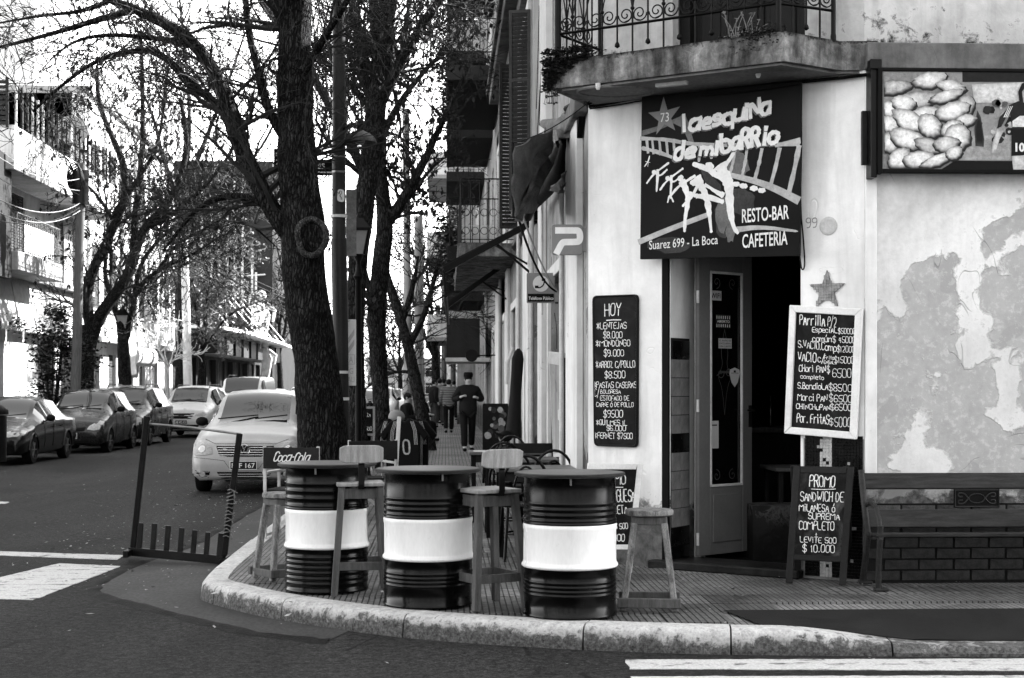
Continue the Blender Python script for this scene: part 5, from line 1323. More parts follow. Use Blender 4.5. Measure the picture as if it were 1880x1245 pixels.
# ------------------------------------------------------------------ walls with openings, windows, doors, shutters
def wall_open(mb, fr, u0, u1, v0, v1, ops, th, w=0.0):
    us = sorted(set([u0, u1] + [x for o in ops for x in (max(u0, o[0]), min(u1, o[1]))]))
    for a, b in zip(us[:-1], us[1:]):
        if b - a < 1e-4: continue
        cuts = sorted((o[2], o[3]) for o in ops if o[0] < (a + b) / 2 < o[1]); z = v0
        for c0, c1 in cuts:
            if c0 > z + 1e-4: mb.fbox(fr, a, b, z, c0, w - th, w)
            z = max(z, c1)
        if v1 > z + 1e-4: mb.fbox(fr, a, b, z, v1, w - th, w)
def louver(parent, fr, u0, u1, v0, v1, w, mat, n=None, name='shutter'):
    mb = MB(); s = min(.05, (u1 - u0) * .14)
    for a, b, c, d_ in ((u0, u0 + s, v0, v1), (u1 - s, u1, v0, v1), (u0 + s, u1 - s, v1 - s, v1), (u0 + s, u1 - s, v0, v0 + s), (u0 + s, u1 - s, (v0 * .35 + v1 * .65) - s / 2, (v0 * .35 + v1 * .65) + s / 2)): mb.fbox(fr, a, b, c, d_, w - .03, w)
    sh = mb.build(name, mat, parent); k = n or int((v1 - v0) / .06); me = None
    for i in range(k):
        z = v0 + s + (v1 - v0 - 2 * s) * (i + .5) / k; h = (v1 - v0 - 2 * s) / k
        if me is None:
            m2 = MB(); m2.hexa([fr.pt(u0 + s, z - h * .45, w - .004), fr.pt(u1 - s, z - h * .45, w - .004), fr.pt(u1 - s, z - h * .38, w - .001), fr.pt(u0 + s, z - h * .38, w - .001), fr.pt(u0 + s, z + h * .35, w - .028), fr.pt(u1 - s, z + h * .35, w - .028), fr.pt(u1 - s, z + h * .42, w - .024), fr.pt(u0 + s, z + h * .42, w - .024)])
            o = m2.build('slat', mat, sh); me = o; z0_ = z
        else:
            o2 = me.copy(); COL.objects.link(o2); o2.parent = sh; o2.location = V(0, 0, z - z0_)
    return sh
def window(parent, fr, u0, u1, v0, v1, w, fmat, kind='window', gm=None):
    t = min(.07, (u1 - u0) * .12)
    mb = MB()
    for a, b, c, d_ in ((u0, u0 + t, v0, v1), (u1 - t, u1, v0, v1), (u0 + t, u1 - t, v1 - t, v1), (u0 + t, u1 - t, v0, v0 + t), ((u0 + u1) / 2 - t / 2, (u0 + u1) / 2 + t / 2, v0 + t, v1 - t), (u0 + t, u1 - t, v0 * .3 + v1 * .7 - t / 2, v0 * .3 + v1 * .7 + t / 2)): mb.fbox(fr, a, b, c, d_, w - .22, w - .17)
    o = mb.build(kind, fmat, parent); mb = MB(); mb.fbox(fr, u0, u1, v0, v1, w - .205, w - .195); mb.build('pane', gm or m_glass, o)
    if kind == 'window': mb = MB(); mb.fbox(fr, u0 - .08, u1 + .08, v0 - .09, v0 - .002, w - .1, w + .07); mb.build('sill', m_left_grey, o)
    return o
def doorfill(parent, fr, u0, u1, v0, v1, w, mat, name='door', panels=True):
    mb = MB(); mb.fbox(fr, u0, u1, v0, v1, w - .18, w - .13); o = mb.build(name, mat, parent)
    if panels:
        um = (u0 + u1) / 2
        for a, b in ((u0 + .07, um - .04), (um + .04, u1 - .07)):
            for c, d_ in ((v0 + .12, v0 + (v1 - v0) * .35), (v0 + (v1 - v0) * .4, v1 - .12)): mb = MB(); mb.fbox(fr, a, b, c, d_, w - .13, w - .115); mb.build('door_panel', mat, o, bevel=.01)
    return o
def roller(parent, fr, u0, u1, v0, v1, w, mat):
    mb = MB(); k = int((v1 - v0) / .11); m_ = []
    for i in range(k):
        a = v0 + (v1 - v0) * i / k; b = v0 + (v1 - v0) * (i + 1) / k
        mb.hexa([fr.pt(u0, a, w - .16), fr.pt(u1, a, w - .16), fr.pt(u1, a, w - .13), fr.pt(u0, a, w - .13), fr.pt(u0, b, w - .16), fr.pt(u1, b, w - .16), fr.pt(u1, b - .01, w - .15), fr.pt(u0, b - .01, w - .15)])
    o = mb.build('roller_shutter', mat, parent); return o
def railing_bars(parent, fr, u0, u1, v0, v1, w, mat=m_iron, step=.12, name='railing', r=.008, deco=False):
    mb = MB(); mb.tube([fr.pt(u0, v1, w), fr.pt(u1, v1, w)], r * 1.6, 5); mb.tube([fr.pt(u0, v0 + .06, w), fr.pt(u1, v0 + .06, w)], r, 5)
    k = max(1, int((u1 - u0) / step))
    for i in range(k + 1): u = u0 + (u1 - u0) * i / k; mb.tube([fr.pt(u, v0, w), fr.pt(u, v1, w)], r, 4)
    if deco:
        for i in range(k):
            u = u0 + (u1 - u0) * (i + .5) / k; rr = (u1 - u0) / k * .4
            for vv in (v0 + .2, v0 + .5): mb.tube([fr.pt(u + rr * math.cos(a * .7), vv + rr * math.sin(a * .7), w) for a in range(10)], r * .7, 4)
    return mb.build(name, mat, parent, smooth=60)

# ------------------------------------------------------------------ street facade of the corner building
def su(px): return SF.hit(px, 600)[0]
def sv(px, py): return SF.hit(px, py)[1]
UE = 30 - 12.56
ops_lo = [(su(1042), su(1013), .3, 2.75), (su(994), su(981), .3, 2.8), (su(952), su(943), .3, 2.9), (su(930), su(922), .3, 2.9), (su(912), su(907), .3, 2.9)]
ops_up = [(su(976), su(958), 4.0, 6.75), (su(1012), su(1001), 4.6, 6.7), (su(925), su(918), 4.2, 6.6)]
mb = MB(); wall_open(mb, SF, 0.0, UE, 0, ZT, ops_lo + ops_up, .3); 
sw_ = mb.build('street_wall', m_street_wall, bar)
m_stain_wood = M('old green door', .10, .6, .4, 4, 50, .3, .004, spots=.4)
for i, (a, b, c, d_) in enumerate(ops_lo):
    doorfill(bar, SF, a, b, c, d_, 0, m_stain_wood if i % 2 else m_dark_door)
    mb = MB()
    for x in (a - .13, b): mb.fbox(SF, x, x + .13, .15, d_ + .13, .001, .05)
    mb.fbox(SF, a - .0, b + .0, d_, d_ + .13, .001, .05); mb.build('door_surround', m_pilaster, bar, bevel=.006)
for a, b, c, d_ in ops_up:
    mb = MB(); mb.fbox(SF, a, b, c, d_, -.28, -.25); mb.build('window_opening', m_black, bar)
    mb = MB()
    for x in (a - .14, b): mb.fbox(SF, x, x + .14, c - .1, d_ + .14, .001, .06)
    mb.fbox(SF, a, b, d_, d_ + .14, .001, .06); mb.build('window_surround', m_pilaster, bar, bevel=.006)
for px0, px1 in ((1072, 1052), (1004, 998), (978, 968), (938, 934), (920, 915)):
    mb = MB(); mb.fbox(SF, su(px0), su(px1), .15, 3.9, .001, .07); mb.build('pilaster', m_pilaster, bar, bevel=.01)
for px0, px1 in ((1016, 986), (944, 932)):
    mb = MB(); mb.fbox(SF, su(px0), su(px1) if px1 != 986 else su(px0) + .8, 3.9, ZT - .35, .001, .09); mb.build('pilaster', m_pilaster, bar, bevel=.01)
mb = MB(); mb.fbox(SF, .02, UE, ZT - .35, ZT - .15, .001, .14); mb.fbox(SF, .02, UE, ZT - .15, ZT + .05, .001, .32); mb.fbox(SF, .02, UE, ZT + .05, ZT + .12, .001, .38); mb.build('cornice', m_band, bar, bevel=.01)
mb = MB(); mb.fbox(SF, .01, su(1045), 3.86, 4.02, .001, .12); mb.fbox(SF, su(1004), UE, 3.86, 3.98, .001, .08); mb.build('floor_band', m_band, bar, bevel=.01)
# open louvred shutters of the tall upper window
S1 = Fr(SF.pt(su(977), 0, .02), (-1, .32, 0))
louver(bar, S1, 0.0, .30, sv(976, 388), sv(976, 22), 0, m_louver)
S2 = Fr(SF.pt(su(957), 0, .02), (-1, -.15, 0)); louver(bar, S2, 0.0, .33, 4.05, 6.6, 0, m_louver)
# drain pipes and conduits
for px, r_, v0, v1 in ((1049, .022, .2, 3.4), (1046, .012, .9, 2.9), (989, .03, .2, 3.9), (963, .03, .2, 3.9), (1010, .012, 2.4, 3.9), (927, .035, .2, 7.0), (900, .04, .2, 7.0)):
    mb = MB(); u = su(px); mb.tube([SF.pt(u, v0, .09), SF.pt(u, v1, .09)], r_, 8); mb.build('drain_pipe', m_off_white if px > 940 else m_left_grey, bar, smooth=60)
# balcony beyond the canopy, with scroll railing
ba = thing('street_balcony', 'narrow balcony with scroll ironwork on the street side, above the awning frames', 'balcony', tuple(SF.pt(su(940), 4.2)))
ub0, ub1 = su(950), su(915)
zbb = 3.95
mb = MB(); mb.fbox(SF, ub0, ub1, zbb - .22, zbb, .01, .98); mb.build('balcony_slab', m_slab, ba, bevel=.01)
railing_bars(ba, Fr(SF.pt(0, 0, .92), (0, 1, 0), (-1, 0, 0)), ub0, ub1, zbb, zbb + 1.0, 0, step=.16, deco=True)
FR0 = Fr(SF.pt(ub0, 0, 0), (-1, 0, 0)); railing_bars(ba, FR0, .02, .92, zbb, zbb + 1.05, 0, step=.15, deco=True)
mb = MB(); mb.fbox(Fr(SF.pt(ub1, 0, 0), (-1, 0, 0)), .1, 1.0, zbb + .05, zbb + 1.25, -.03, .02); mb.build('screen_panel', m_off_white, ba)
# ornament corbel and the slumped rolled canopy over the pavement
can = thing('rolled_canopy', 'slumped weathered canvas canopy hanging below the balcony on the street side', 'canopy', tuple(P(1000, 400, 13.6)))
def cpt(px, py, X): return onX(px, py, X)
T0 = [P(1045, 215, 13.5), P(1062, 250, 13.4), P(1010, 300, 13.3), P(945, 268, 13.2)]
rc = random.Random(31)
def sheet(name, quad, mat, nu=14, nv=8, amp=.03, parent=can, th=.012):
    a, b, c, d_ = [Vector(q) for q in quad]; nrm = (b - a).cross(d_ - a).normalized(); mb = MB()
    ph = rc.uniform(0, 9)
    for side in (0, 1):
        for i in range(nu + 1):
            for j in range(nv + 1):
                s, t = i / nu, j / nv; p = a.lerp(b, s).lerp(d_.lerp(c, s), t)
                p = p + nrm * (amp * (math.sin(s * 9 + t * 4 + ph) + .6 * math.sin(t * 13 + ph * 2 + s * 3)) + side * th)
                mb.v.append(tuple(p))
    m_ = (nu + 1) * (nv + 1)
    for i in range(nu):
        for j in range(nv):
            q = i * (nv + 1) + j; mb.f += [(q, q + nv + 1, q + nv + 2, q + 1), (m_ + q + 1, m_ + q + nv + 2, m_ + q + nv + 1, m_ + q)]; mb.m += [0, 0]
    rim = [i * (nv + 1) for i in range(nu + 1)] + [nu * (nv + 1) + j for j in range(1, nv + 1)] + [i * (nv + 1) + nv for i in range(nu - 1, -1, -1)] + [j for j in range(nv - 1, 0, -1)]
    for i in range(len(rim)): x, y = rim[i], rim[(i + 1) % len(rim)]; mb.f.append((x, y, y + m_, x + m_)); mb.m.append(0)
    return mb.build(name, mat, parent, smooth=60)
zc = lambda py, d: H + (HY - py) * d / F
# canvas falling from the wall side down to its outer edge, running along the street
sheet('canvas', [onX(1012, 234, .95), onX(944, 268, .55) , onX(943, 398, .56), onX(985, 382, .9)], m_canvas, amp=.02)
sheet('canvas_fold', [onX(1012, 236, .96), onX(1008, 300, .97), onX(950, 408, .62), onX(944, 395, .58)], m_canvas, amp=.035)
sheet('torn_flap', [onX(992, 222, .95), onX(1052, 205, 1.1), onX(1062, 250, 1.15), onX(1012, 256, .98)], m_soffit, amp=.03, nu=8, nv=6)
sheet('torn_flap', [onX(1045, 300, 1.14), onX(1056, 315, 1.15), onX(1030, 358, 1.1), onX(1012, 350, 1.05)], m_soffit, amp=.03, nu=8, nv=6)
mb = MB(); mb.tube([onX(1034, 262, 1.1), onX(1012, 300, 1.04), onX(985, 360, .98), onX(968, 400, .9)], [.075, .07, .06, .05], 10); mb.build('roller_tube', m_dark_metal, can, smooth=60)
mb = MB(); mb.tube([onX(1042, 258, 1.12), onX(1030, 310, 1.1), onX(1004, 350, 1.05), onX(976, 382, .98)], [.06, .08, .07, .05], 10); mb.build('canvas_roll', m_black, can, smooth=60)
mb = MB(); mb.tube([onX(941, 262, .56), onX(943, 400, .56)], .014, 6); mb.build('canopy_bar', m_iron, can, smooth=60)
mb = MB(); mb.tube([onX(1040, 265, 1.12), onX(1040, 395, 1.12)], .011, 6); mb.build('canopy_bar', m_off_white, can, smooth=60)
mb = MB(); mb.tube([onX(1040, 200, 1.1), onX(1058, 190, 1.13), onX(1082, 186, 1.17)], .03, 8); mb.prism([onX(1046, 215, 1.15), onX(1076, 195, 1.172), onX(1066, 290, 1.165), onX(1058, 290, 1.16)], (-.05, 0, 0)); mb.build('edge_flashing', m_black, can)
# awning frames: two folding arms each with a valance bar
m_awn = M('dark awning frame', .012, .5, .3)
af = thing('awning_frame', 'bare dark awning frame with two long sloping arms over the pavement', 'awning', tuple(onX(960, 405, 1.178)))
armpts = []
for (wx, wy, ox, oy, dx_, dy_) in ((985, 404, 815, 496, 818, 545), (936, 478, 821, 562, 823, 600)):
    a = onX(wx, wy, 1.17); X_ = a.y * (((ox - 940) / F) * CY + SY) / (CY - ((ox - 940) / F) * SY); b = onY(ox, oy, a.y)
    armpts.append((a, b))
    mb = MB(); mb.beam(a, b, .11, .08, (0, 1, 0)); mb.build('arm', m_awn, af, bevel=.004)
    mb = MB(); mb.beam(a + V(0, 0, .0), b + V(0, 0, .0) + V(0, .14, .05), .08, .06, (0, 1, 0)); mb.build('arm', m_awn, af, bevel=.003)
    mb = MB(); mb.beam(b, b + V(.02, 0, -.33), .04, .03, (0, 1, 0)); mb.build('valance_arm', m_awn, af, bevel=.003)
    m0 = a.lerp(b, .45); w2 = V(1.17, a.y, a.z - .75)
    mb = MB(); mb.beam(w2, m0, .03, .03, (0, 1, 0)); mb.build('brace', m_awn, af); mb = MB(); mb.beam(V(1.17, a.y + 1.2, a.z - .5), m0 + V(0, .3, 0), .025, .025, (0, 1, 0)); mb.build('brace', m_awn, af)
mb = MB(); mb.tube([armpts[0][0] + V(-.02, -.2, .04), armpts[1][0] + V(-.02, .3, .04)], .06, 10); mb.build('roller_tube', m_awn, af, smooth=60)
mb = MB(); mb.tube([armpts[0][1] + V(.02, 0, -.33), armpts[1][1] + V(.02, 0, -.33)], .025, 8); mb.build('valance_bar', m_awn, af, smooth=60)

# projecting signs
def blade(name, label, px0, py0, px1, py1, d, body, th=.05, rad=.03, tab=None):
    a = P(px0, py1, d); b = P(px1, py1, d); fr = Fr(a, V(1, -.03, 0)); w_ = (b - a).length; h_ = (P(px0, py0, d) - a).length
    q = rounded([(0, h_), (w_, h_), (w_, 0), (0, 0)], rad)
    mb = MB(); mb.fpoly(fr, q, -th, 0); o = mb.build(name, body, bevel=.003, at=a); tag(o, label, 'sign')
    return o, fr, w_, h_
m_sgrey = M('grey enamel sign', .26, .45, .08, 3, 50, .03, .001)
ps, fr, w_, h_ = blade('parking_sign', 'grey square sign with a big rounded white P projecting over the HOY board', 1013, 412, 1070, 468, 12.75, m_sgrey)
mb = MB(); mb.fpoly(fr, [(w_ - .005, h_ * .9), (w_ + .036, h_ * .9), (w_ + .036, h_ * .1), (w_ - .005, h_ * .1)], -.045, -.005); mb.build('bracket', m_sgrey, ps, bevel=.003)
mb = MB(); u = lambda x: x * w_; v = lambda y: y * h_
ribbon(mb, fr, chaikin([(u(.17), v(.80)), (u(.70), v(.80)), (u(.90), v(.80)), (u(.92), v(.44)), (u(.72), v(.42)), (u(.42), v(.42)), (u(.33), v(.40)), (u(.17), v(.08))], 3), w_ * .21, .002)
mb.build('letter', m_white_gloss, ps)
ph, fr, w_, h_ = blade('telephone_sign', 'square public telephone sign with handset disc bracketed from the street wall', 967, 501, 1019, 556, 16.0, m_sgrey, rad=.012)
mb = MB(); mb.fbox(fr, .012, w_ - .012, .012, h_ * .30, .0015, .003); mb.build('name_strip', m_sign_bg, ph)
mb = MB(); c = (w_ * .5, h_ * .64); mb.face([fr.pt(c[0] + h_ * .27 * math.cos(a * math.pi / 16), c[1] + h_ * .27 * math.sin(a * math.pi / 16), .002) for a in range(32)]); mb.build('disc', M('sign white', .6, .5, .1), ph)
mb = MB(); hs_ = h_ * .13; ribbon(mb, fr, chaikin([(c[0] + hs_ * .9, c[1] + hs_ * 1.1), (c[0] + hs_ * .8, c[1] - hs_ * .3), (c[0] - hs_ * .2, c[1] - hs_ * 1.1), (c[0] - hs_ * 1.1, c[1] - hs_ * 1.0)], 2), .014, .0035)
for q in ((c[0] + hs_ * .75, c[1] + hs_ * 1.0), (c[0] - hs_ * 1.0, c[1] - hs_ * .85)): mb.fbox(fr, q[0] - .022, q[0] + .016, q[1] - .014, q[1] + .014, .003, .0045)
mb.build('handset', m_ink, ph)
mb = MB(); printed(mb, fr, 'Teléfono Público', .02, w_ - .015, h_ * .10, h_ * .11, .0045, bold=.01); mb.build('lettering', m_sign_w, ph)
mb = MB(); a = P(1020, 556, 16.0); mb.tube([a + V(0, 0, 0), V(1.18, a.y + .02, a.z)], .01, 6); mb.tube([a + V(0, 0, .3), V(1.18, a.y + .02, a.z + .3)], .01, 6); mb.build('bracket', m_iron, ph)
# hanging board, box and jerseys along the street wall
hbx = thing('hanging_display_board', 'tall pale framed display board wired to the street wall beside the white pier', 'display board', tuple(P(1022, 850, 14.6)))
fr = Fr(P(1006, 850, 15.3), (P(1040, 850, 14.4) - P(1006, 850, 15.3)))
q = [fr.hit(1010, 640), fr.hit(1030, 652), fr.hit(1040, 845), fr.hit(1018, 850)]
q = [(0.03, fr.hit(1012, 645)[1]), (fr.hit(1031, 700)[0], fr.hit(1031, 655)[1]), (fr.hit(1033, 700)[0], fr.hit(1033, 845)[1]), (fr.hit(1014, 700)[0], fr.hit(1014, 842)[1])]
mb = MB(); mb.fpoly(fr, q, -.03, 0); mb.build('frame', m_off_white, hbx, bevel=.004)
mb = MB(); mb.fpoly(fr, inset_q(q, .04), .001, .004); mb.build('panel', m_left_grey, hbx)
mb = MB(); mb.fpoly(fr, [(q[0][0] + .01, q[0][1] - .01), (q[1][0] - .01, q[1][1] - .01), (q[1][0] - .01, q[1][1] - .12), (q[0][0] + .01, q[0][1] - .12)], .004, .006); mb.build('header', m_sign_w2, hbx)
mb = MB(); mb.fbox(fr, q[1][0] + .01, q[1][0] + .06, q[2][1], q[1][1] - .05, -.03, .01); mb.build('dark_edge', m_black, hbx)
cable('hanger_wire', [onX(1018, 575, 1.12), onX(1022, 600, 1.1), P(1022, 640, 14.7)], .004, 'thin hooked wire from which the pale display board hangs', n=4)
eb = MB(); u = su(1043); eb.fbox(SF, u, u + .25, sv(1043, 772), sv(1043, 752), .01, .09); o = eb.build('meter_box', m_off_white, at=SF.pt(u, 1.3), bevel=.006); tag(o, 'small pale metal junction box on the street wall', 'junction box')

# ------------------------------------------------------------------ facades further along the right of the street
def block(name, label, fr, u0, u1, ztop, depth, mat, ops, loc=None, cornice=True, base=True):
    t = thing(name, label, 'building', tuple(fr.pt((u0 + u1) / 2, 0)))
    mb = MB(); wall_open(mb, fr, u0, u1, 0, ztop, [o[:4] for o in ops], .3); mb.build('wall', mat, t)
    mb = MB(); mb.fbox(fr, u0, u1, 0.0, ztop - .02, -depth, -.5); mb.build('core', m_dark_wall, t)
    mb = MB(); mb.fbox(fr, u0, u0 + .28, 0, ztop - .01, -depth, -.301); mb.build('end_wall', mat, t)
    mb = MB(); mb.fbox(fr, u0 - .02, u1 + .0, ztop, ztop + .25, -depth, .12 if cornice else .0); mb.build('roof', m_left_grey, t)
    for o in ops:
        k = o[4]
        if k == 'w': window(t, fr, o[0], o[1], o[2], o[3], 0, m_off_white)
        elif k == 'd': doorfill(t, fr, *o[:4], 0, m_dark_door)
        elif k == 's':
            um = (o[0] + o[1]) / 2; window(t, fr, *o[:4], 0, m_dark_door); louver(t, fr, o[0], um - .01, o[2], o[3], -.05, m_louver, n=max(8, min(30, int((o[3] - o[2]) / .09)))); louver(t, fr, um + .01, o[1], o[2], o[3], -.05, m_louver, n=max(8, min(30, int((o[3] - o[2]) / .09))))
        elif k == 'r': roller(t, fr, *o[:4], 0, m_louver)
        elif k == 'k': mb = MB(); mb.fbox(fr, *o[:4], -.29, -.27); mb.build('dark_opening', m_black, t)
    return t
def balcony(parent, fr, u0, u1, z, out=1.1, solid=False, slab=.16, mat=m_slab, plants=False, para=None, step=.14):
    mb = MB(); mb.fbox(fr, u0, u1, z - slab, z, .01, out); s = mb.build('balcony_slab', mat, parent, bevel=.01)
    if solid: mb = MB(); mb.fbox(fr, u0, u1, z + .001, z + .9, out - .1, out); mb.fbox(fr, u0, u0 + .1, z + .001, z + .9, .01, out - .1); mb.build('parapet', para or mat, parent)
    else:
        railing_bars(parent, fr, u0, u1, z, z + .95, out - .06, step=step); e = Fr(fr.pt(u0 + .04, 0, 0), fr.n); railing_bars(parent, e, .03, out - .06, z, z + .95, 0, step=step, name='side_railing')
rbk = block('townhouse', 'tall dark stained townhouse with stacked balconies beyond the bar building', SF, UE + .02, 60 - 12.56, 13.5, 9, m_street_wall,
    [(UE + 1 + i * 3.2, UE + 2.1 + i * 3.2, a, b, k) for i in range(9) for a, b, k in ((.3, 2.9, 'd' if i % 2 else 'r'), (4.4, 7.0, 's'), (8.1, 10.6, 's'), (11.2, 12.8, 'w'))])
for u0, u1, z, so_ in ((UE + .8, UE + 5.5, 4.45, False), (UE + .6, UE + 6.5, 8.05, False), (UE + 8, UE + 12, 4.5, True), (UE + 8, UE + 13, 8.1, True), (UE + 1, UE + 8, 11.1, True), (UE + 16, UE + 22, 4.5, False), (UE + 16, UE + 22, 8.1, False), (UE + 14, UE + 24, 11.3, True)):
    balcony(rbk, SF, u0, u1, z, 1.15, so_, .3, m_slab, para=m_left_grey)
mb = MB(); mb.fbox(SF, UE + 9, UE + 13, 2.35, 3.35, .3, 1.15); mb.build('shop_hood', m_dark_wall, rbk); mb = MB(); mb.fbox(SF, UE + 9, UE + 13.0, 2.25, 2.35, .02, 1.18); mb.build('hood_edge', m_off_white, rbk)
# green tangle on the balconies
rg = random.Random(77)
for (u0, u1, z) in ((UE + .6, UE + 6.0, 7.6), (UE + 1, UE + 5.0, 4.2)):
    cr = thing('balcony_plants', 'straggling plants hanging over a %s townhouse balcony' % ('high' if z > 6 else 'lower'), 'plant', tuple(SF.pt(u0, z, 1.1)))
    mb = MB(); leafclump(mb, rg, lambda: SF.pt(rg.uniform(u0, u1), z + rg.gauss(.5, .35), 1.1 + rg.gauss(0, .12)), 900, .06, .14); mb.build('foliage', m_leaf_d, cr)
    mb = MB()
    for i in range(14):
        p = SF.pt(rg.uniform(u0, u1), z + .3, 1.0); mb.tube([p, p + V(-.1, .1, .4), p + V(-.3, rg.uniform(-.3, .3), rg.uniform(.2, .7)), p + V(-.5, rg.uniform(-.3, .3), rg.uniform(-.2, .4))], .008, 3)
    mb.build('stem', m_leaf_d, cr)['kind'] = 'stuff'
SF3 = Fr(V(.16, 60, 0), (0, 1, 0), (-1, 0, 0))
r3 = thing('overhanging_block', 'grey apartment block whose upper floors overhang the pavement far along the street', 'building', (1.2, 65, 0))
def grid(u0, u1, n, rows): return [(u0 + (u1 - u0) * (i + .25) / n, u0 + (u1 - u0) * (i + .72) / n, a, b, k) for i in range(n) for a, b, k in rows]
o3 = grid(0, 26, 9, [(4.2, 6.0, 's'), (7.4, 9.2, 'w'), (10.6, 12.4, 's')])
mb = MB(); wall_open(mb, SF3, 0, 26, 3.4, 13.4, [o[:4] for o in o3], .3); mb.build('wall', m_left_grey, r3)
mb = MB(); mb.box(.5, 9, 60.3, 86, 3.45, 13.3); mb.build('core', m_dark_wall, r3); mb = MB(); mb.box(.46, 9, 60, 60.28, 0, 13.39); mb.build('end_wall', m_left_grey, r3)
for o in o3:
    window(r3, SF3, *o[:4], 0, m_off_white)
for z in (3.6, 6.9, 10.1): balcony(r3, SF3, 1, 9, z, .9, True, .15, m_left_grey, para=m_left_wall)
mb = MB(); mb.box(1.178, 9, 60.3, 86, 0, 3.4); mb.build('ground_floor', m_dark_wall, r3)
block('distant_terrace', 'pale distant terrace on the right where the street narrows', Fr(V(1.178, 86.1, 0), (0, 1, 0), (-1, 0, 0)), 0, 80, 9, 9, m_far_wall, grid(0, 80, 16, [(.3, 2.8, 'r'), (4.2, 6.4, 'w')]))
block('distant_grey_house', 'grey distant house closing the right side of the street', Fr(V(1.178, 166.3, 0), (0, 1, 0), (-1, 0, 0)), 0, 90, 12, 9, m_left_grey, grid(0, 90, 12, [(.3, 2.8, 'r'), (4.2, 6.4, 'w'), (8, 10, 'w')]))

# ------------------------------------------------------------------ left side of the street (sunlit)
LX = -13.3
LFr = Fr(V(LX, 0, 0), (0, 1, 0), (1, 0, 0))
def lh(px, py): return LFr.hit(px, py)
b1_ops = [(38.6, 40.2, .3, 3.2, 'r'), (41.2, 43.4, .3, 3.2, 'k'), (45, 46.6, .4, 3.0, 'r'), (50.4, 52.6, .3, 3.0, 'r'), (53.4, 55.4, .3, 3.0, 'd'),
          (39, 40.4, 5.5, 7.5, 'k'), (44.6, 46.2, 5.55, 7.6, 'k'), (47.2, 48.9, 5.55, 7.6, 's'), (52.5, 53.9, 5.2, 7.4, 's'), (55.0, 56.0, 5.2, 7.4, 's')]
lb1 = block('balcony_house', 'sunlit corner house with concrete balconies and slatted roof screen, nearest on the left', LFr, 36, 57, 8.3, 10, m_left_wall, b1_ops, cornice=False)
# lower balcony
mb = MB(); mb.fbox(LFr, 44.2, 49.2, 4.95, 5.5, .01, 1.1); mb.build('balcony_slab', m_left_grey, lb1, bevel=.02)
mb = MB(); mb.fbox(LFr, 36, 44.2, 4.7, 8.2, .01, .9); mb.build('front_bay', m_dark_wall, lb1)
railing_bars(lb1, LFr, 44.3, 49.1, 5.5, 6.6, 1.04, m_steel, step=.22, r=.014)
railing_bars(lb1, Fr(V(LX, 44.26, 0), (1, 0, 0)), .95, 1.04, 5.5, 6.6, 0, m_steel, step=.3, r=.014)
mb = MB(); mb.fbox(LFr, 49.2, 57, 4.95, 5.1, .01, .35); mb.build('canopy_ledge', m_left_grey, lb1)
# upper terrace
mb = MB(); mb.fbox(LFr, 43.6, 56.9, 7.75, 7.95, .01, 1.15); mb.build('terrace_slab', m_left_grey, lb1, bevel=.02)
mb = MB(); mb.fbox(LFr, 43.6, 56.9, 7.951, 9.0, 1.0, 1.15); mb.fbox(LFr, 43.6, 43.75, 7.951, 9.0, -1.5, 1.0); mb.build('terrace_parapet', m_left_wall, lb1)
rl = random.Random(14)
for i in range(22):
    u = 44.0 + i * .58; mb = MB(); wd_ = rl.choice([.03, .05, .09]); mb.fbox(LFr, u, u + wd_, 9.001, 10.2 + rl.uniform(-.03, .05), 1.05, 1.11); mb.build('screen_post', m_dark_metal if rl.random() < .6 else m_off_white, lb1)
SCf = Fr(V(LX, 43.5, 0), (1, 0, 0))
for i in range(9): mb = MB(); mb.fbox(SCf, -2.4, 1.0, 8.98 + i * .145, 8.98 + i * .145 + .095, 0, .03); mb.build('screen_slat', m_wood_dark, lb1)
for x in (-1.6, -.3, .95): mb = MB(); mb.fbox(SCf, x, x + .08, 8.9, 10.3, .03, .07); mb.build('screen_upright', m_wood_dark, lb1)
# sloping pale panels over the ground floor shops
for i in range(6):
    u = 45.2 + i * 1.9; mb = MB(); mb.prism([LFr.pt(u, 4.85, .05), LFr.pt(u + 1.75, 4.85, .05), LFr.pt(u + 1.75, 3.3, .35), LFr.pt(u, 3.3, .35)], (.03, 0, .01)); mb.build('fascia_panel', m_off_white, lb1)
# rear pale block high above
rb5 = thing('pale_tower', 'pale rendered tower rising behind the balcony house', 'building', (-22, 62, 0))
TWf = Fr(V(-30, 62, 0), (1, 0, 0)); TWs = Fr(V(-16.5, 62, 0), (0, 1, 0), (1, 0, 0))
tops = [(2 + i * 3.4, 3.3 + i * 3.4, z, z + 1.5) for i in range(3) for z in (12, 15, 18)]
mb = MB(); wall_open(mb, TWf, 0, 13.5, 0, 24, tops, .3); mb.fbox(TWs, .301, 14, 0, 24, -13, -.001); mb.build('wall', m_left_wall, rb5)
for o in tops: window(rb5, TWf, *o, 0, m_off_white)
mb = MB(); mb.fbox(TWf, -1, 9, 9.6, 11.2, .8, .9); mb.fbox(TWf, -1, 13.5, 11.5, 11.8, .0, .9); mb.build('roof_terrace', m_left_grey, rb5)
# satellite dish
mm = Matrix.Translation(V(-12.6, 52.0, 10.2)) @ Matrix.Rotation(R(80), 4, 'X') @ Matrix.Rotation(R(20), 4, 'Y')
mb = MB(); mb.lathe([(.0, .0), (.25, .03), (.42, .09), (.52, .15)], n=24); mb.v = [tuple(mm @ Vector(p)) for p in mb.v]; o = mb.build('satellite_dish', m_left_grey, at=V(-12.6, 52.0, 10.2), smooth=60); tag(o, 'round satellite dish above the terrace screen posts', 'satellite dish')
mb = MB(); mb.tube([V(-12.6, 52, 10.2), V(-12.5, 51.9, 9.0)], .03, 6); mb.build('dish_mast', m_steel, o)

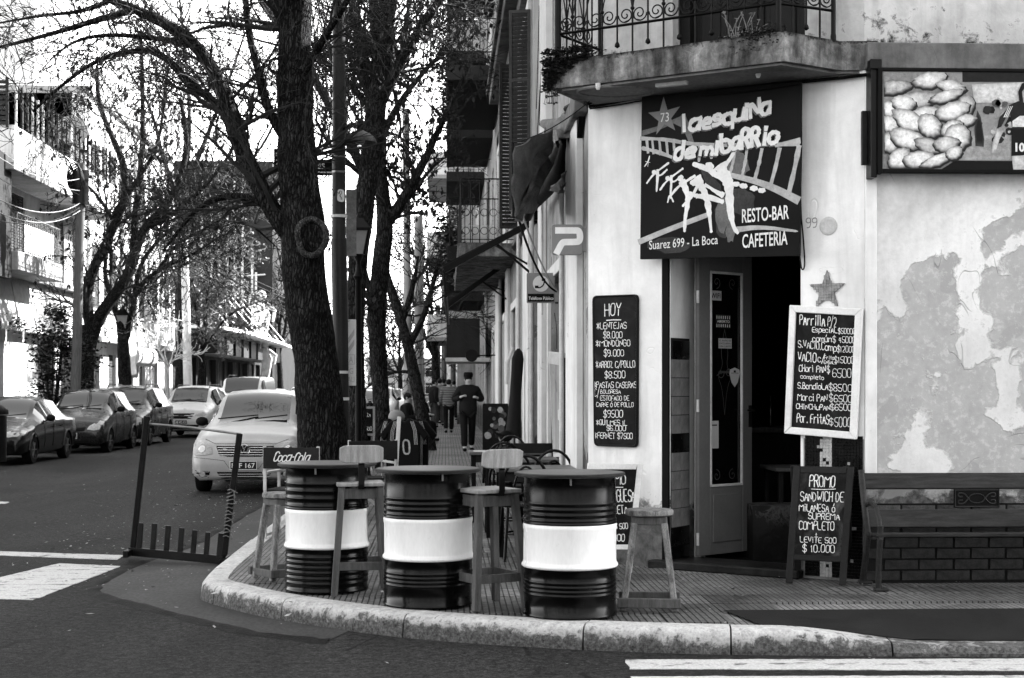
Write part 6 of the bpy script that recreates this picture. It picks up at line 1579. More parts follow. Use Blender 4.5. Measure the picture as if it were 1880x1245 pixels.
b2_ops = grid(57.2, 75, 6, [(.3, 2.9, 'r'), (4.6, 7.0, 's'), (8.6, 10.8, 's')])
lb2 = block('white_house', 'bright white three storey house with louvred windows in the middle left of the street', LFr, 57.05, 75, 12.5, 10, m_left_wall, b2_ops)
mb = MB(); mb.fbox(LFr, 57.05, 75, 3.3, 3.5, .01, .6); mb.build('shop_canopy', m_left_grey, lb2)
for i in range(7): mb = MB(); mb.fbox(LFr, 57.2 + i * 2.9, 57.5 + i * 2.9, 3.6, 12.3, .01, .12); mb.build('pilaster', m_left_wall, lb2)
ban = thing('hanging_banner', 'long white printed banner hanging off the white house beside the lantern', 'banner', tuple(onX(245, 700, -11.6)))
sheet('cloth', [onX(228, 600, -11.9), onX(246, 612, -11.9), onX(252, 685, -11.9), onX(238, 690, -11.9)], m_white_paint, 8, 8, .05, ban, .01)
shop = thing('roll_awning', 'rounded pale shop awning on the ground floor of the white house', 'awning', tuple(onX(265, 680, -12.6)))
mb = MB(); a, b = onX(256, 655, -12.7), onX(276, 655, -12.7); mb.tube([V(-12.9, 63, 2.9), V(-12.9, 67, 2.9)], .42, 14); mb.build('awning_cloth', m_off_white, shop, smooth=60)

# low theatre-like shop with curved marquee and figures
lb3 = block('marquee_shop', 'low dark fronted shop under a thin sweeping marquee', LFr, 75.1, 112, 4.6, 8, m_dark_wall, [(76 + i * 3.5, 78.6 + i * 3.5, .2, 3.2, 'k' if i % 2 else 'd') for i in range(10)], cornice=False)
mq = thing('marquee', 'thin pale sweeping marquee slab with suspension rods over the left pavement', 'canopy', (LX + 1.5, 85, 4))
mb = MB(); pts = []
mqp = [onX(330, 598, -12.9), onX(420, 600, -11.2), onX(470, 616, -10.6), onX(506, 632, -10.4)]
mb.prism([V(-13.2, 76, 4.55), V(-11.2, 76, 4.5), V(-10.7, 84, 4.5), V(-10.6, 100, 4.4), V(-10.8, 108, 4.35), V(-13.2, 108, 4.5)], (0, 0, .16)); mb.build('slab', m_white_paint, mq)
for i in range(8): mb = MB(); y = 77 + i * 3.8; mb.tube([V(-10.9, y, 4.7), V(-13.2, y + .5, 7.4)], .03, 5); mb.build('suspension_rod', m_steel, mq)
for i in range(9): mb = MB(); y = 77 + i * 3.3; mb.box(-12.9, -11.4, y, y + 2.2, 3.3, 4.3); mb.build('box_sign', m_louver if i % 2 else m_dark_metal, mq)
def figure_sculpture(name, label, px, d, base_z, s):
    t = thing(name, label, 'sculpture', tuple(P(px, 700, d))); x0 = P(px, 700, d); x0.z = base_z; r_ = random.Random(px)
    m_fig = M(name + ' paint', .5, .5, .5, 2, 30, .1)
    mb = MB(); mb.prism([x0 + V(-.3, 0, 0) * s, x0 + V(.35, 0, .1) * s, x0 + V(.6, 0, 1.6) * s, x0 + V(.2, 0, 2.6) * s, x0 + V(-.35, 0, 2.4) * s, x0 + V(-.2, 0, 1.2) * s], (0, .5 * s, 0)); mb.build('torso', m_fig, t, bevel=.1 * s, segs=3)
    mb = MB(); mb.ball(x0 + V(.05, .2, 2.85) * s, .3 * s, .28 * s, .36 * s); mb.build('head', m_off_white, t, smooth=80)
    mb = MB(); mb.tube([x0 + V(.3, .2, 2.3) * s, x0 + V(.9, .1, 1.9) * s, x0 + V(.8, -.1, 1.2) * s], [.16 * s, .12 * s, .09 * s], 8); mb.tube([x0 + V(-.3, .2, 2.3) * s, x0 + V(-.8, .1, 2.0) * s, x0 + V(-.6, -.1, 2.8) * s], [.16 * s, .12 * s, .09 * s], 8); mb.build('arms', m_fig, t, smooth=70)
figure_sculpture('balcony_figure', 'large painted figure standing on the marquee end', 478, 97, 4.6, 1.0)
figure_sculpture('hanging_figure', 'large painted figure hanging beneath the marquee end', 485, 96, 2.1, .8)
mbp = thing('painted_board', 'tall leaning pale board fixed on the marquee beside the standing figure', 'sign', tuple(P(466, 700, 95)))
mb = MB(); mb.prism([P(458, 640, 94), P(478, 640, 94), P(486, 556, 94), P(462, 556, 94)], (0, .3, 0)); mb.build('board', m_white_paint, mbp)
# tall dark party wall with rods
dw = thing('dark_party_wall', 'huge dark windowless wall with pale vertical pipes above the marquee', 'building', (-22, 125, 0))
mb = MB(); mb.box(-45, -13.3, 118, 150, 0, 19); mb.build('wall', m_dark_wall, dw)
for px in (370, 388, 402, 417, 431, 445): mb = MB(); a = onY(px, 560, 117.7); mb.tube([V(a.x, 117.7, 6), V(a.x + .0, 117.7, 17.5)], .10, 5); mb.build('pipe', m_off_white, dw)
for px, pa_, pb_2 in ((463, 450, 600), (470, 500, 580)): mb = MB(); a = onY(px, pa_, 117.6); b = onY(px, pb_2, 117.6); mb.tube([a, b], .09, 5); c = a.lerp(b, .08); mb.tube([c - V(.7, 0, 0), c + V(.7, 0, .1)], .06, 4); mb.build('aerial', m_off_white, dw)
block('far_left_terrace', 'long pale terrace far along the left of the street', Fr(V(-13.3, 150.2, 0), (0, 1, 0), (1, 0, 0)), 0, 110, 8, 8, m_far_wall, grid(0, 110, 14, [(.3, 2.8, 'r'), (4.2, 6.2, 'w')]))
blk = block('end_house', 'wide grey house closing the end of the street', Fr(V(-45, 290, 0), (1, 0, 0)), 0, 90, 7.0, 8, m_left_grey, grid(0, 90, 12, [(.4, 2.6, 'w'), (3.6, 5.4, 'w')]))
# houses across the crossing, behind the viewpoint
block('opposite_house', 'plain house across the crossing, behind the viewpoint', Fr(V(40, -9, 0), (-1, 0, 0), (0, 1, 0)), 0, 80, 9.5, 8, m_left_grey, grid(0, 80, 16, [(.3, 2.8, 'r'), (4.2, 6.4, 'w')]))
block('crossing_house', 'plain house on the near left corner of the crossing', Fr(V(-13.3, -40, 0), (0, 1, 0), (1, 0, 0)), 0, 42, 9, 8, m_left_grey, grid(0, 42, 8, [(.3, 2.8, 'r'), (4.2, 6.4, 'w')]))
# ------------------------------------------------------------------ trees
def bark(name, v, sc_=1.0):
    n = N(name); wv = n.noise(5 * sc_, 4, .6); p = n.map((1, 1, .22)); ds = n.n('VectorMath'); ds.operation = 'ADD'; n.L(p, ds.inputs[0]); cb = n.n('CombineXYZ'); wm = n.math('MULTIPLY', wv, .07); n.L(wm, cb.inputs[0]); n.L(wm, cb.inputs[1]); n.L(wm, cb.inputs[2]); n.L(cb.outputs[0], ds.inputs[1])
    e = n.voro(34 * sc_, 'DISTANCE_TO_EDGE', ds.outputs[0]); e2 = n.voro(15 * sc_, 'DISTANCE_TO_EDGE', ds.outputs[0]); a = n.noise(4 * sc_, 5, .65, .6); f = n.noise(70, 4, .7)
    rg_ = n.math('MULTIPLY', n.mapr(e, .0, .22, 0, 1), n.mapr(e2, .0, .14, .35, 1))
    c = n.math('MULTIPLY', v, n.mapr(rg_, .0, .9, .28, 1.35)); c = n.math('MULTIPLY', c, n.mapr(a, .3, .7, .5, 1.5)); c = n.math('MULTIPLY', c, n.mapr(f, .3, .7, .6, 1.4))
    sp = n.math('MULTIPLY', n.step(n.noise(20, 4, .7), .68, .73), .6); c = n.mix(sp, c, v * 3)
    return n.done(c, .9, n.math('ADD', rg_, n.math('MULTIPLY', f, .3)), .9, .03, .2)
m_bark = bark('furrowed bark', .048); m_bark2 = bark('dark furrowed bark', .06)
m_twig = M('twig bark', .05, .8, .4, 9, 60, .1); m_twig_l = M('pale twig bark', .22, .8, .3, 9, 60, .1)
m_seed = M('dry seed pods', .05, .8, .5, 30, 60, .1); m_leaf_f = M('small bright leaves', .16, .5, .5, 3, 60, .1); m_shrub = M('shrub leaves', .035, .5, .6, 3, 60, .1)
def fast_tube(mb, pts, rs, n=3):
    b = len(mb.v); k = len(pts)
    for i, p in enumerate(pts):
        a = pts[i - 1] if i else pts[0]; c = pts[i + 1] if i < k - 1 else pts[-1]
        dx, dy, dz = c[0] - a[0], c[1] - a[1], c[2] - a[2]; l = math.sqrt(dx * dx + dy * dy + dz * dz) or 1e-6; dx /= l; dy /= l; dz /= l
        if abs(dz) < .9: nx, ny, nz = dy, -dx, 0.0
        else: nx, ny, nz = 0.0, dz, -dy
        l = math.sqrt(nx * nx + ny * ny + nz * nz); nx /= l; ny /= l; nz /= l
        mx, my, mz = dy * nz - dz * ny, dz * nx - dx * nz, dx * ny - dy * nx
        r = rs[i]
        for j in range(n):
            ca, sa = TRI[n][j]
            mb.v.append((p[0] + (nx * ca + mx * sa) * r, p[1] + (ny * ca + my * sa) * r, p[2] + (nz * ca + mz * sa) * r))
    for i in range(k - 1):
        for j in range(n):
            j2 = (j + 1) % n; mb.f.append((b + i * n + j, b + i * n + j2, b + (i + 1) * n + j2, b + (i + 1) * n + j)); mb.m.append(0)
TRI = {n: [(math.cos(2 * math.pi * j / n), math.sin(2 * math.pi * j / n)) for j in range(n)] for n in (3, 4, 5, 6)}
def grow(mb, ends, p, d, L, r, lvl, rng, cfg):
    n = 6 if lvl > 1 else 4; pts = [tuple(p)]; rs = [r]; x, y, z = p; dx, dy, dz = d; dirs = [d]
    w = cfg['wander'] * (1 if lvl > 1 else 1.3)
    for i in range(n):
        dx += rng.gauss(0, w); dy += rng.gauss(0, w); dz += rng.gauss(0, w) + cfg['lift'] * (1 if i < n * .4 else -1.0 * cfg['droop'])
        l = math.sqrt(dx * dx + dy * dy + dz * dz); dx /= l; dy /= l; dz /= l
        s = L / n; x += dx * s; y += dy * s; z += dz * s; pts.append((x, y, z)); rs.append(max(cfg['rmin'], r * (1 - .85 * (i + 1) / n))); dirs.append((dx, dy, dz))
    fast_tube(mb, pts, rs, 4 if r > .012 else 3)
    if lvl <= 0: ends.append(pts[-1]); return
    k = cfg['kids'][lvl]
    for j in range(k):
        t = rng.uniform(.15, 1.0) * n; i = min(int(t), n - 1); f = t - i
        q = tuple(pts[i][a] * (1 - f) + pts[i + 1][a] * f for a in range(3)); bd = dirs[i]
        ax, ay, az = rng.gauss(0, 1), rng.gauss(0, 1), rng.gauss(0, 1) + cfg['up']
        l = math.sqrt(ax * ax + ay * ay + az * az); sp = cfg['spread']
        nd = (bd[0] + ax / l * sp, bd[1] + ay / l * sp, bd[2] + az / l * sp); l = math.sqrt(sum(c * c for c in nd)); nd = tuple(c / l for c in nd)
        grow(mb, ends, q, nd, L * rng.uniform(.4, .75), max(cfg['rmin'], rs[i] * rng.uniform(.5, .8)), lvl - 1, rng, cfg)
def pxpath(pts, d):
    out = []
    for q in pts: out.append(P(q[0], q[1], q[2] if len(q) > 2 and q[2] > 3 else d))
    return out
def smooth_path(pts, rs, k=2):
    q = [(tuple(p) + (r,)) for p, r in zip(pts, rs)]
    for _ in range(k):
        z_ = [q[0]]
        for a, b in zip(q[:-1], q[1:]): z_ += [tuple(x * .75 + y * .25 for x, y in zip(a, b)), tuple(x * .25 + y * .75 for x, y in zip(a, b))]
        z_.append(q[-1]); q = z_
    return [Vector(a[:3]) for a in q], [a[3] for a in q]
def rough_tube(mb, pts, rs, n, rng, amp=.06):
    b = len(mb.v); mb.tube(pts, rs, n)
    ph = rng.uniform(0, 9)
    for i in range(b, len(mb.v)):
        v = mb.v[i]; k = (i - b) // n; c = pts[min(k, len(pts) - 1)]; s = 1 + amp * (noise.noise(Vector(v) * 2.2) + .6 * noise.noise(Vector(v) * 6) + .35 * noise.noise(Vector((v[0] * 14, v[1] * 14, v[2] * 3))))
        mb.v[i] = (c[0] + (v[0] - c[0]) * s, c[1] + (v[1] - c[1]) * s, v[2])
def tree(label, d, trunk, trad, limbs, cfg, seed, mat=None, leaf=None, nleaf=0, lsz=(.05, .12), twig=None, name='street_tree', base=None):
    rng = random.Random(seed); tp = pxpath(trunk, d); tp[0].z = .02; cfg = dict(cfg, rmin=.62 * d / F)
    if base: tp[0] = Vector(base)
    t = thing(name, label, 'tree', (tp[0].x, tp[0].y, .15), 0, 'trees along the street')
    mat = mat or m_bark
    pts, rs = smooth_path(tp, trad, 3); mb = MB(); rough_tube(mb, pts, rs, 20 if d < 30 else 10, rng, .1); mb.build('trunk', mat, t, smooth=80)
    mt = MB(); ends = []
    for lb, r0, r1, kn, LL in limbs:
        lp = pxpath(lb, d); k = len(lp); pts, rs = smooth_path(lp, [r0 + (r1 - r0) * i / (k - 1) for i in range(k)], 2)
        mb = MB(); rough_tube(mb, pts, rs, 10 if d < 30 else 7, rng, .12); mb.build('limb', mat, t, smooth=80)
        for j in range(int(kn * (.95 if d < 20 else .75 if d < 40 else .68))):
            f = rng.uniform(.08, 1) * (len(pts) - 1); i = min(int(f), len(pts) - 2); q = pts[i].lerp(pts[i + 1], f - i); bd = (pts[i + 1] - pts[i]).normalized()
            a = V(rng.gauss(0, 1), rng.gauss(0, 1), rng.gauss(0, 1) + cfg['up']).normalized(); nd = (bd * .7 + a * .9).normalized()
            grow(mt, ends, tuple(q), tuple(nd), LL * rng.uniform(.5, 1.15), max(cfg['rmin'] * 2.6, rs[i] * rng.uniform(.22, .42)), cfg['lvl'], rng, cfg)
    o = mt.build('crown', twig or m_twig, t)
    if nleaf and ends:
        ml = MB()
        for _ in range(nleaf):
            e = rng.choice(ends); p = V(*e) + V(rng.gauss(0, .06), rng.gauss(0, .06), rng.gauss(-.05, .08)); s = rng.uniform(*lsz)
            dn = V(rng.gauss(0, .5), rng.gauss(0, .5), -1 if leaf is m_seed else rng.gauss(0, .6)).normalized(); sdv = dn.cross(V(rng.gauss(0, 1), rng.gauss(0, 1), .1)).normalized() * s * .28
            ml.add([tuple(p), tuple(p + dn * s * .5 + sdv), tuple(p + dn * s), tuple(p + dn * s * .5 - sdv)], [(0, 1, 2, 3)])
        o = ml.build('leaves', leaf, t); o['kind'] = 'stuff'
    return t
cfgN = dict(wander=.16, lift=.05, droop=1.3, rmin=.0028, kids={3: 5, 2: 5, 1: 5}, spread=.75, up=.25, lvl=2)
cfgF = dict(wander=.2, lift=.05, droop=1.0, rmin=.005, kids={3: 5, 2: 5, 1: 4}, spread=.8, up=.2, lvl=2)
t1 = tree('thickest dark street tree, with a healed ring scar, behind the drum tables', 17, [(598, 880), (594, 820), (588, 740), (578, 650), (565, 560), (556, 480), (557, 420), (548, 330), (542, 230), (541, 100), (541, 0), (538, -160), (530, -420), (520, -700)],
    [.32, .285, .265, .26, .24, .245, .25, .225, .205, .19, .19, .17, .13, .06],
    [([(540, 440), (512, 405), (485, 360), (449, 287), (425, 220), (405, 150), (358, 78), (304, 44), (250, 18), (202, 0), (120, -50)], .12, .035, 26, 1.5),
     ([(432, 236), (400, 190), (354, 160), (310, 110), (280, 92), (236, 94), (182, 108), (120, 150), (60, 205)], .055, .014, 20, 1.0),
     ([(358, 78), (297, 72), (202, 62), (135, 74), (91, 111)], .035, .01, 14, .9),
     ([(250, 18), (180, 36), (110, 58), (20, 82), (-60, 100)], .04, .012, 14, 1.0),
     ([(200, 2), (150, 22), (80, 28), (0, 42)], .03, .01, 10, .8),
     ([(505, 392), (482, 371), (440, 360), (405, 361), (365, 380), (337, 411), (300, 460)], .06, .014, 14, .9),
     ([(520, 250), (490, 200), (475, 130), (455, 60), (450, -30)], .06, .03, 16, 1.1), ([(530, 60), (500, -20), (450, -120), (380, -200)], .10, .04, 16, 1.5), ([(550, -50), (620, -150), (700, -260), (800, -330)], .11, .04, 16, 1.6),
     ([(560, 130, 16.8), (600, 60, 16.4), (640, 0, 16), (680, -100, 15.5)], .05, .02, 16, 1.0), ([(540, -100, 17), (540, -200, 15), (560, -280, 13), (600, -330, 11)], .12, .05, 16, 1.8), ([(520, -200, 17), (420, -300, 18), (250, -300, 20), (100, -260, 22)], .1, .04, 16, 1.8)], cfgN, 1, nleaf=500, leaf=m_seed, lsz=(.04, .09))
# healed scar ring
mb = MB(); c = P(572, 436, 16.69); fr = Fr(c, (1, .08, 0)); pts = [fr.pt(.155 * math.cos(a * .3142) * (1 + .1 * math.sin(a)), .20 * math.sin(a * .3142), .012 * math.sin(a * 1.7)) for a in range(21)]
mb.tube(pts, .035, 8, False); mb.build('scar_ring', bark('pale scar bark', .15, 2), t1, smooth=70)
mb = MB(); mb.face([fr.pt(.15 * math.cos(a * .3142), .195 * math.sin(a * .3142), -.01) for a in range(20)]); o = mb.build('scar_hollow', m_bark2, t1)
for (px, py, r_) in ((506, 121, .07), (548, 118, .05)):
    mb = MB(); c = P(px, py, 16.78); fr = Fr(c, (1, .1, 0)); mb.tube([fr.pt(r_ * math.cos(a * .3142), r_ * 1.1 * math.sin(a * .3142), .01) for a in range(21)], .018, 6, False); mb.build('knot', m_bark2, t1, smooth=70)
tree('forked dark street tree just behind the tall steel pole', 23, [(656, 862), (653, 760), (650, 650), (652, 560), (658, 470), (668, 380), (680, 300), (690, 200), (702, 100), (715, 0), (728, -140), (740, -300)], [.22, .155, .145, .14, .14, .15, .16, .155, .14, .12, .09, .05],
    [([(684, 190), (668, 110), (652, 40), (640, -40)], .1, .05, 26, 1.3), ([(692, 200), (725, 130), (760, 70), (800, 10), (850, -60)], .11, .04, 30, 1.3), ([(672, 190), (630, 140), (590, 110), (560, 60)], .06, .02, 24, 1.0), ([(676, 330), (640, 300), (600, 260), (580, 220)], .05, .02, 22, .9), ([(676, 330, 23), (600, 180, 23.5), (520, 60, 24), (450, -40, 24.5), (380, -160, 25)], .08, .03, 26, 1.5), ([(690, 100, 23), (560, -80, 24), (450, -250, 25), (330, -300, 25)], .08, .03, 26, 1.6), ([(700, 120), (690, 30), (680, -60), (670, -200)], .09, .04, 24, 1.4), ([(715, 0), (760, -80), (840, -150)], .08, .03, 20, 1.5)], cfgN, 2, nleaf=1000, leaf=m_seed, lsz=(.06, .13), mat=m_bark2)
tree('slim forked street tree between the lantern and the far poles', 27, [(704, 862), (702, 795), (699, 720), (693, 640), (691, 570), (698, 500), (707, 420), (704, 370), (698, 320), (697, 240), (692, 140), (685, 40), (678, -60)], [.21, .16, .15, .155, .165, .16, .15, .13, .12, .11, .09, .07, .04],
    [([(709, 410), (728, 386), (747, 352), (772, 312), (800, 250), (830, 190), (860, 120)], .11, .03, 24, 1.2), ([(732, 382), (765, 345), (790, 310), (815, 290)], .045, .02, 12, .9), ([(698, 260), (725, 200), (770, 140), (820, 90)], .07, .03, 20, 1.2), ([(704, 300), (670, 240), (640, 190)], .06, .02, 20, 1.1), ([(693, 600), (680, 560), (676, 520), (664, 470)], .08, .03, 6, .7), ([(700, 170), (740, 90), (790, 30)], .07, .02, 26, 1.4)], cfgN, 3, nleaf=1500, leaf=m_seed, lsz=(.08, .16), mat=m_bark2)
tree('leaning dark street tree farther down the right pavement', 35, [(788, 826), (780, 785), (770, 735), (760, 685), (746, 620), (730, 570), (714, 520), (704, 480)], [.22, .16, .15, .14, .125, .115, .10, .07],
    [([(747, 640), (780, 580), (795, 520), (812, 450)], .09, .03, 16, 1.6), ([(735, 600), (758, 530), (768, 470)], .09, .03, 14, 1.6), ([(772, 690), (740, 680), (700, 690), (665, 720)], .05, .015, 14, 1.3)], cfgF, 4, mat=m_bark2)
tree('bare upright tree far down the right pavement', 62, [(800, 770), (800, 700), (798, 640), (794, 580)], [.2, .17, .14, .08], [([(799, 660), (780, 620), (765, 570), (760, 520)], .09, .03, 14, 2.6), ([(798, 640), (815, 590), (822, 530)], .09, .03, 14, 2.6), ([(795, 600), (790, 540), (785, 500)], .08, .03, 14, 2.6)], cfgF, 5, mat=m_bark2)
tree('small bare tree by the end of the street', 110, [(735, 748), (735, 700), (733, 640)], [.2, .17, .1], [([(735, 690), (718, 650), (705, 610)], .1, .04, 16, 3.6), ([(734, 680), (750, 640), (765, 600)], .1, .04, 16, 3.6), ([(733, 650), (735, 600), (738, 560)], .1, .04, 14, 3.6)], cfgF, 6, mat=m_bark2)
LD = 47
tree('dark tree with a wide Y fork on the left pavement behind the parked cars', LD, [(150, 770), (152, 720), (155, 670), (160, 630), (168, 600)], [.42, .34, .31, .30, .30],
    [([(168, 605), (158, 560), (164, 510), (190, 460), (212, 410), (232, 360), (228, 300), (205, 250), (180, 190), (178, 120)], .2, .06, 22, 2.4), ([(166, 610), (195, 560), (232, 515), (248, 460), (262, 420), (300, 385), (335, 320), (345, 250), (330, 180)], .22, .06, 22, 2.4),
     ([(246, 470), (248, 400), (256, 340), (262, 260), (262, 150), (258, 60)], .13, .05, 22, 2.3), ([(262, 420), (310, 400), (370, 350), (420, 290), (450, 220)], .1, .04, 22, 2.3), ([(205, 500), (202, 430), (212, 380)], .07, .03, 8, 1.5), ([(232, 360), (260, 320), (290, 270), (300, 200), (310, 120)], .08, .03, 22, 2.0), ([(212, 410), (180, 360), (150, 330), (120, 300)], .06, .02, 12, 1.6)], cfgF, 7, nleaf=1500, leaf=m_seed, lsz=(.12, .24), mat=m_bark2)
tree('slender dark tree with narrow fork beside the left lantern', 53, [(233, 770), (231, 720), (228, 670), (226, 620), (222, 590)], [.28, .24, .22, .2, .18],
    [([(222, 595), (205, 550), (190, 500), (200, 440), (195, 380)], .13, .04, 24, 1.8), ([(228, 640), (240, 590), (250, 530), (290, 495), (350, 470), (410, 430)], .12, .03, 30, 1.8), ([(245, 550), (258, 480), (300, 430), (360, 390), (420, 350)], .09, .03, 30, 2.0), ([(290, 495), (330, 440), (380, 420), (440, 380)], .07, .02, 24, 1.8)], cfgF, 8, nleaf=700, leaf=m_seed, lsz=(.1, .2), mat=m_bark2)
cfgB = dict(wander=.28, lift=.02, droop=1.0, rmin=.008, kids={3: 4, 2: 5, 1: 4}, spread=1.0, up=.15, lvl=2)
tree('small tree in bright young leaf in front of the marquee', 70, [(368, 770), (366, 720), (372, 670), (366, 620), (380, 590)], [.2, .17, .16, .13, .1],
    [([(372, 640), (400, 600), (430, 570), (470, 555)], .08, .02, 26, 1.6), ([(368, 620), (360, 570), (350, 520), (340, 480)], .08, .02, 26, 1.6), ([(380, 590), (400, 540), (420, 500), (440, 470)], .08, .02, 26, 1.6), ([(366, 620), (330, 590), (320, 550)], .06, .02, 18, 1.5), ([(380, 580), (380, 520), (375, 470)], .06, .02, 22, 1.5)], cfgB, 9, nleaf=4200, leaf=m_leaf_f, lsz=(.10, .20), twig=m_twig_l, mat=m_bark2)
tree('tiny pale bare sapling in front of the dark garage', 60, [(308, 760), (306, 700), (302, 660)], [.06, .05, .04], [([(306, 690), (318, 650), (325, 610), (330, 570)], .035, .012, 6, 1.2), ([(302, 660), (285, 630), (275, 600)], .035, .012, 6, 1.0), ([(308, 670), (300, 640), (312, 600)], .03, .01, 5, 1.0)], cfgF, 10, twig=m_off_white, mat=m_off_white, name='sapling')
tree('bare street tree on the left pavement beyond the marquee', 120, [(515, 745), (515, 700), (512, 650)], [.3, .25, .2], [([(512, 660), (495, 600), (470, 520), (460, 440)], .15, .05, 18, 4.5), ([(512, 650), (530, 580), (520, 500), (500, 420)], .15, .05, 18, 4.5), ([(512, 650), (515, 560), (560, 480)], .15, .05, 16, 4.5)], cfgF, 11, mat=m_bark2)
tree('bare twiggy tree behind the white house chimney line', 66, [(330, 700), (335, 500), (340, 350)], [.25, .2, .15], [([(340, 350), (380, 250), (420, 150), (450, 60)], .12, .04, 12, 3.4), ([(338, 400), (300, 300), (280, 200), (230, 120)], .12, .04, 12, 3.4), ([(340, 350), (350, 220), (340, 100), (330, 0)], .12, .04, 10, 3.4), ([(345, 400), (430, 330), (490, 260), (520, 180)], .1, .04, 9, 3.2)], cfgF, 12, nleaf=700, leaf=m_seed, lsz=(.12, .26), mat=m_bark2)
# shrub on the left pavement
sb = thing('pavement_shrub', 'tall dark leafy shrub on the left pavement above the first parked car', 'shrub', tuple(onX(95, 760, -11.6))[:2] + (.14,))
rg = random.Random(5); sbp = wloc(sb); mb = MB(); cl = [(rg.gauss(0, .45), rg.gauss(0, .45), 1.2 + rg.uniform(-.9, 2.6)) for _ in range(46)]
def fs():
    c = rg.choice(cl); k = 1 - max(0, c[2] - 2.0) * .25; return sbp + V(c[0] * k + rg.gauss(0, .16), c[1] * k + rg.gauss(0, .16), max(.15, c[2] + rg.gauss(0, .16)))
leafclump(mb, rg, fs, 5200, .07, .15); mb.build('foliage', m_shrub, sb)
mb = MB()
for i in range(9): a = rg.uniform(0, 6.28); mb.tube([sbp, sbp + V(math.cos(a) * .2, math.sin(a) * .2, 1.2), sbp + V(math.cos(a) * .4, math.sin(a) * .4, rg.uniform(2.4, 3.6))], [.04, .025, .01], 5)
mb.build('stem', m_bark2, sb)

# ------------------------------------------------------------------ poles, lanterns, street signs
def pole(name, label, px0, px1, ytop, ybase, d, r0, r1, mat, group=None, bands=()):
    b = P(px0, ybase, d); t = P(px1, ytop, d); b.z = .0 if b.z < .3 else b.z; o = thing(name, label, 'pole', tuple(b), 0, group)
    mb = MB(); n = 8; mb.tube([b.lerp(t, i / n) for i in range(n + 1)], [r0 + (r1 - r0) * i / n for i in range(n + 1)], 16); mb.build('shaft', mat, o, smooth=60)
    for y in bands:
        c = P(px0 + (px1 - px0) * (ybase - y) / (ybase - ytop), y, d); c2 = c + V(0, 0, .05); mb = MB(); mb.tube([c, c2], r0 * 1.06, 16); mb.build('tape_band', m_white_paint, o, smooth=60)
    return o
m_pole = M('painted steel pole', .055, .35, .3, 3, 60, .05, .001, spots=.1)
mp_ = thing('steel_lamp_pole', 'tall thick stepped steel pole with taped bands and sticker beside the big tree', 'pole', tuple(onZ(627, 860, .15)))
D1 = 18.0
mb = MB(); b = P(628, 935, D1); b.z = .15; mb.tube([b, P(625, 600, D1), P(622, 440, D1)], [.098, .095, .092], 20); mb.build('lower_shaft', m_pole, mp_, smooth=60)
mb = MB(); mb.tube([P(622, 441, D1), P(622, 438, D1), P(622, 300, D1), P(622, 0, D1), P(622, -300, D1)], [.09, .083, .08, .075, .07], 20); mb.build('upper_shaft', m_pole, mp_, smooth=60)
for y, w_, dz in ((400, .10, .02), (318, .085, .015), (290, .085, .012), (686, .10, .02), (735, .10, .022)):
    mb = MB(); c = P(622 + max(0, (y - 440) / 80), y, D1); mb.tube([c, c + V(0, 0, dz * 1.6)], w_, 20); mb.build('clamp_band', m_steel if y < 500 and y != 400 else m_white_paint, mp_, smooth=60)
mb = MB(); fr = Fr(P(625, 360, D1 - .1), (1, 0, 0)); q = rounded([(-.04, -.06), (.045, -.075), (.05, .07), (-.03, .085)], .035)
mb.fpoly(fr, q, .0, .006); o = mb.build('sticker', m_white_paint, mp_)
mb = MB(); ribbon(mb, fr, chaikin([(-.02, .02), (-.01, .06), (.02, .05), (.01, .02), (-.015, .0), (.01, -.01), (.02, -.04)], 2), .006, .008); ribbon(mb, fr, [(-.012, .055), (.01, -.045)], .005, .008); mb.build('sticker_doodle', m_ink, o)
# bell lamp shade on the tree side
lp_ = thing('bell_street_lamp', 'weathered bell shaped street lamp hanging from a short arm on the steel pole', 'street lamp', tuple(P(658, 262, D1 - .1)))
c = P(661, 262, D1 - .3); mb = MB(); prof = [(.0, .15), (.04, .145), (.06, .13), (.11, .11), (.16, .07), (.19, .02), (.195, 0), (.18, 0.004), (.15, .05), (.05, .10)]
mb.lathe(prof[::-1], c, 24); mb.build('shade', M('chalky lamp enamel', .13, .6, .5, 8, 50, .2, .002), lp_, smooth=50)
mb = MB(); mb.lathe([(.03, .14), (.045, .16), (.045, .24), (.02, .27)], c, 14); mb.tube([c + V(0, 0, .22), c + V(-.12, .15, .24), c + V(-.22, .3, .2)], .02, 8); mb.build('socket_arm', m_dark_metal, lp_, smooth=50)
mb = MB(); mb.ball(c + V(0, 0, .03), .06, n=12, k=8); mb.build('bulb', M('milky bulb', .3, .3, .05), lp_, smooth=80)
# street name plate
np_ = thing('street_name_plate', 'black street name plate with white letters ending in ES behind the steel pole', 'sign', tuple(P(600, 305, D1 + .2)))
fr = Fr(P(578, 322, D1 + .25), (1, 0, 0)); mb = MB(); mb.fbox(fr, 0, .34, 0, .19, -.01, .0); mb.build('plate', m_sign_bg, np_)
mb = MB(); printed(mb, fr, 'ES', .03, .12, .08, .065, .002, bold=.02); mb.fbox(fr, .02, .30, .03, .045, .001, .002); mb.build('lettering', m_sign_w, np_)
np2 = thing('small_number_plate', 'small dark plate with white 3 on the left of the big tree trunk', 'sign', tuple(P(508, 290, 17.4)))
fr = Fr(P(503, 305, 17.3), (1, .3, 0)); mb = MB(); mb.fbox(fr, 0, .09, 0, .20, -.01, 0); mb.build('plate', m_sign_bg, np2); mb = MB(); printed(mb, fr, '0', .02, .07, .11, .06, .002, bold=.02); printed(mb, fr, '2', .02, .07, .02, .06, .002, bold=.02); mb.build('lettering', m_sign_w, np2)
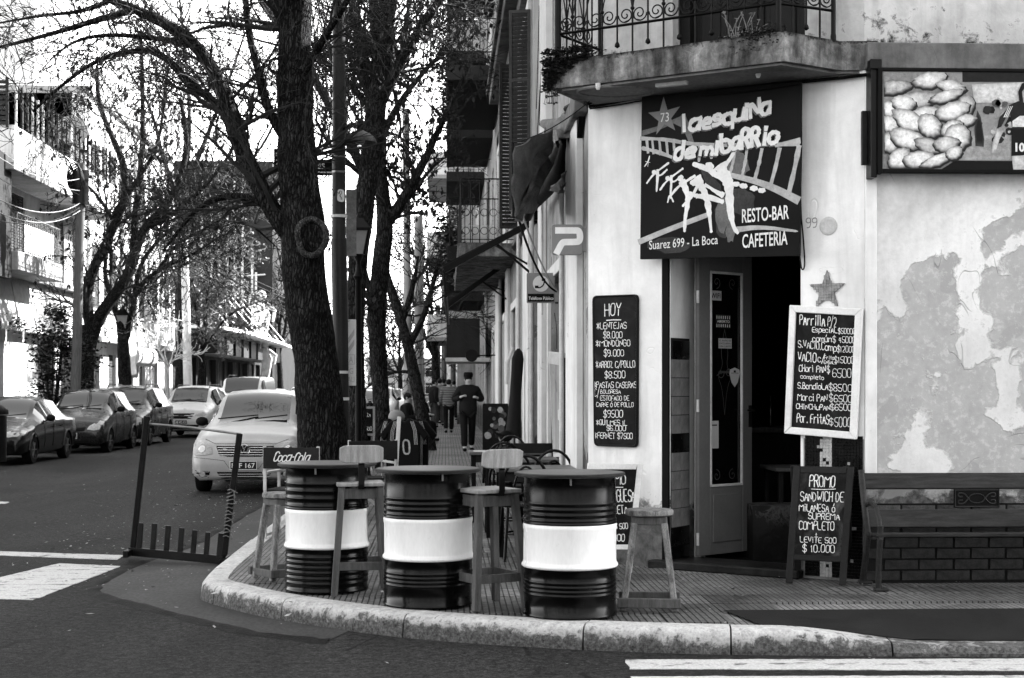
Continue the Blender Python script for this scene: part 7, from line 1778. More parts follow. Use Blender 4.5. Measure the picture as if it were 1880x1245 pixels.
sv_ = thing('grey_pole_panel', 'blank grey vertical panel strapped beside the steel pole above the lantern', 'sign', tuple(P(643, 470, D1 + .4)))
fr = Fr(P(635, 470, D1 + .35), (1, 0, 0)); mb = MB(); mb.fbox(fr, 0, .125, 0, .80, -.02, 0); mb.build('panel', M('speckled grey panel', .20, .7, .35, 14, 90, .2, .002), sv_, bevel=.003)
for z in (.1, .7): mb = MB(); mb.fbox(fr, -.10, .02, z, z + .03, -.03, -.005); mb.build('strap', m_steel, sv_)
wv = thing('white_pole_banner', 'narrow white vertical banner with faded letters low on the steel pole', 'sign', tuple(P(643, 708, D1 + .1)))
fr = Fr(P(635, 708, D1 - .02), (1, 0, 0)); mb = MB(); mb.fbox(fr, 0, .12, 0, .78, -.012, 0); mb.build('panel', M('white vinyl', .62, .4, .06), wv, bevel=.002)
mb = MB(); q = [(.02, .55), (.10, .67), (.10, .60), (.02, .48)]; mb.face([fr.pt(a, b, .002) for a, b in q]); mb.face([fr.pt(a, b - .12, .002) for a, b in q]); mb.face([fr.pt(.02, .74, .002), fr.pt(.06, .77, .002), fr.pt(.02, .77, .002)])
for a, b, c_, d_ in ((.015, .105, .36, .366), (.015, .105, .25, .256), (.015, .021, .25, .36), (.099, .105, .25, .36)): mb.fbox(fr, a, b, c_, d_, .001, .002)
printed(mb, fr, 'A', .035, .085, .27, .08, .002); printed(mb, fr, 'G', .04, .085, .14, .07, .002); printed(mb, fr, 'ALI', .02, .10, .04, .07, .002); mb.build('faded_print', M('pale print', .42, .6, .1), wv)
def lantern(label, px, ytop, ybot, d, ybase, wpx):
    b = P(px, ybase, d); t = thing('street_lantern', label, 'street lamp', (b.x, b.y, .15), 0, 'old lantern posts'); s = d / F
    zb_2 = P(px, ybot, d).z; zt_ = P(px, ytop, d).z; h = zt_ - zb_2; w2 = wpx * s / 2
    mb = MB(); mb.lathe([(.09, .15), (.09, .35), (.06, .45), (.045, .6), (.04, zb_2 - .35), (.07, zb_2 - .3), (.04, zb_2 - .22), (.03, zb_2 - .1), (.06, zb_2 - .04), (.07, zb_2)], (b.x, b.y, 0), 12); mb.build('post', m_iron, t, smooth=50)
    q0_ = [V(b.x + a * w2 * .55, b.y + c * w2 * .55, zb_2) for a, c in ((-1, -1), (1, -1), (1, 1), (-1, 1))]; q1_ = [V(b.x + a * w2, b.y + c * w2, zb_2 + h * .62) for a, c in ((-1, -1), (1, -1), (1, 1), (-1, 1))]
    m_lg = bpy.data.materials.get('lantern glass') or M('lantern glass', .30, .25, .1)
    for i in range(4):
        mb = MB(); mb.tube([q0_[i], q1_[i]], .014 + w2 * .05, 5); mb.build('lantern_rib', m_iron, t)
        j = (i + 1) % 4; mb = MB(); k = .93; c = (q0_[0] + q0_[2]) / 2; c2 = (q1_[0] + q1_[2]) / 2; mb.face([c + (q0_[i] - c) * k, c + (q0_[j] - c) * k, c2 + (q1_[j] - c2) * k, c2 + (q1_[i] - c2) * k]); mb.build('lantern_pane', m_lg, t)
    ap = V(b.x, b.y, zt_); mb = MB(); r1_ = [V(b.x + (q.x - b.x) * 1.12, b.y + (q.y - b.y) * 1.12, zb_2 + h * .62) for q in q1_]; r2_ = [V(b.x + (q.x - b.x) * .4, b.y + (q.y - b.y) * .4, zb_2 + h * .88) for q in q1_]
    mb.hexa(r1_ + r2_); mb.tube([V(b.x, b.y, zb_2 + h * .86), ap], [w2 * .3, .01], 8); mb.hexa([q + V(0, 0, -.03) for q in r1_] + [q + V(0, 0, .005) for q in r1_]); mb.build('lantern_cap', m_iron, t)
lantern('four sided lantern post between the steel pole and the slim forked tree', 658, 392, 467, 20.5, 905, 42)
lantern('four sided lantern post among the trees on the left pavement', 226, 562, 604, 53, 790, 24)
# far poles
fp = pole('concrete_pole', 'slim grey street pole left of the far pair, rising above the pavement', 750, 745, 200, 860, 38, .10, .085, m_left_grey, 'slim poles on the right pavement')
pole('concrete_pole', 'thick grey street pole beside the far pole with a crossarm', 768, 767, 397, 830, 55, .15, .12, m_left_grey, 'slim poles on the right pavement')
o = pole('concrete_pole', 'thin grey street pole with a short crossarm reaching left', 776, 773, 388, 825, 57, .08, .07, m_left_grey, 'slim poles on the right pavement')
mb = MB(); mb.tube([P(773, 391, 57), P(741, 387, 57)], .035, 6); mb.build('crossarm', m_dark_metal, o); mb = MB(); a = P(762, 525, 57); mb.tube([P(774, 522, 57), a], .03, 5); mb.ball(a, .3, .2, .1, 10, 6); mb.build('lamp_head', m_dark_metal, o)
for px, yt, lab in ((804, 560, 'left'), (815, 470, 'middle'), (832, 600, 'right')): pole('timber_pole', 'distant brown street pole at the vanishing end of the pavement, %s of three' % lab, px, px, yt, 760, 85, .16, .13, m_wood_mid, 'distant poles')
up_ = pole('utility_pole', 'tall utility pole with a dark transformer and cable coils on the left pavement', 137, 150, 300, 780, 44, .15, .12, m_wood_mid)
mb = MB(); c = P(148, 320, 44); mb.lathe([(0, -.9), (.24, -.88), (.24, .1), (0, .12)], c, 12); mb.build('transformer', m_dark_metal, up_, smooth=50)
for i in range(5): mb = MB(); cc_ = P(136 + i * 1.5, 325 + i * 3, 43.7); mb.tube([cc_ + V(.2 * math.cos(a * .5236), .05 * i, .42 * math.sin(a * .5236)) for a in range(13)], .025, 5); mb.build('cable_coil', m_wire, up_, smooth=60)
mb = MB(); cc_ = P(122, 320, 43.5); mb.tube([cc_ + V(.33 * math.cos(a * .2618), 0, .37 * math.sin(a * .2618)) for a in range(25)], .012, 4); mb.build('cable_loop', m_wire, up_)
pole('white_pole', 'pale concrete pole in front of the small bright leaved tree', 347, 338, 430, 790, 64, .2, .15, m_left_wall)
# overhead wires
m_wire_l = M('pale weathered wire', .3, .5, .2)
rw_ = random.Random(44)
def wire(a, b, sag, r, label, mat=m_wire, grp='overhead wires'):
    pts = [a.lerp(b, i / 16) - V(0, 0, sag * 4 * (i / 16) * (1 - i / 16)) for i in range(17)]; mb = MB(); 
    fast_tube(mb, pts, [r] * 17, 4); o = mb.build('overhead_wire', mat, at=pts[0]); tag(o, label, 'wire', grp)
W0 = P(148, 350, 44)
for i, (px, py, d_, sg2) in enumerate([(-40, 195, 30, .4), (-40, 240, 28, .5), (-40, 262, 28, .6), (-40, 300, 30, .5), (-40, 345, 26, .7), (-40, 372, 26, .7), (-40, 395, 27, .6)]):
    wire(P(px, py, d_), W0 + V(0, 0, rw_.uniform(-.6, .5)), sg2 * .5, .010, 'wire running left from the transformer pole, %s from the top at the picture edge' % ('first', 'second', 'third', 'fourth', 'fifth', 'sixth', 'seventh')[i], m_wire_l if i % 3 else m_wire)
for i, (px, py) in enumerate([(345, 450), (345, 462), (340, 440), (345, 480), (300, 520)]):
    wire(W0 + V(0, 0, rw_.uniform(-.7, .3)), P(px, py, 64), .5, .014, 'wire %s of those running from the transformer pole to the pale pole' % ('one', 'two', 'three', 'four', 'five')[i], m_wire_l if i % 2 else m_wire)
for i in range(6):
    wire(P(342, 450 + i * 9, 64), P(760, 590 + i * 7, 118), 1.0, .025, 'dark wire crossing the dark party wall, %s from the top' % ('first', 'second', 'third', 'fourth', 'fifth', 'sixth')[i], m_wire)
for i, (a_, b_2) in enumerate((((941, 262, 14), (1082, 186, 12.7)), ((1000, 20, 18), (978, 385, 21)), ((996, 10, 18), (990, 230, 17)), ((990, 10, 18.4), (985, 200, 19)))):
    wire(onX(a_[0], a_[1], .56 if i == 0 else 1.12), onX(b_2[0], b_2[1], 1.1), .05 if i == 0 else .02, .005, 'slack cable stapled down the street wall beside the louvred shutters, strand %s' % ('one', 'two', 'three', 'four')[i])
wire(onX(945, 350, .6), onX(1032, 545, 1.12), .12, .009, 'frayed rope slanting down from the slumped canopy to the street wall', m_wire_l, 'ropes'); wire(onX(940, 360, .6), onX(1022, 535, 1.12), .18, .012, 'dark hose hanging from the slumped canopy to the street wall', m_wire, 'ropes')
# ------------------------------------------------------------------ cars
from mathutils.bvhtree import BVHTree
m_carglass = glass('car glass', .010, .02, 3.6)
m_lamp = M('headlamp lens', .35, .12, .3, 30, 90, .1, .002, spec=1)
m_plate = M('number plate', .03, .4, .1)
def lerpkeys(keys, y):
    if y <= keys[0][0]: return keys[0][1:]
    for a, b in zip(keys[:-1], keys[1:]):
        if y <= b[0]:
            t = (y - a[0]) / (b[0] - a[0]); t = t * t * (3 - 2 * t) * .5 + t * .5; return [p + (q - p) * t for p, q in zip(a[1:], b[1:])]
    return keys[-1][1:]
def car(label, loc, rz, keys, L, mat, ws, rear, wheels, wr, pill, cat='car', lights=None, extra=None, group='cars parked along the street', detail=True):
    t = thing('parked_car', label, cat, (0, 0, 0), 0, group)
    ny = int(L / .05); ring = 15; verts = []; info = []
    for i in range(ny + 1):
        y = L * i / ny; w, zl, zb_, zt, wt = lerpkeys(keys, y); mid = zl + (zb_ - zl) * .55
        half = [(0, zl), (w * .86, zl), (w * .96, zl + .07), (w * .995, mid - .08), (w, mid + .06), (w * .985, zb_ - .04), (w * .96, zb_ + .01), (wt + (w * .96 - wt) * .5, (zb_ + zt) / 2), (wt + (w * .96 - wt) * .10, zb_ + (zt - zb_) * .9), (wt * .9, zt), (wt * .5, zt + .025), (0, zt + .035)]
        full = half + [(-a, b) for a, b in half[-2:0:-1]]
        for a, b in full: verts.append((a, y, b))
        n = len(full)
    faces = {'b': [], 'w': [], 's1': [], 's2': [], 'r': []}
    pl_ranges = pill
    for i in range(ny):
        y = L * (i + .5) / ny; w, zl, zb_, zt, wt = lerpkeys(keys, y)
        for j in range(n):
            j2 = (j + 1) % n; f = (i * n + j, i * n + j2, (i + 1) * n + j2, (i + 1) * n + j); jj = j if j < 11 else n - 1 - j
            c = [sum(verts[k][a] for k in f) / 4 for a in range(3)]
            if jj <= 5 and any(abs(c[1] - wy) < wr * 1.13 and (c[1] - wy) ** 2 + (c[2] - wr) ** 2 < (wr * 1.13) ** 2 for wy in wheels): continue
            key = 'b'
            if jj in (9, 10) and ws[0] < y < ws[1]: key = 'w'
            elif jj in (9, 10) and rear[0] < y < rear[1]: key = 'r'
            elif jj in (6, 7) and any(a < y < b for a, b in pl_ranges) and zt - zb_ > .22 and not (jj == 8 and False): key = 's1' if c[0] < 0 else 's2'
            faces[key].append(f)
    faces['b'].append(tuple(range(n - 1, -1, -1))); faces['b'].append(tuple(ny * n + k for k in range(n)))
    bvh = BVHTree.FromPolygons([Vector(v) for v in verts], [tuple(f) for k in faces for f in faces[k] if len(f) == 4] + [tuple(range(n - 1, -1, -1))])
    def part(key, name, mt, parent=t):
        fs = faces[key]
        if not fs: return None
        mb = MB(); mb.v = verts; used = sorted(set(k for f in fs for k in f)); mp = {k: i for i, k in enumerate(used)}; mb.v = [verts[k] for k in used]; mb.f = [tuple(mp[k] for k in f) for f in fs]; mb.m = [0] * len(fs)
        return mb.build(name, mt, parent, smooth=45)
    body = part('b', 'body', mat); part('w', 'windshield', m_carglass); part('s1', 'side_window', m_carglass); part('s2', 'side_window', m_carglass); part('r', 'rear_window', m_carglass)
    hw = max(k[1] for k in keys)
    mb = MB(); mb.box(-hw * .84, hw * .84, .25, L - .2, .2, .62); mb.build('underbody', m_black, t)
    for wy in wheels:
        for s_ in (-1, 1):
            mb = MB(); x0, x1 = s_ * (hw - .20), s_ * (hw - .015)
            pr = [(wr * .6, 0), (wr * .95, .0), (wr, .03), (wr, .15), (wr * .95, .185), (wr * .62, .185), (wr * .6, .17)]
            for i, (r, w) in enumerate(pr):
                for j in range(24): a = 2 * math.pi * j / 24; mb.v.append((x0 + s_ * w, wy + r * math.cos(a), wr + r * math.sin(a)))
            for i in range(len(pr) - 1):
                for j in range(24): j2 = (j + 1) % 24; mb.f.append((i * 24 + j, i * 24 + j2, (i + 1) * 24 + j2, (i + 1) * 24 + j)); mb.m.append(0)
            wh = mb.build('tyre', m_rubber, t, smooth=50)
            mb = MB(); mb.tube([V(x0 + s_ * .14, wy, wr), V(x0 + s_ * .155, wy, wr)], wr * .61, 20)
            for k in range(6): a = k * math.pi / 3; mb.beam(V(x0 + s_ * .165, wy, wr), V(x0 + s_ * .165, wy + wr * .55 * math.cos(a), wr + wr * .55 * math.sin(a)), .05, .02, (1, 0, 0))
            mb.build('rim', M('wheel rim', .2, .4, .2, metal=.5) if 'wheel rim' not in bpy.data.materials else bpy.data.materials['wheel rim'], wh)
            mb = MB(); mb.tube([V(s_ * (hw - .012), wy + wr * 1.14 * math.cos(a * math.pi / 12), wr + wr * 1.14 * math.sin(a * math.pi / 12)) for a in range(13)], .022, 6); mb.build('wheel_arch', mat, t, smooth=60)
    def front(x, z, off=.004):
        h = bvh.ray_cast(V(x, -2, z), V(0, 1, 0)); return (h[0] + V(0, -off, 0)) if h[0] else V(x, .1, z)
    def patch(name, outline, mt, off=.006, parent=t, depth=True):
        c = V(sum(p[0] for p in outline) / len(outline), 0, sum(p[1] for p in outline) / len(outline)); o2 = []
        for i, p in enumerate(outline):
            q = outline[(i + 1) % len(outline)]; o2 += [p, ((p[0] + q[0]) / 2, (p[1] + q[1]) / 2)]
        mb = MB(); k = len(o2); rings = [0, .5, .93, 1.0]; mb.v.append(tuple(front(c.x, c.z, off)))
        for r in rings[1:]:
            for p in o2: mb.v.append(tuple(front(c.x + (p[0] - c.x) * r, c.z + (p[1] - c.z) * r, off if r < 1 else -.004)))
        for i in range(k):
            j = (i + 1) % k; mb.f.append((0, 1 + i, 1 + j)); mb.m.append(0)
            for r in range(len(rings) - 2): mb.f.append((1 + r * k + i, 1 + (r + 1) * k + i, 1 + (r + 1) * k + j, 1 + r * k + j)); mb.m.append(0)
        return mb.build(name, mt, parent, smooth=50)
    def line(name, pts, wd, mt, off=.008, parent=t):
        q = []
        for a, b in zip(pts[:-1], pts[1:]):
            for i in range(6): q.append(front(a[0] + (b[0] - a[0]) * i / 6, a[1] + (b[1] - a[1]) * i / 6, off))
        q.append(front(*pts[-1], off)); mb = MB(); mb.tube(q, wd / 2, 6); return mb.build(name, mt, parent, smooth=60)
    # door mirrors, wipers, seams
    wb = lerpkeys(keys, ws[0] + .35)
    for s_ in (-1, 1):
        mb = MB(); c = V(s_ * (hw + .06), ws[0] + .52, wb[2] + .10); mb.ball(c, .10, .06, .075, 14, 8); mb.tube([c, V(s_ * (hw - .06), c.y + .03, c.z - .06)], .02, 6); mb.build('door_mirror', m_black if detail else mat, t, smooth=70)
    for ys in (ws[0] + .30, (wheels[0] + wheels[1]) / 2 + .12, wheels[1] - .35):
        for s_ in (-1, 1):
            q = []
            for i in range(9):
                z = .33 + (lerpkeys(keys, ys)[2] - .33) * i / 8; h = bvh.ray_cast(V(s_ * 3, ys, z), V(-s_, 0, 0))
                if h[0]: q.append(h[0] + V(s_ * .001, 0, 0))
            if len(q) > 2: mb = MB(); mb.tube(q, .006, 4); mb.build('door_seam', m_black, body)
    for s_ in (-1, 1):
        for ys in (ws[0] + .95, wheels[1] - .55):
            z = lerpkeys(keys, ys)[2] - .12; h = bvh.ray_cast(V(s_ * 3, ys, z), V(-s_, 0, 0))
            if h[0]: mb = MB(); mb.tube([h[0] + V(s_ * .0, -.08, 0), h[0] + V(s_ * .035, -.05, 0), h[0] + V(s_ * .035, .05, 0), h[0] + V(0, .08, 0)], .014, 6); mb.build('door_handle', mat, body, smooth=60)
    for x0, x1 in ((-.55, .05), (.02, .5)):
        a = lerpkeys(keys, ws[0] + .05); mb = MB(); za = a[3] + .045
        p0 = V(x0, ws[0] + .01, za); p1 = V(x1, ws[0] + .14, lerpkeys(keys, ws[0] + .14)[3] + .055); mb.tube([p0, p1], .010, 5); mb.build('wiper', m_black, t)
    if extra: extra(t, patch, line, front, mat)
    t.location = loc; t.rotation_euler = (0, 0, rz)
    return t
def mirror(o): return [(-x, z) for x, z in o][::-1]
def plate(t, front, text, x, z, w=.40, h=.13, mt=None, prefix=''):
    c = front(x, z, .02); fr = Fr(c - V(w / 2, 0, h / 2), (1, 0, 0)); mb = MB(); mb.fbox(fr, 0, w, 0, h, -.03, 0); o = mb.build('number_plate', m_plate, t, bevel=.004)
    mb = MB(); fw = .008
    for a, b, c_, d_ in ((.0, w, 0, fw), (0, w, h - fw, h), (0, fw, fw, h - fw), (w - fw, w, fw, h - fw)): mb.fbox(fr, a, b, c_, d_, .001, .003)
    printed(mb, fr, text, .03, w - .03, h * .22, h * .56, .004, bold=.015); mb.build('plate_lettering', m_sign_w, o)
# pale hatchback nearest the kerb
def vw(t, patch, line, front, mat):
    hl = [(-.80, .60), (-.80, .74), (-.72, .80), (-.60, .78), (-.48, .69), (-.46, .60), (-.54, .58), (-.72, .57)]
    for o in (hl, mirror(hl)):
        p = patch('headlight', o, m_lamp, .012); patch('bulb_reflector', [(sum(a[0] for a in o) / 8 + .06 * math.cos(k), .67 + .055 * math.sin(k)) for k in (0, .8, 1.6, 2.4, 3.2, 4, 4.8, 5.6)], m_chrome, .018, p)
    g_ = [(-.44, .72), (.44, .72), (.40, .60), (.25, .555), (-.25, .555), (-.40, .60)]; g = patch('grille', g_, m_black, .006)
    for z in (.69, .655, .62, .585): line('grille_bar', [(-.41 + (.69 - z) * .4, z), (.41 - (.69 - z) * .4, z)], .014, m_chrome, .012, g)
    c = front(0, .655, .03); fr = Fr(c, (1, 0, 0)); mb = MB(); mb.tube([fr.pt(.078 * math.cos(a * .2618), .078 * math.sin(a * .2618), 0) for a in range(25)], .009, 6, False)
    mb.face([fr.pt(.076 * math.cos(a * .2618), .076 * math.sin(a * .2618), -.004) for a in range(24)]); o = mb.build('badge', m_chrome, t, smooth=60)
    mb = MB(); mb.face([fr.pt(.070 * math.cos(a * .2618), .070 * math.sin(a * .2618), .001) for a in range(24)]); o2 = mb.build('badge_field', m_dark_metal, o)
    mb = MB(); ribbon(mb, fr, [(-.028, .062), (0, .008), (.028, .062)], .013, .006); ribbon(mb, fr, [(-.062, .028), (-.032, -.055), (0, .0), (.032, -.055), (.062, .028)], .013, .006); mb.build('badge_letters', m_chrome, o2)
    plate(t, front, 'NIF 167', -.01, .43)
    li = [(-.42, .335), (.42, .335), (.36, .23), (-.36, .23)]; g = patch('lower_intake', li, m_black, .005)
    for z in (.30, .265): line('intake_bar', [(-.38, z), (.38, z)], .012, mat, .010, g)
    for s_ in (-1, 1):
        f = [(s_ * .50, .34), (s_ * .74, .36), (s_ * .72, .25), (s_ * .52, .24)]; f = f if s_ > 0 else f; g = patch('fog_recess', f if s_ < 0 else f[::-1], m_black, .004); patch('fog_light', [(s_ * .62 + .05 * math.cos(k * .7854), .30 + .05 * math.sin(k * .7854)) for k in range(8)], m_lamp, .014, g)
        for z in (.33, .28): line('recess_bar', [(s_ * .52, z), (s_ * .73, z + .01)], .008, mat, .008, g)
    line('bumper_seam', [(-.80, .55), (-.55, .53), (-.3, .50), (-.22, .385), (.22, .385), (.3, .50), (.55, .53), (.80, .55)], .006, m_black, .001)
    line('hood_seam', [(-.62, .81), (-.45, .745), (.45, .745), (.62, .81)], .007, m_black, .001)
def paint(name, v, rough=.25, var=.15, dust=.0):
    n = N(name); a = n.noise(2, 4, .6); f = n.noise(30, 5, .7, .5, n.map((1, .3, 1))); c = n.math('MULTIPLY', v, n.mapr(a, .3, .7, 1 - var, 1 + var))
    if dust: c = n.mix(n.math('MULTIPLY', n.step(f, .42, .68), dust), c, .22)
    return n.done(c, n.mapr(a, .3, .7, rough, rough + .12), None, spec=1.2, coat=.12)
K1 = [(0, .66, .26, .50, .56, .5), (.05, .74, .22, .56, .64, .58), (.16, .80, .20, .66, .75, .64), (.40, .825, .19, .78, .87, .66), (.85, .83, .19, .90, .985, .62), (1.0, .83, .19, .93, 1.05, .60), (1.65, .83, .19, .97, 1.47, .56), (2.1, .83, .19, .98, 1.52, .57), (3.1, .82, .19, 1.0, 1.49, .56), (3.6, .79, .2, 1.0, 1.28, .52), (3.78, .74, .25, .9, 1.0, .5), (3.82, .6, .3, .7, .8, .4)]
c0 = onZ(449, 905, 0)
car('pale silver hatchback with round badge and plate parked by the kerb behind the barrier', (-2.98, 22.75, 0), R(-1.2), K1, 3.82, paint('silver paint', .36, .3, .1, .12), (.97, 1.66), (3.2, 3.7), (.74, 3.2), .29, [(1.25, 2.02), (2.12, 2.95)], extra=vw)
# dark sedan
def sedan(t, patch, line, front, mat):
    hl = [(-.82, .60), (-.80, .70), (-.66, .73), (-.40, .67), (-.34, .60), (-.50, .57)]
    for o in (hl, mirror(hl)): patch('headlight', o, m_lamp, .010)
    patch('grille', [(-.30, .66), (.30, .66), (.28, .59), (-.28, .59)], m_black, .006); plate(t, front, 'BCI 328', 0.0, .42); patch('lower_intake', [(-.5, .33), (.5, .33), (.45, .25), (-.45, .25)], m_black, .005)
    line('bumper_seam', [(-.84, .55), (0, .54), (.84, .55)], .012, m_black, .002)
K2 = [(0, .68, .24, .46, .54, .5), (.06, .78, .22, .55, .63, .62), (.2, .83, .2, .62, .71, .66), (.6, .85, .19, .70, .80, .66), (1.15, .85, .18, .80, .89, .60), (1.3, .85, .18, .82, .93, .58), (2.0, .85, .18, .86, 1.33, .52), (2.5, .85, .18, .87, 1.37, .53), (3.2, .85, .18, .88, 1.33, .52), (3.8, .84, .19, .89, 1.02, .56), (4.3, .80, .22, .88, .98, .58), (4.42, .7, .3, .8, .88, .5)]
car('glossy black sedan parked first in the row on the left', (-9.36, 31.2, 0), R(-1), K2, 4.42, paint('black paint', .012, .15, .2, .06), (1.27, 2.0), (3.25, 3.8), (.80, 3.42), .30, [(1.55, 2.35), (2.45, 3.2)], extra=sedan)
def clio(t, patch, line, front, mat):
    hl = [(-.80, .60), (-.78, .76), (-.68, .80), (-.46, .66), (-.42, .58), (-.6, .55)]
    for o in (hl, mirror(hl)): patch('headlight', o, m_lamp, .010)
    patch('grille', [(-.40, .64), (-.10, .62), (-.12, .53), (-.38, .54)], m_black, .006); patch('grille', [(.10, .62), (.40, .64), (.38, .54), (.12, .53)], m_black, .006)
    c = front(0, .60, .025); fr = Fr(c, (1, 0, 0)); mb = MB(); q = [(0, .10), (.06, 0), (0, -.10), (-.06, 0)]; mb.tube([fr.pt(a, b, 0) for a, b in q + q[:2]], .014, 5, False); mb.build('badge', m_chrome, t)
    plate(t, front, 'CWE 802', 0.0, .43, mt=None); patch('lower_intake', [(-.5, .32), (.5, .32), (.42, .24), (-.42, .24)], m_black, .005)
car('dusty dark hatchback with diamond badge parked second in the left row', (-9.0, 36.9, 0), R(-1.5), K1, 3.82, paint('dusty dark paint', .02, .2, .3, .2), (.97, 1.66), (3.2, 3.7), (.74, 3.2), .29, [(1.25, 2.02), (2.12, 2.95)], extra=clio)
K3 = [(0, .66, .28, .55, .62, .5), (.06, .78, .24, .62, .72, .6), (.2, .85, .22, .74, .86, .68), (.8, .90, .2, .9, 1.02, .68), (1.05, .90, .2, .98, 1.1, .64), (1.7, .90, .2, 1.02, 1.56, .60), (2.3, .90, .2, 1.04, 1.62, .61), (3.6, .89, .2, 1.05, 1.58, .6), (4.1, .86, .22, 1.05, 1.4, .58), (4.25, .8, .3, .95, 1.1, .55)]
def racks(t, hw, z):
    for s_ in (-1, 1): mb = MB(); mb.tube([(s_ * hw, 1.8, z - .04), (s_ * hw, 1.95, z + .05), (s_ * hw, 3.5, z + .05), (s_ * hw, 3.65, z - .04)], .018, 6); mb.build('roof_rail', m_iron, t, smooth=60)
def wagon(t, patch, line, front, mat): clio(t, patch, line, front, mat); racks(t, .52, 1.62)
car('dark estate car with roof rails parked third in the left row', (-8.95, 41.3, 0), R(-1), K3, 4.25, paint('dark grey paint', .03, .2, .3, .1), (1.03, 1.7), (3.7, 4.1), (.80, 3.4), .32, [(1.35, 2.3), (2.42, 3.4)], extra=wagon)
def chevy(t, patch, line, front, mat):
    hl = [(-.84, .72), (-.82, .80), (-.66, .82), (-.46, .76), (-.42, .70), (-.6, .68)]
    for o in (hl, mirror(hl)): patch('headlight', o, m_lamp, .010)
    g = patch('grille', [(-.42, .78), (.42, .78), (.34, .60), (-.34, .60)], m_black, .006); line('grille_bar', [(-.38, .70), (.38, .70)], .02, m_chrome, .012, g)
    c = front(0, .70, .03); fr = Fr(c, (1, 0, 0)); mb = MB(); q = [(-.09, .02), (-.03, .02), (-.025, .04), (.035, .04), (.03, .02), (.09, .02), (.08, -.02), (.025, -.02), (.02, -.04), (-.04, -.04), (-.035, -.02), (-.1, -.02)]; mb.fpoly(fr, q, -.01, .005); mb.build('badge', m_chrome, t)
    plate(t, front, 'AB 492 KD', 0.0, .50); patch('lower_intake', [(-.6, .42), (.6, .42), (.5, .28), (-.5, .28)], m_black, .005); racks(t, .52, 1.62)
car('white crossover with roof rails and bow tie badge parked beyond the dark estate', (-10.2 + 1.9, 48.3, 0), R(-3), K3, 4.25, paint('white car paint', .5, .25, .06, .1), (1.03, 1.7), (3.7, 4.1), (.80, 3.4), .34, [(1.35, 2.3), (2.42, 3.4)], extra=chevy)
K4 = [(0, .7, .3, .7, .85, .6), (.1, .86, .25, .85, 1.0, .7), (.7, .92, .22, 1.1, 1.2, .74), (.95, .92, .22, 1.15, 1.35, .7), (1.6, .93, .22, 1.2, 1.95, .72), (4.6, .93, .22, 1.2, 2.0, .74), (4.8, .9, .3, 1.1, 1.8, .7)]
vn = car('white delivery van with roof rack behind the white crossover', (-7.9, 58, 0), R(-2), K4, 4.8, paint('van white', .6, .3, .05), (.95, 1.6), (9, 10), (.9, 3.8), .34, [(1.3, 2.1)], cat='van', extra=lambda t, *a: racks(t, .6, 2.02))
car('small pale car parked in front of the marquee', (-7.8, 66, 0), R(-2), K1, 3.82, paint('pale car paint', .45, .3, .06), (.97, 1.66), (3.2, 3.7), (.74, 3.2), .29, [(1.25, 2.02), (2.12, 2.95)])
for i, (x, y, rz, lab) in enumerate(((-3.1, 34, 0, 'white car behind the forked tree on the right kerb'), (-3.1, 42, 0, 'white van-like car behind the slim tree on the right kerb'), (-3.0, 52, 0, 'pale car in the right kerb row beyond the leaning tree'), (-3.0, 66, 0, 'small far pale car near the end of the right kerb row'), (-3.0, 84, 0, 'farthest pale car in the right kerb row'), (-8, 84, 0, 'far pale car across the street past the marquee'), (-5.2, 130, 0, 'tiny pale car driving at the far end of the street'))):
    car(lab, (x, y, 0), rz, K3 if i % 2 else K1, 4.25 if i % 2 else 3.82, bpy.data.materials['van white'] if i % 3 < 2 else bpy.data.materials['silver paint'], (1.03, 1.7), (3.6, 4.0), (.78, 3.3), .31, [(1.3, 2.1), (2.2, 3.1)])

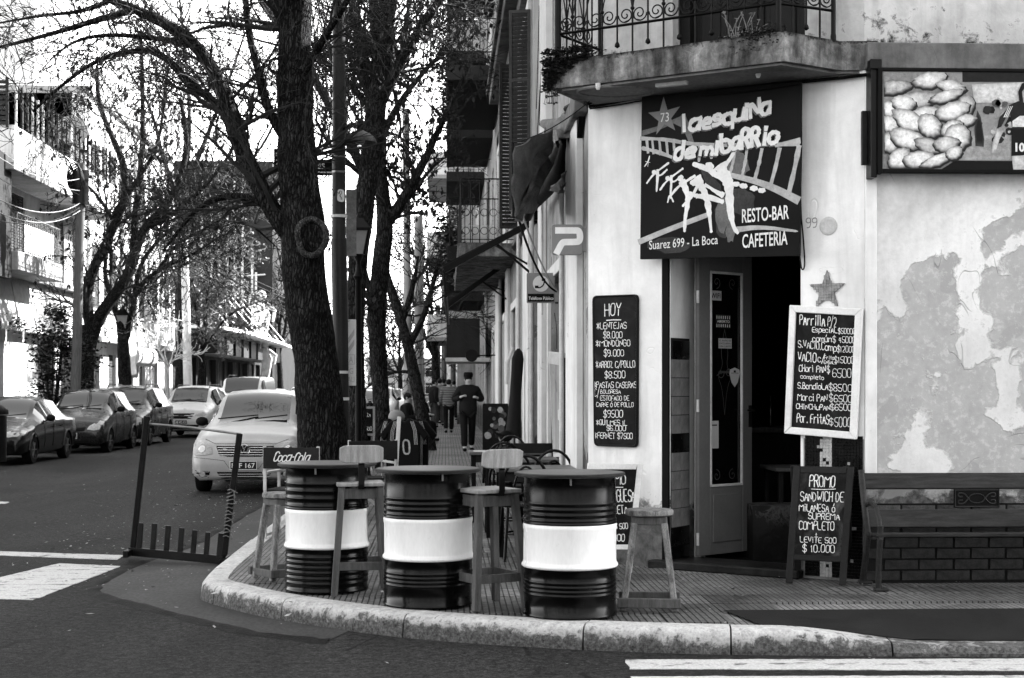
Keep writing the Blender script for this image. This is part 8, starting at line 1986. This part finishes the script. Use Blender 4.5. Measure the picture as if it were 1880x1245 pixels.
# ------------------------------------------------------------------ people
def skin(name, mat, parent, pts, edges, rad, sub=2):
    me = bpy.data.meshes.new(name); me.from_pydata([tuple(p) for p in pts], edges, []); me.materials.append(mat)
    o = bpy.data.objects.new(name, me); COL.objects.link(o); o.parent = parent
    sk = o.modifiers.new('skin', 'SKIN'); sk.use_smooth_shade = True; sk.branch_smoothing = .3
    for i, r in enumerate(rad):
        d = me.skin_vertices[0].data[i]; d.radius = (r, r) if not hasattr(r, '__len__') else r; d.use_root = (i == 0)
    s = o.modifiers.new('sub', 'SUBSURF'); s.levels = sub; s.render_levels = sub
    return o
def person(label, loc, rz, h=1.72, pose='stand', top=None, legs=None, hair=None, hat=False, hood=False, fingers=False, arms=None, bald=False):
    t = thing('person', label, 'person', (0, 0, 0)); k = h / 1.75
    if pose == 'sit': hipz = .50; kn = [(s * .12, -.42, .50) for s in (-1, 1)]; an = [(s * .13, -.44, .09) for s in (-1, 1)]; lean = -.10
    elif pose == 'walk': hipz = .92; kn = [(-.10, -.10, .50), (.10, .04, .49)]; an = [(-.10, -.14, .09), (.11, .20, .12)]; lean = -.03
    else: hipz = .93; kn = [(-.10, -.01, .50), (.10, -.02, .50)]; an = [(-.11, .02, .09), (.12, .0, .09)]; lean = -.01
    sh = hipz + .50; S = [(-.19, lean, sh), (.19, lean, sh)]
    if arms == 'chest': el = [(-.33, .02, sh - .26), (.33, .02, sh - .26)]; wr = [(-.17, -.20, sh - .17), (.17, -.20, sh - .19)]
    elif arms == 'front': el = [(-.24, -.06 + lean, sh - .28), (.24, -.06 + lean, sh - .28)]; wr = [(-.10, -.30 + lean, sh - .26), (.10, -.30 + lean, sh - .28)]
    else: el = [(-.25, .04, sh - .29), (.25, .0, sh - .29)]; wr = [(-.25, -.06, sh - .54), (.26, -.10, sh - .53)]
    P_ = [(0, 0, hipz), (0, lean * .4, hipz + .18), (0, lean * .8, hipz + .38), (0, lean, sh + .03), (0, lean - .01, sh + .11), (0, lean - .03, sh + .19), (0, lean - .03, sh + .26)]; Rr = [(.15, .11), (.14, .10), (.17, .11), (.09, .08), .058, (.082, .095), (.075, .085)]; E = [(i, i + 1) for i in range(6)]
    B_ = list(P_); Rb = list(Rr); Eb = list(E)
    def chain(base, pts, rads, B=None, Rd=None, Ed=None):
        prev = base
        for p, r in zip(pts, rads): B.append(p); Rd.append(r); Ed.append((prev, len(B) - 1)); prev = len(B) - 1
        return prev
    for i in (0, 1):
        s = -1 if i == 0 else 1
        w = chain(3, [S[i], el[i], wr[i]], [.062, .045, .032], B_, Rb, Eb); d = (Vector(wr[i]) - Vector(el[i])).normalized(); hd = Vector(wr[i]) + d * .07; hb_ = chain(w, [tuple(hd)], [(.030, .022)], B_, Rb, Eb)
        if fingers:
            sd_ = d.cross(V(0, 0, 1)).normalized()
            for f in range(4): a = hd + sd_ * (.026 - .017 * f) + d * .02; chain(hb_, [tuple(a + d * .02), tuple(a + d * .035 + V(0, 0, -.022)), tuple(a + d * .015 + V(0, 0, -.04))], [.0095, .009, .008], B_, Rb, Eb)
            a = hd - s * sd_ * .03; chain(w, [tuple(a), tuple(a + d * .03 + V(0, 0, -.012))], [.011, .009], B_, Rb, Eb)
        chain(0, [(s * .10, 0, hipz - .06), kn[i], an[i], (an[i][0] * 1.08, an[i][1] - .13, .045)], [.09, .062, .045, (.04, .035)], B_, Rb, Eb)
    sc3 = lambda L: [tuple(c * k for c in p) for p in L]; scr = lambda L: [(r[0] * k, r[1] * k) if hasattr(r, '__len__') else r * k for r in L]
    skin('body', m_skin, t, sc3(B_), Eb, scr(Rb))
    # jacket
    J = [(0, 0, hipz - .16), (0, lean * .4, hipz + .16), (0, lean * .8, hipz + .37), (0, lean, sh + .05), (0, lean, sh + .115)]; Rj = [(.25, .185), (.225, .165), (.225, .16), (.13, .11), (.082, .085)]; Ej = [(0, 1), (1, 2), (2, 3), (3, 4)]
    if hood: J[-1] = (0, lean + .05, sh + .11); Rj[-1] = (.10, .09)
    for i in (0, 1): chain(3, [S[i], el[i], tuple(Vector(wr[i]).lerp(Vector(el[i]), .12))], [.105, .085, .066], J, Rj, Ej)
    skin('jacket', top, t, sc3(J), Ej, scr(Rj))
    Tr = [(0, 0, hipz), ]; Rt = [(.15, .115)]; Et = []
    for i in (0, 1): s = -1 if i == 0 else 1; chain(0, [(s * .10, 0, hipz - .08), kn[i], (an[i][0], an[i][1], an[i][2] + .0)], [.100, .088, .078], Tr, Rt, Et)
    skin('trousers', legs, t, sc3(Tr), Et, scr(Rt))
    for i in (0, 1): a = an[i]; o = skin('shoe', m_black, t, sc3([(a[0], a[1] + .04, .05), (a[0], a[1] - .05, .05), (a[0] * 1.08, a[1] - .15, .04)]), [(0, 1), (1, 2)], scr([.05, .052, .042]))
    hc = V(0, lean - .03, sh + .215) * k
    if hair: mb = MB(); mb.ball(hc + V(0, .022, .035) * k, .093 * k, .10 * k, .105 * k, 14, 9); mb.build('hair', hair, t, smooth=80)
    if hat: mb = MB(); mb.lathe([(.0, .055), (.095, .055), (.105, .075), (.108, .13), (.09, .165), (0, .17)], hc, 18); mb.prism([hc + V(.09 * math.cos(a), -.05 + -.10 * math.sin(a) , .058) for a in [i * math.pi / 8 for i in range(9)]], (0, 0, .012)); mb.build('hat', hat, t, smooth=50)
    # face
    mb = MB()
    for s in (-1, 1): mb.ball(hc + V(s * .032, -.078, .01) * k, .011, .008, .007, 8, 5)
    mb.ball(hc + V(0, -.088, -.055) * k, .024, .006, .006, 8, 4); mb.build('eyes_and_mouth', m_black, t); mb = MB(); mb.ball(hc + V(0, -.092, -.02) * k, .014, .018, .024, 8, 6)
    for s in (-1, 1): mb.ball(hc + V(s * .086, .01, -.005) * k, .012, .02, .03, 8, 6)
    mb.build('nose_and_ears', m_skin, t, smooth=80)
    t.location = loc; t.rotation_euler = (0, 0, rz); return t
m_jk = M('black jacket', .022, .7, .3, 5, 50, .2); m_tr = M('dark trousers', .015, .8, .3); m_hair = M('dark hair', .02, .6, .3, 30, 90, .2)
m_puff = N('quilted jacket'); m_puff = m_puff.done(m_puff.math('MULTIPLY', .22, m_puff.mapr(m_puff.wave(4.2, 1, 1, 'Z'), 0, 1, .55, 1.15)), .6, m_puff.wave(4.2, 1, 1, 'Z'), .6, .03)
m_grey = M('grey shirt', .2, .8, .2); m_jean = M('jeans', .09, .8, .3)
def gz(px, py): p = onZ(px, py, .15); return (p.x, p.y, .155)
person('man in dark jacket and flat cap walking towards the viewer, fists at his chest', gz(859, 829), R(8), 1.72, 'walk', m_jk, m_tr, m_hair, m_black, arms='chest', fingers=True)
person('person in a pale quilted jacket walking away along the pavement', gz(824, 795), R(185), 1.68, 'walk', m_puff, m_tr, m_hair, hood=True, arms='front')
person('man in a light shirt standing at the edge of the pavement group', gz(807, 782), R(170), 1.74, 'stand', m_grey, m_jean, m_hair)
person('dark haired person in the middle of the pavement group', gz(814, 778), R(200), 1.76, 'stand', m_jk, m_tr, m_hair)
person('farthest figure of the pavement group, mostly hidden', gz(833, 772), R(160), 1.70, 'stand', m_grey, m_tr, m_hair)
person('tall figure in black beside the pavement group', gz(796, 785), R(120), 1.70, 'stand', m_jk, m_jean, m_hair)
for lab, q, rz in (('person in dark clothes seated low by the leaning tree, hands together', gz(768, 810), 60), ('person in black seated under the forked tree facing the wall', gz(740, 822), 75)): 
    person(lab, q, R(rz), 1.70, 'sit', m_jk, m_tr, m_hair, arms='front')
    o = thing('low_stool', 'low dark stool under the ' + ('seated person by the leaning tree' if 'leaning' in lab else 'seated person beneath the forked tree'), 'stool', q); bx_ = Vector(q); mb = MB(); mb.box(bx_.x - .17, bx_.x + .17, bx_.y - .17, bx_.y + .17, .50, .54); mb.build('seat', m_wood_dark, o)
    for a, b in ((-1, -1), (1, -1), (1, 1), (-1, 1)): mb = MB(); mb.box(bx_.x + a * .14 - .015, bx_.x + a * .14 + .015, bx_.y + b * .14 - .015, bx_.y + b * .14 + .015, .155, .50); mb.build('leg', m_wood_dark, o)

# ------------------------------------------------------------------ tables and bentwood chairs along the street wall
def cafe_table(label, y, x0=.42, x1=1.1, zt_=.90, dep=.62):
    t = thing('cafe_table', label, 'table', ((x0 + x1) / 2, y, .155), 0, 'cafe tables along the street wall')
    mb = MB(); mb.box(x0, x1, y - dep / 2, y + dep / 2, zt_ - .03, zt_); mb.build('tabletop', m_tabletop, t, bevel=.005)
    for a in (x0 + .05, x1 - .05):
        for b in (y - dep / 2 + .05, y + dep / 2 - .05): mb = MB(); mb.box(a - .022, a + .022, b - .022, b + .022, .155, zt_ - .031); mb.build('leg', m_black, t)
    mb = MB(); mb.box(x0 + .05, x1 - .05, y - dep / 2 + .04, y - dep / 2 + .06, zt_ - .11, zt_ - .031); mb.build('apron', m_wood_dark, t)
cafe_table('dark cafe table nearest the corner, right behind the arched chair back', 13.1); cafe_table('dark cafe table between the two others along the wall', 14.75, .36, 1.08); cafe_table('farthest dark cafe table along the wall, with a white paper on it', 16.4, .25, 1.05)
o = MB(); o.box(.30, .52, 16.2, 16.45, .901, .905); o = o.build('menu_sheet', m_white_paint, at=V(.4, 16.3, .9)); tag(o, 'white sheet of paper lying on the farthest cafe table', 'paper')
def bentchair(label, x, y, rz, first=None):
    if first: return dup(first, (x, y, .155), rz, label)
    t = thing('bentwood_chair', label, 'chair', (0, 0, 0), 0, 'black bentwood chairs')
    mb = MB(); mb.lathe([(0, .44), (.19, .44), (.20, .455), (.19, .47), (0, .472)], n=24); mb.build('seat', m_black_gloss, t, smooth=50)
    for sx in (-1, 1):
        mb = MB(); mb.tube([(sx * .14, -.14, .44), (sx * .17, -.18, .0)], .014, 8); mb.build('leg', m_black_gloss, t, smooth=60)
        mb = MB(); mb.tube([(sx * .15, .15, .44), (sx * .18, .20, .0)], .014, 8); mb.build('leg', m_black_gloss, t, smooth=60)
    def hoop(w, z, r, y0=-.17): return [(w * math.cos(a), y0 - .06 * math.sin(a), .46 + z * math.sin(a) ** .75 if math.sin(a) > 0 else .46) for a in [math.pi * i / 16 for i in range(17)]]
    mb = MB(); mb.tube(hoop(.205, .41, .0), .013, 8); mb.build('outer_hoop', m_black_gloss, t, smooth=60)
    mb = MB(); mb.tube(hoop(.10, .32, .0), .010, 8); mb.build('inner_hoop', m_black_gloss, t, smooth=60)
    mb = MB(); mb.tube([(.15 * math.cos(a * .5236), .15 * math.sin(a * .5236), .22) for a in range(13)], .009, 6); mb.build('leg_ring', m_black_gloss, t, smooth=60)
    t.location = (x, y, .155); t.rotation_euler = (0, 0, rz); return t
bc = bentchair('black bentwood chair right behind the right drum table, arch nearest the viewer', .64, 12.65, R(4))
bentchair('black bentwood chair tucked between the first and second cafe tables, left of its pair', .62, 13.95, R(-8), bc); bentchair('black bentwood chair tucked between the first and second cafe tables, against the wall', .92, 13.7, R(10), bc)
bentchair('black bentwood chair in front of the farthest cafe table', .60, 15.6, R(-4), bc); bentchair('black bentwood chair behind the farthest cafe table', .72, 17.3, R(170), bc)
fc = thing('slatted_chair', 'dark wooden chair with square plank back between the cafe tables', 'chair', (.9, 15.2, .155))
mb = MB(); mb.box(.68, 1.14, 15.38, 15.40, .92, 1.02); mb.build('backrest', m_wood_dark, fc, bevel=.004); mb = MB(); mb.box(.68, 1.14, 15.0, 15.40, .58, .61); mb.build('seat', m_wood_dark, fc)
for a, b, z in ((.70, 15.39, 1.0), (1.12, 15.39, 1.0), (.70, 15.02, .58), (1.12, 15.02, .58)): mb = MB(); mb.box(a - .018, a + .018, b - .018, b + .005, .155, z); mb.build('leg', m_wood_dark, fc)

# director chairs
m_cloth = M('dark seat cloth', .04, .8, .3, 6, 80, .3)
def director(label, px, ybase, rz, text=None):
    d = (H - .15) * F / (ybase - HY); p = P(px, ybase, d); t = thing('folding_chair', label, 'chair', (0, 0, 0)); fr = Fr(V(-.27, -.255, 0), (1, 0, 0))
    mb = MB(); mb.box(-.27, .27, -.27, -.255, .66, .86); bk_ = mb.build('back_cloth', m_cloth, t, bevel=.004); mb = MB(); mb.box(-.25, .25, -.22, .22, .44, .46); mb.build('seat_cloth', m_cloth, t)
    for s in (-1, 1):
        mb = MB(); mb.beam((s * .26, -.24, .45), (s * .26, -.25, .87), .03, .022); mb.build('back_post', m_off_white, t, bevel=.003); mb = MB(); mb.beam((s * .26, -.24, .62), (s * .26, .24, .62), .05, .02); mb.build('armrest', m_off_white, t, bevel=.003)
        for y in (-.235, .235): mb = MB(); mb.beam((s * .26, y, .0), (s * .26, y, .62 if y > 0 else .46), .028, .022); mb.build('leg', m_off_white, t, bevel=.003)
        mb = MB(); mb.beam((s * .26, -.24, .03), (s * .26, .24, .03), .03, .025); mb.build('foot_rail', m_off_white, t, bevel=.003); mb = MB(); mb.beam((-s * .24, -.01 * s, .06), (s * .24, -.01 * s, .44), .02, .03, (0, 1, 0)); mb.build('cross_brace', m_off_white, t)
    if text: mb = MB(); f2 = Fr(V(-.27, -.271, 0), (1, 0, 0)); scrawl(mb, f2, text, .10, .44, .73, .085, .013, .001, 4, shear=.35, gap=.1); mb.build('cloth_lettering', m_sign_w, bk_)
    t.location = (p.x, p.y, .155); t.rotation_euler = (0, 0, rz)
director('folding director chair with white script on its dark back, left of the big tree', 548, 985, R(-10), 'Coca-Cola')
director('folding director chair with plain dark back between the tree and jersey rack', 672, 955, R(20))
# jersey rack
jr = thing('jersey_rack', 'black football jerseys hanging on a rail beside the slim forked tree', 'clothes rack', tuple(onZ(740, 900, .155)))
dj = 20.0; jb = P(740, 860, dj); m_jersey = M('black jersey', .010, .75, .4, 8, 60, .3, .006)
mb = MB(); mb.tube([P(712, 780, dj), P(770, 780, dj)], .015, 8); mb.build('rail', m_steel, jr, smooth=60)
for px in (708, 774): a = P(px, 778, dj); mb = MB(); mb.tube([V(a.x, a.y, .155), a], .014, 8); mb.build('post', m_steel, jr, smooth=60)
def jersey(px, dd, num, label, w=1.0):
    d_ = dj + dd; c = P(px, 770, d_); t = thing('football_jersey', label, 'jersey', tuple(c)); fr = Fr(V(c.x, c.y, 0), (1, -.15, 0)); zt2 = P(px, 768, d_).z; zb2 = P(px, 862, d_).z
    hw_ = .21 * w; q = [(-.07, zt2), (-hw_ * .9, zt2 - .05), (-hw_ * 1.55, zt2 - .22), (-hw_ * 1.25, zt2 - .30), (-hw_, zt2 - .2), (-hw_ * .96, zb2), (hw_ * .96, zb2), (hw_, zt2 - .2), (hw_ * 1.25, zt2 - .30), (hw_ * 1.55, zt2 - .22), (hw_ * .9, zt2 - .05), (.07, zt2), (0, zt2 - .05)]
    mb = MB(); mb.fpoly(fr, q, -.05, .03); o = mb.build('shirt', m_jersey, t, bevel=.015, segs=2)
    mb = MB()
    for k in (0, .018, .036):
        for s in (-1, 1): ribbon(mb, fr, [(s * (.09 + k), zt2 - .04), (s * (.13 + k), zt2 - .16), (s * (.145 + k), zt2 - .34)], .007, .034)
    if num: scrawl(mb, fr, '0', -.00, .085, zb2 + .20, .17, .028, .034, 3); scrawl(mb, fr, 'Riquel', -.20, -.17, zb2 + .1, .1, .007, .034, 3) if False else None
    mb.build('shirt_print', m_sign_w2, o)
jersey(742, -.1, True, 'front black jersey with white shoulder stripes and big white 0'); jersey(758, .18, False, 'rear black striped jersey half hidden behind the front one'); jersey(724, .1, False, 'black striped jersey on the left of the rail', .8)
wp_ = MB(); wp_.beam(P(727, 862, 19.3), P(733, 765, 19.3), .05, .03, (1, 0, 0)); o = wp_.build('white_post', m_white_paint, at=P(727, 862, 19.3), bevel=.003); tag(o, 'leaning white post in front of the hanging jerseys', 'post')
cp = MB(); c = P(728, 766, 20.2); cp.ball(c, .11, .12, .10, 18, 10); o = cp.build('baseball_cap', m_sgrey, at=c, smooth=80); tag(o, 'pale ribbed round cap hung above the jerseys', 'cap')
# A-frame farther on, sticker board, hanging clothes, bin
ab = thing('far_sandwich_board', 'pale framed chalkboard between the two dark tree trunks', 'menu board', tuple(onZ(676, 850, .155))); fr = Fr(P(657, 800, 24), (1, 0, 0)); 
q = [(0, 0), (.27, 0), (.27, .46), (0, .46)]
mb = MB(); mb.fpoly(fr, inset_q(q, .03), -.02, -.008); mb.build('blackboard_panel', m_board, ab)
for i in range(4): j = (i + 1) % 4; iq2 = inset_q(q, .035); mb = MB(); mb.fpoly(fr, [q[i], q[j], iq2[j], iq2[i]], -.025, .001 * (i % 2)); mb.build('frame_board', m_wood_light, ab)
for u in (.02, .25): mb = MB(); a = fr.pt(u, 0, -.01); mb.beam(V(a.x, a.y - .05, .155), a + V(0, 0, .02), .03, .02); mb.build('leg', m_wood_light, ab)
mb = MB(); scrawl(mb, fr, 'PIZZA', .06, .2, .3, .05, .007, -.005, 1); scrawl(mb, fr, '500', .12, .22, .08, .06, .008, -.005, 1); mb.build('chalk_writing', m_chalk, ab)
sb_ = thing('sticker_display', 'upright display board covered with round souvenir pictures beside the walking man', 'display board', tuple(onZ(908, 850, .155))); fr = Fr(P(886, 850, 27.2), (1, -.1, 0)); hh = 1.06
mb = MB(); mb.fpoly(fr, rounded([(0, 0), (.46, 0), (.46, hh), (0, hh)], .03), -.03, 0); mb.build('board', m_dark_metal, sb_)
rs2 = random.Random(8); mb = MB(); mt_ = []
for i in range(34):
    u, v, r = rs2.uniform(.06, .40), rs2.uniform(.05, hh - .06), rs2.uniform(.03, .07); mb.face([fr.pt(u + r * math.cos(a * .5236) * rs2.uniform(.8, 1), v + r * math.sin(a * .5236), .002 + i * .0008) for a in range(12)], i % 3)
o = mb.build('pictures', [m_sign_w2, m_sign_dg, m_sign_g], sb_); o['kind'] = 'stuff'
hg = thing('hanging_jacket', 'dark jacket with pale hood and cap hanging on the street wall', 'clothing', tuple(onX(950, 640, 1.0))); hp = onX(952, 640, 1.02)
mb = MB(); mb.tube([hp, hp + V(0, 0, -.05), hp + V(-.01, 0, -.14), hp + V(-.04, .02, -.6), hp + V(-.06, .02, -1.0), hp + V(-.08, 0, -1.25)], [.02, .06, .085, .08, .10, .12], 14); mb.build('jacket', m_jk, hg, smooth=70)
mb = MB(); mb.tube([hp + V(-.08, -.1, .02), hp + V(-.16, -.12, -.2), hp + V(-.17, -.12, -.5)], [.02, .03, .02], 8); mb.build('hood', m_off_white, hg, smooth=70); mb = MB(); mb.ball(hp + V(-.18, -.1, -1.22), .10, .09, .08, 12, 8); mb.prism([hp + V(-.22, -.12, -1.26), hp + V(-.34, -.14, -1.18), hp + V(-.24, -.2, -1.20)], (0, 0, .02)); mb.build('cap', m_black, hg, smooth=50)
mb = MB(); 
for k in range(3): mb.tube([hp + V(-.20 + k * .03, -.16, -1.5), hp + V(-.19 + k * .03, -.17, -2.1)], .008, 5)
mb.tube([hp + V(-.1, 0, -1.35), hp + V(-.14, 0, -1.9), hp + V(-.14, 0, -2.2)], [.08, .10, .10], 12); mb.build('trousers', m_tr, hg, smooth=70)
bn_ = thing('litter_bin', 'dark round topped litter bin at the left edge of the picture', 'litter bin', tuple(onZ(-14, 862, 0))); c = onZ(-14, 862, 0); mb = MB(); mb.lathe([(.0, .15), (.26, .15), (.27, 1.05), (0, 1.05)], c, 18); mb.build('drum', m_dark_metal, bn_, smooth=50)
mb = MB(); mb.lathe([(.30, 1.06), (.30, 1.14), (.18, 1.24), (0, 1.27)], c, 18); mb.build('lid', m_black, bn_, smooth=50); mb = MB(); mb.lathe([(.08, 0), (.08, .15)], c, 10); mb.build('foot', m_black, bn_)
hs2 = thing('round_shop_sign', 'small dark round shop sign bracketed from the townhouse', 'sign', tuple(P(866, 653, 34))); c = P(866, 653, 34); mb = MB(); mb.tube([c + V(0, -.03, 0), c + V(0, .03, 0)], .14, 18); mb.build('disc', m_dark_metal, hs2); mb = MB(); mb.tube([c + V(.1, 0, 0), c + V(.9, 0, .02)], .015, 5); mb.build('bracket', m_iron, hs2)
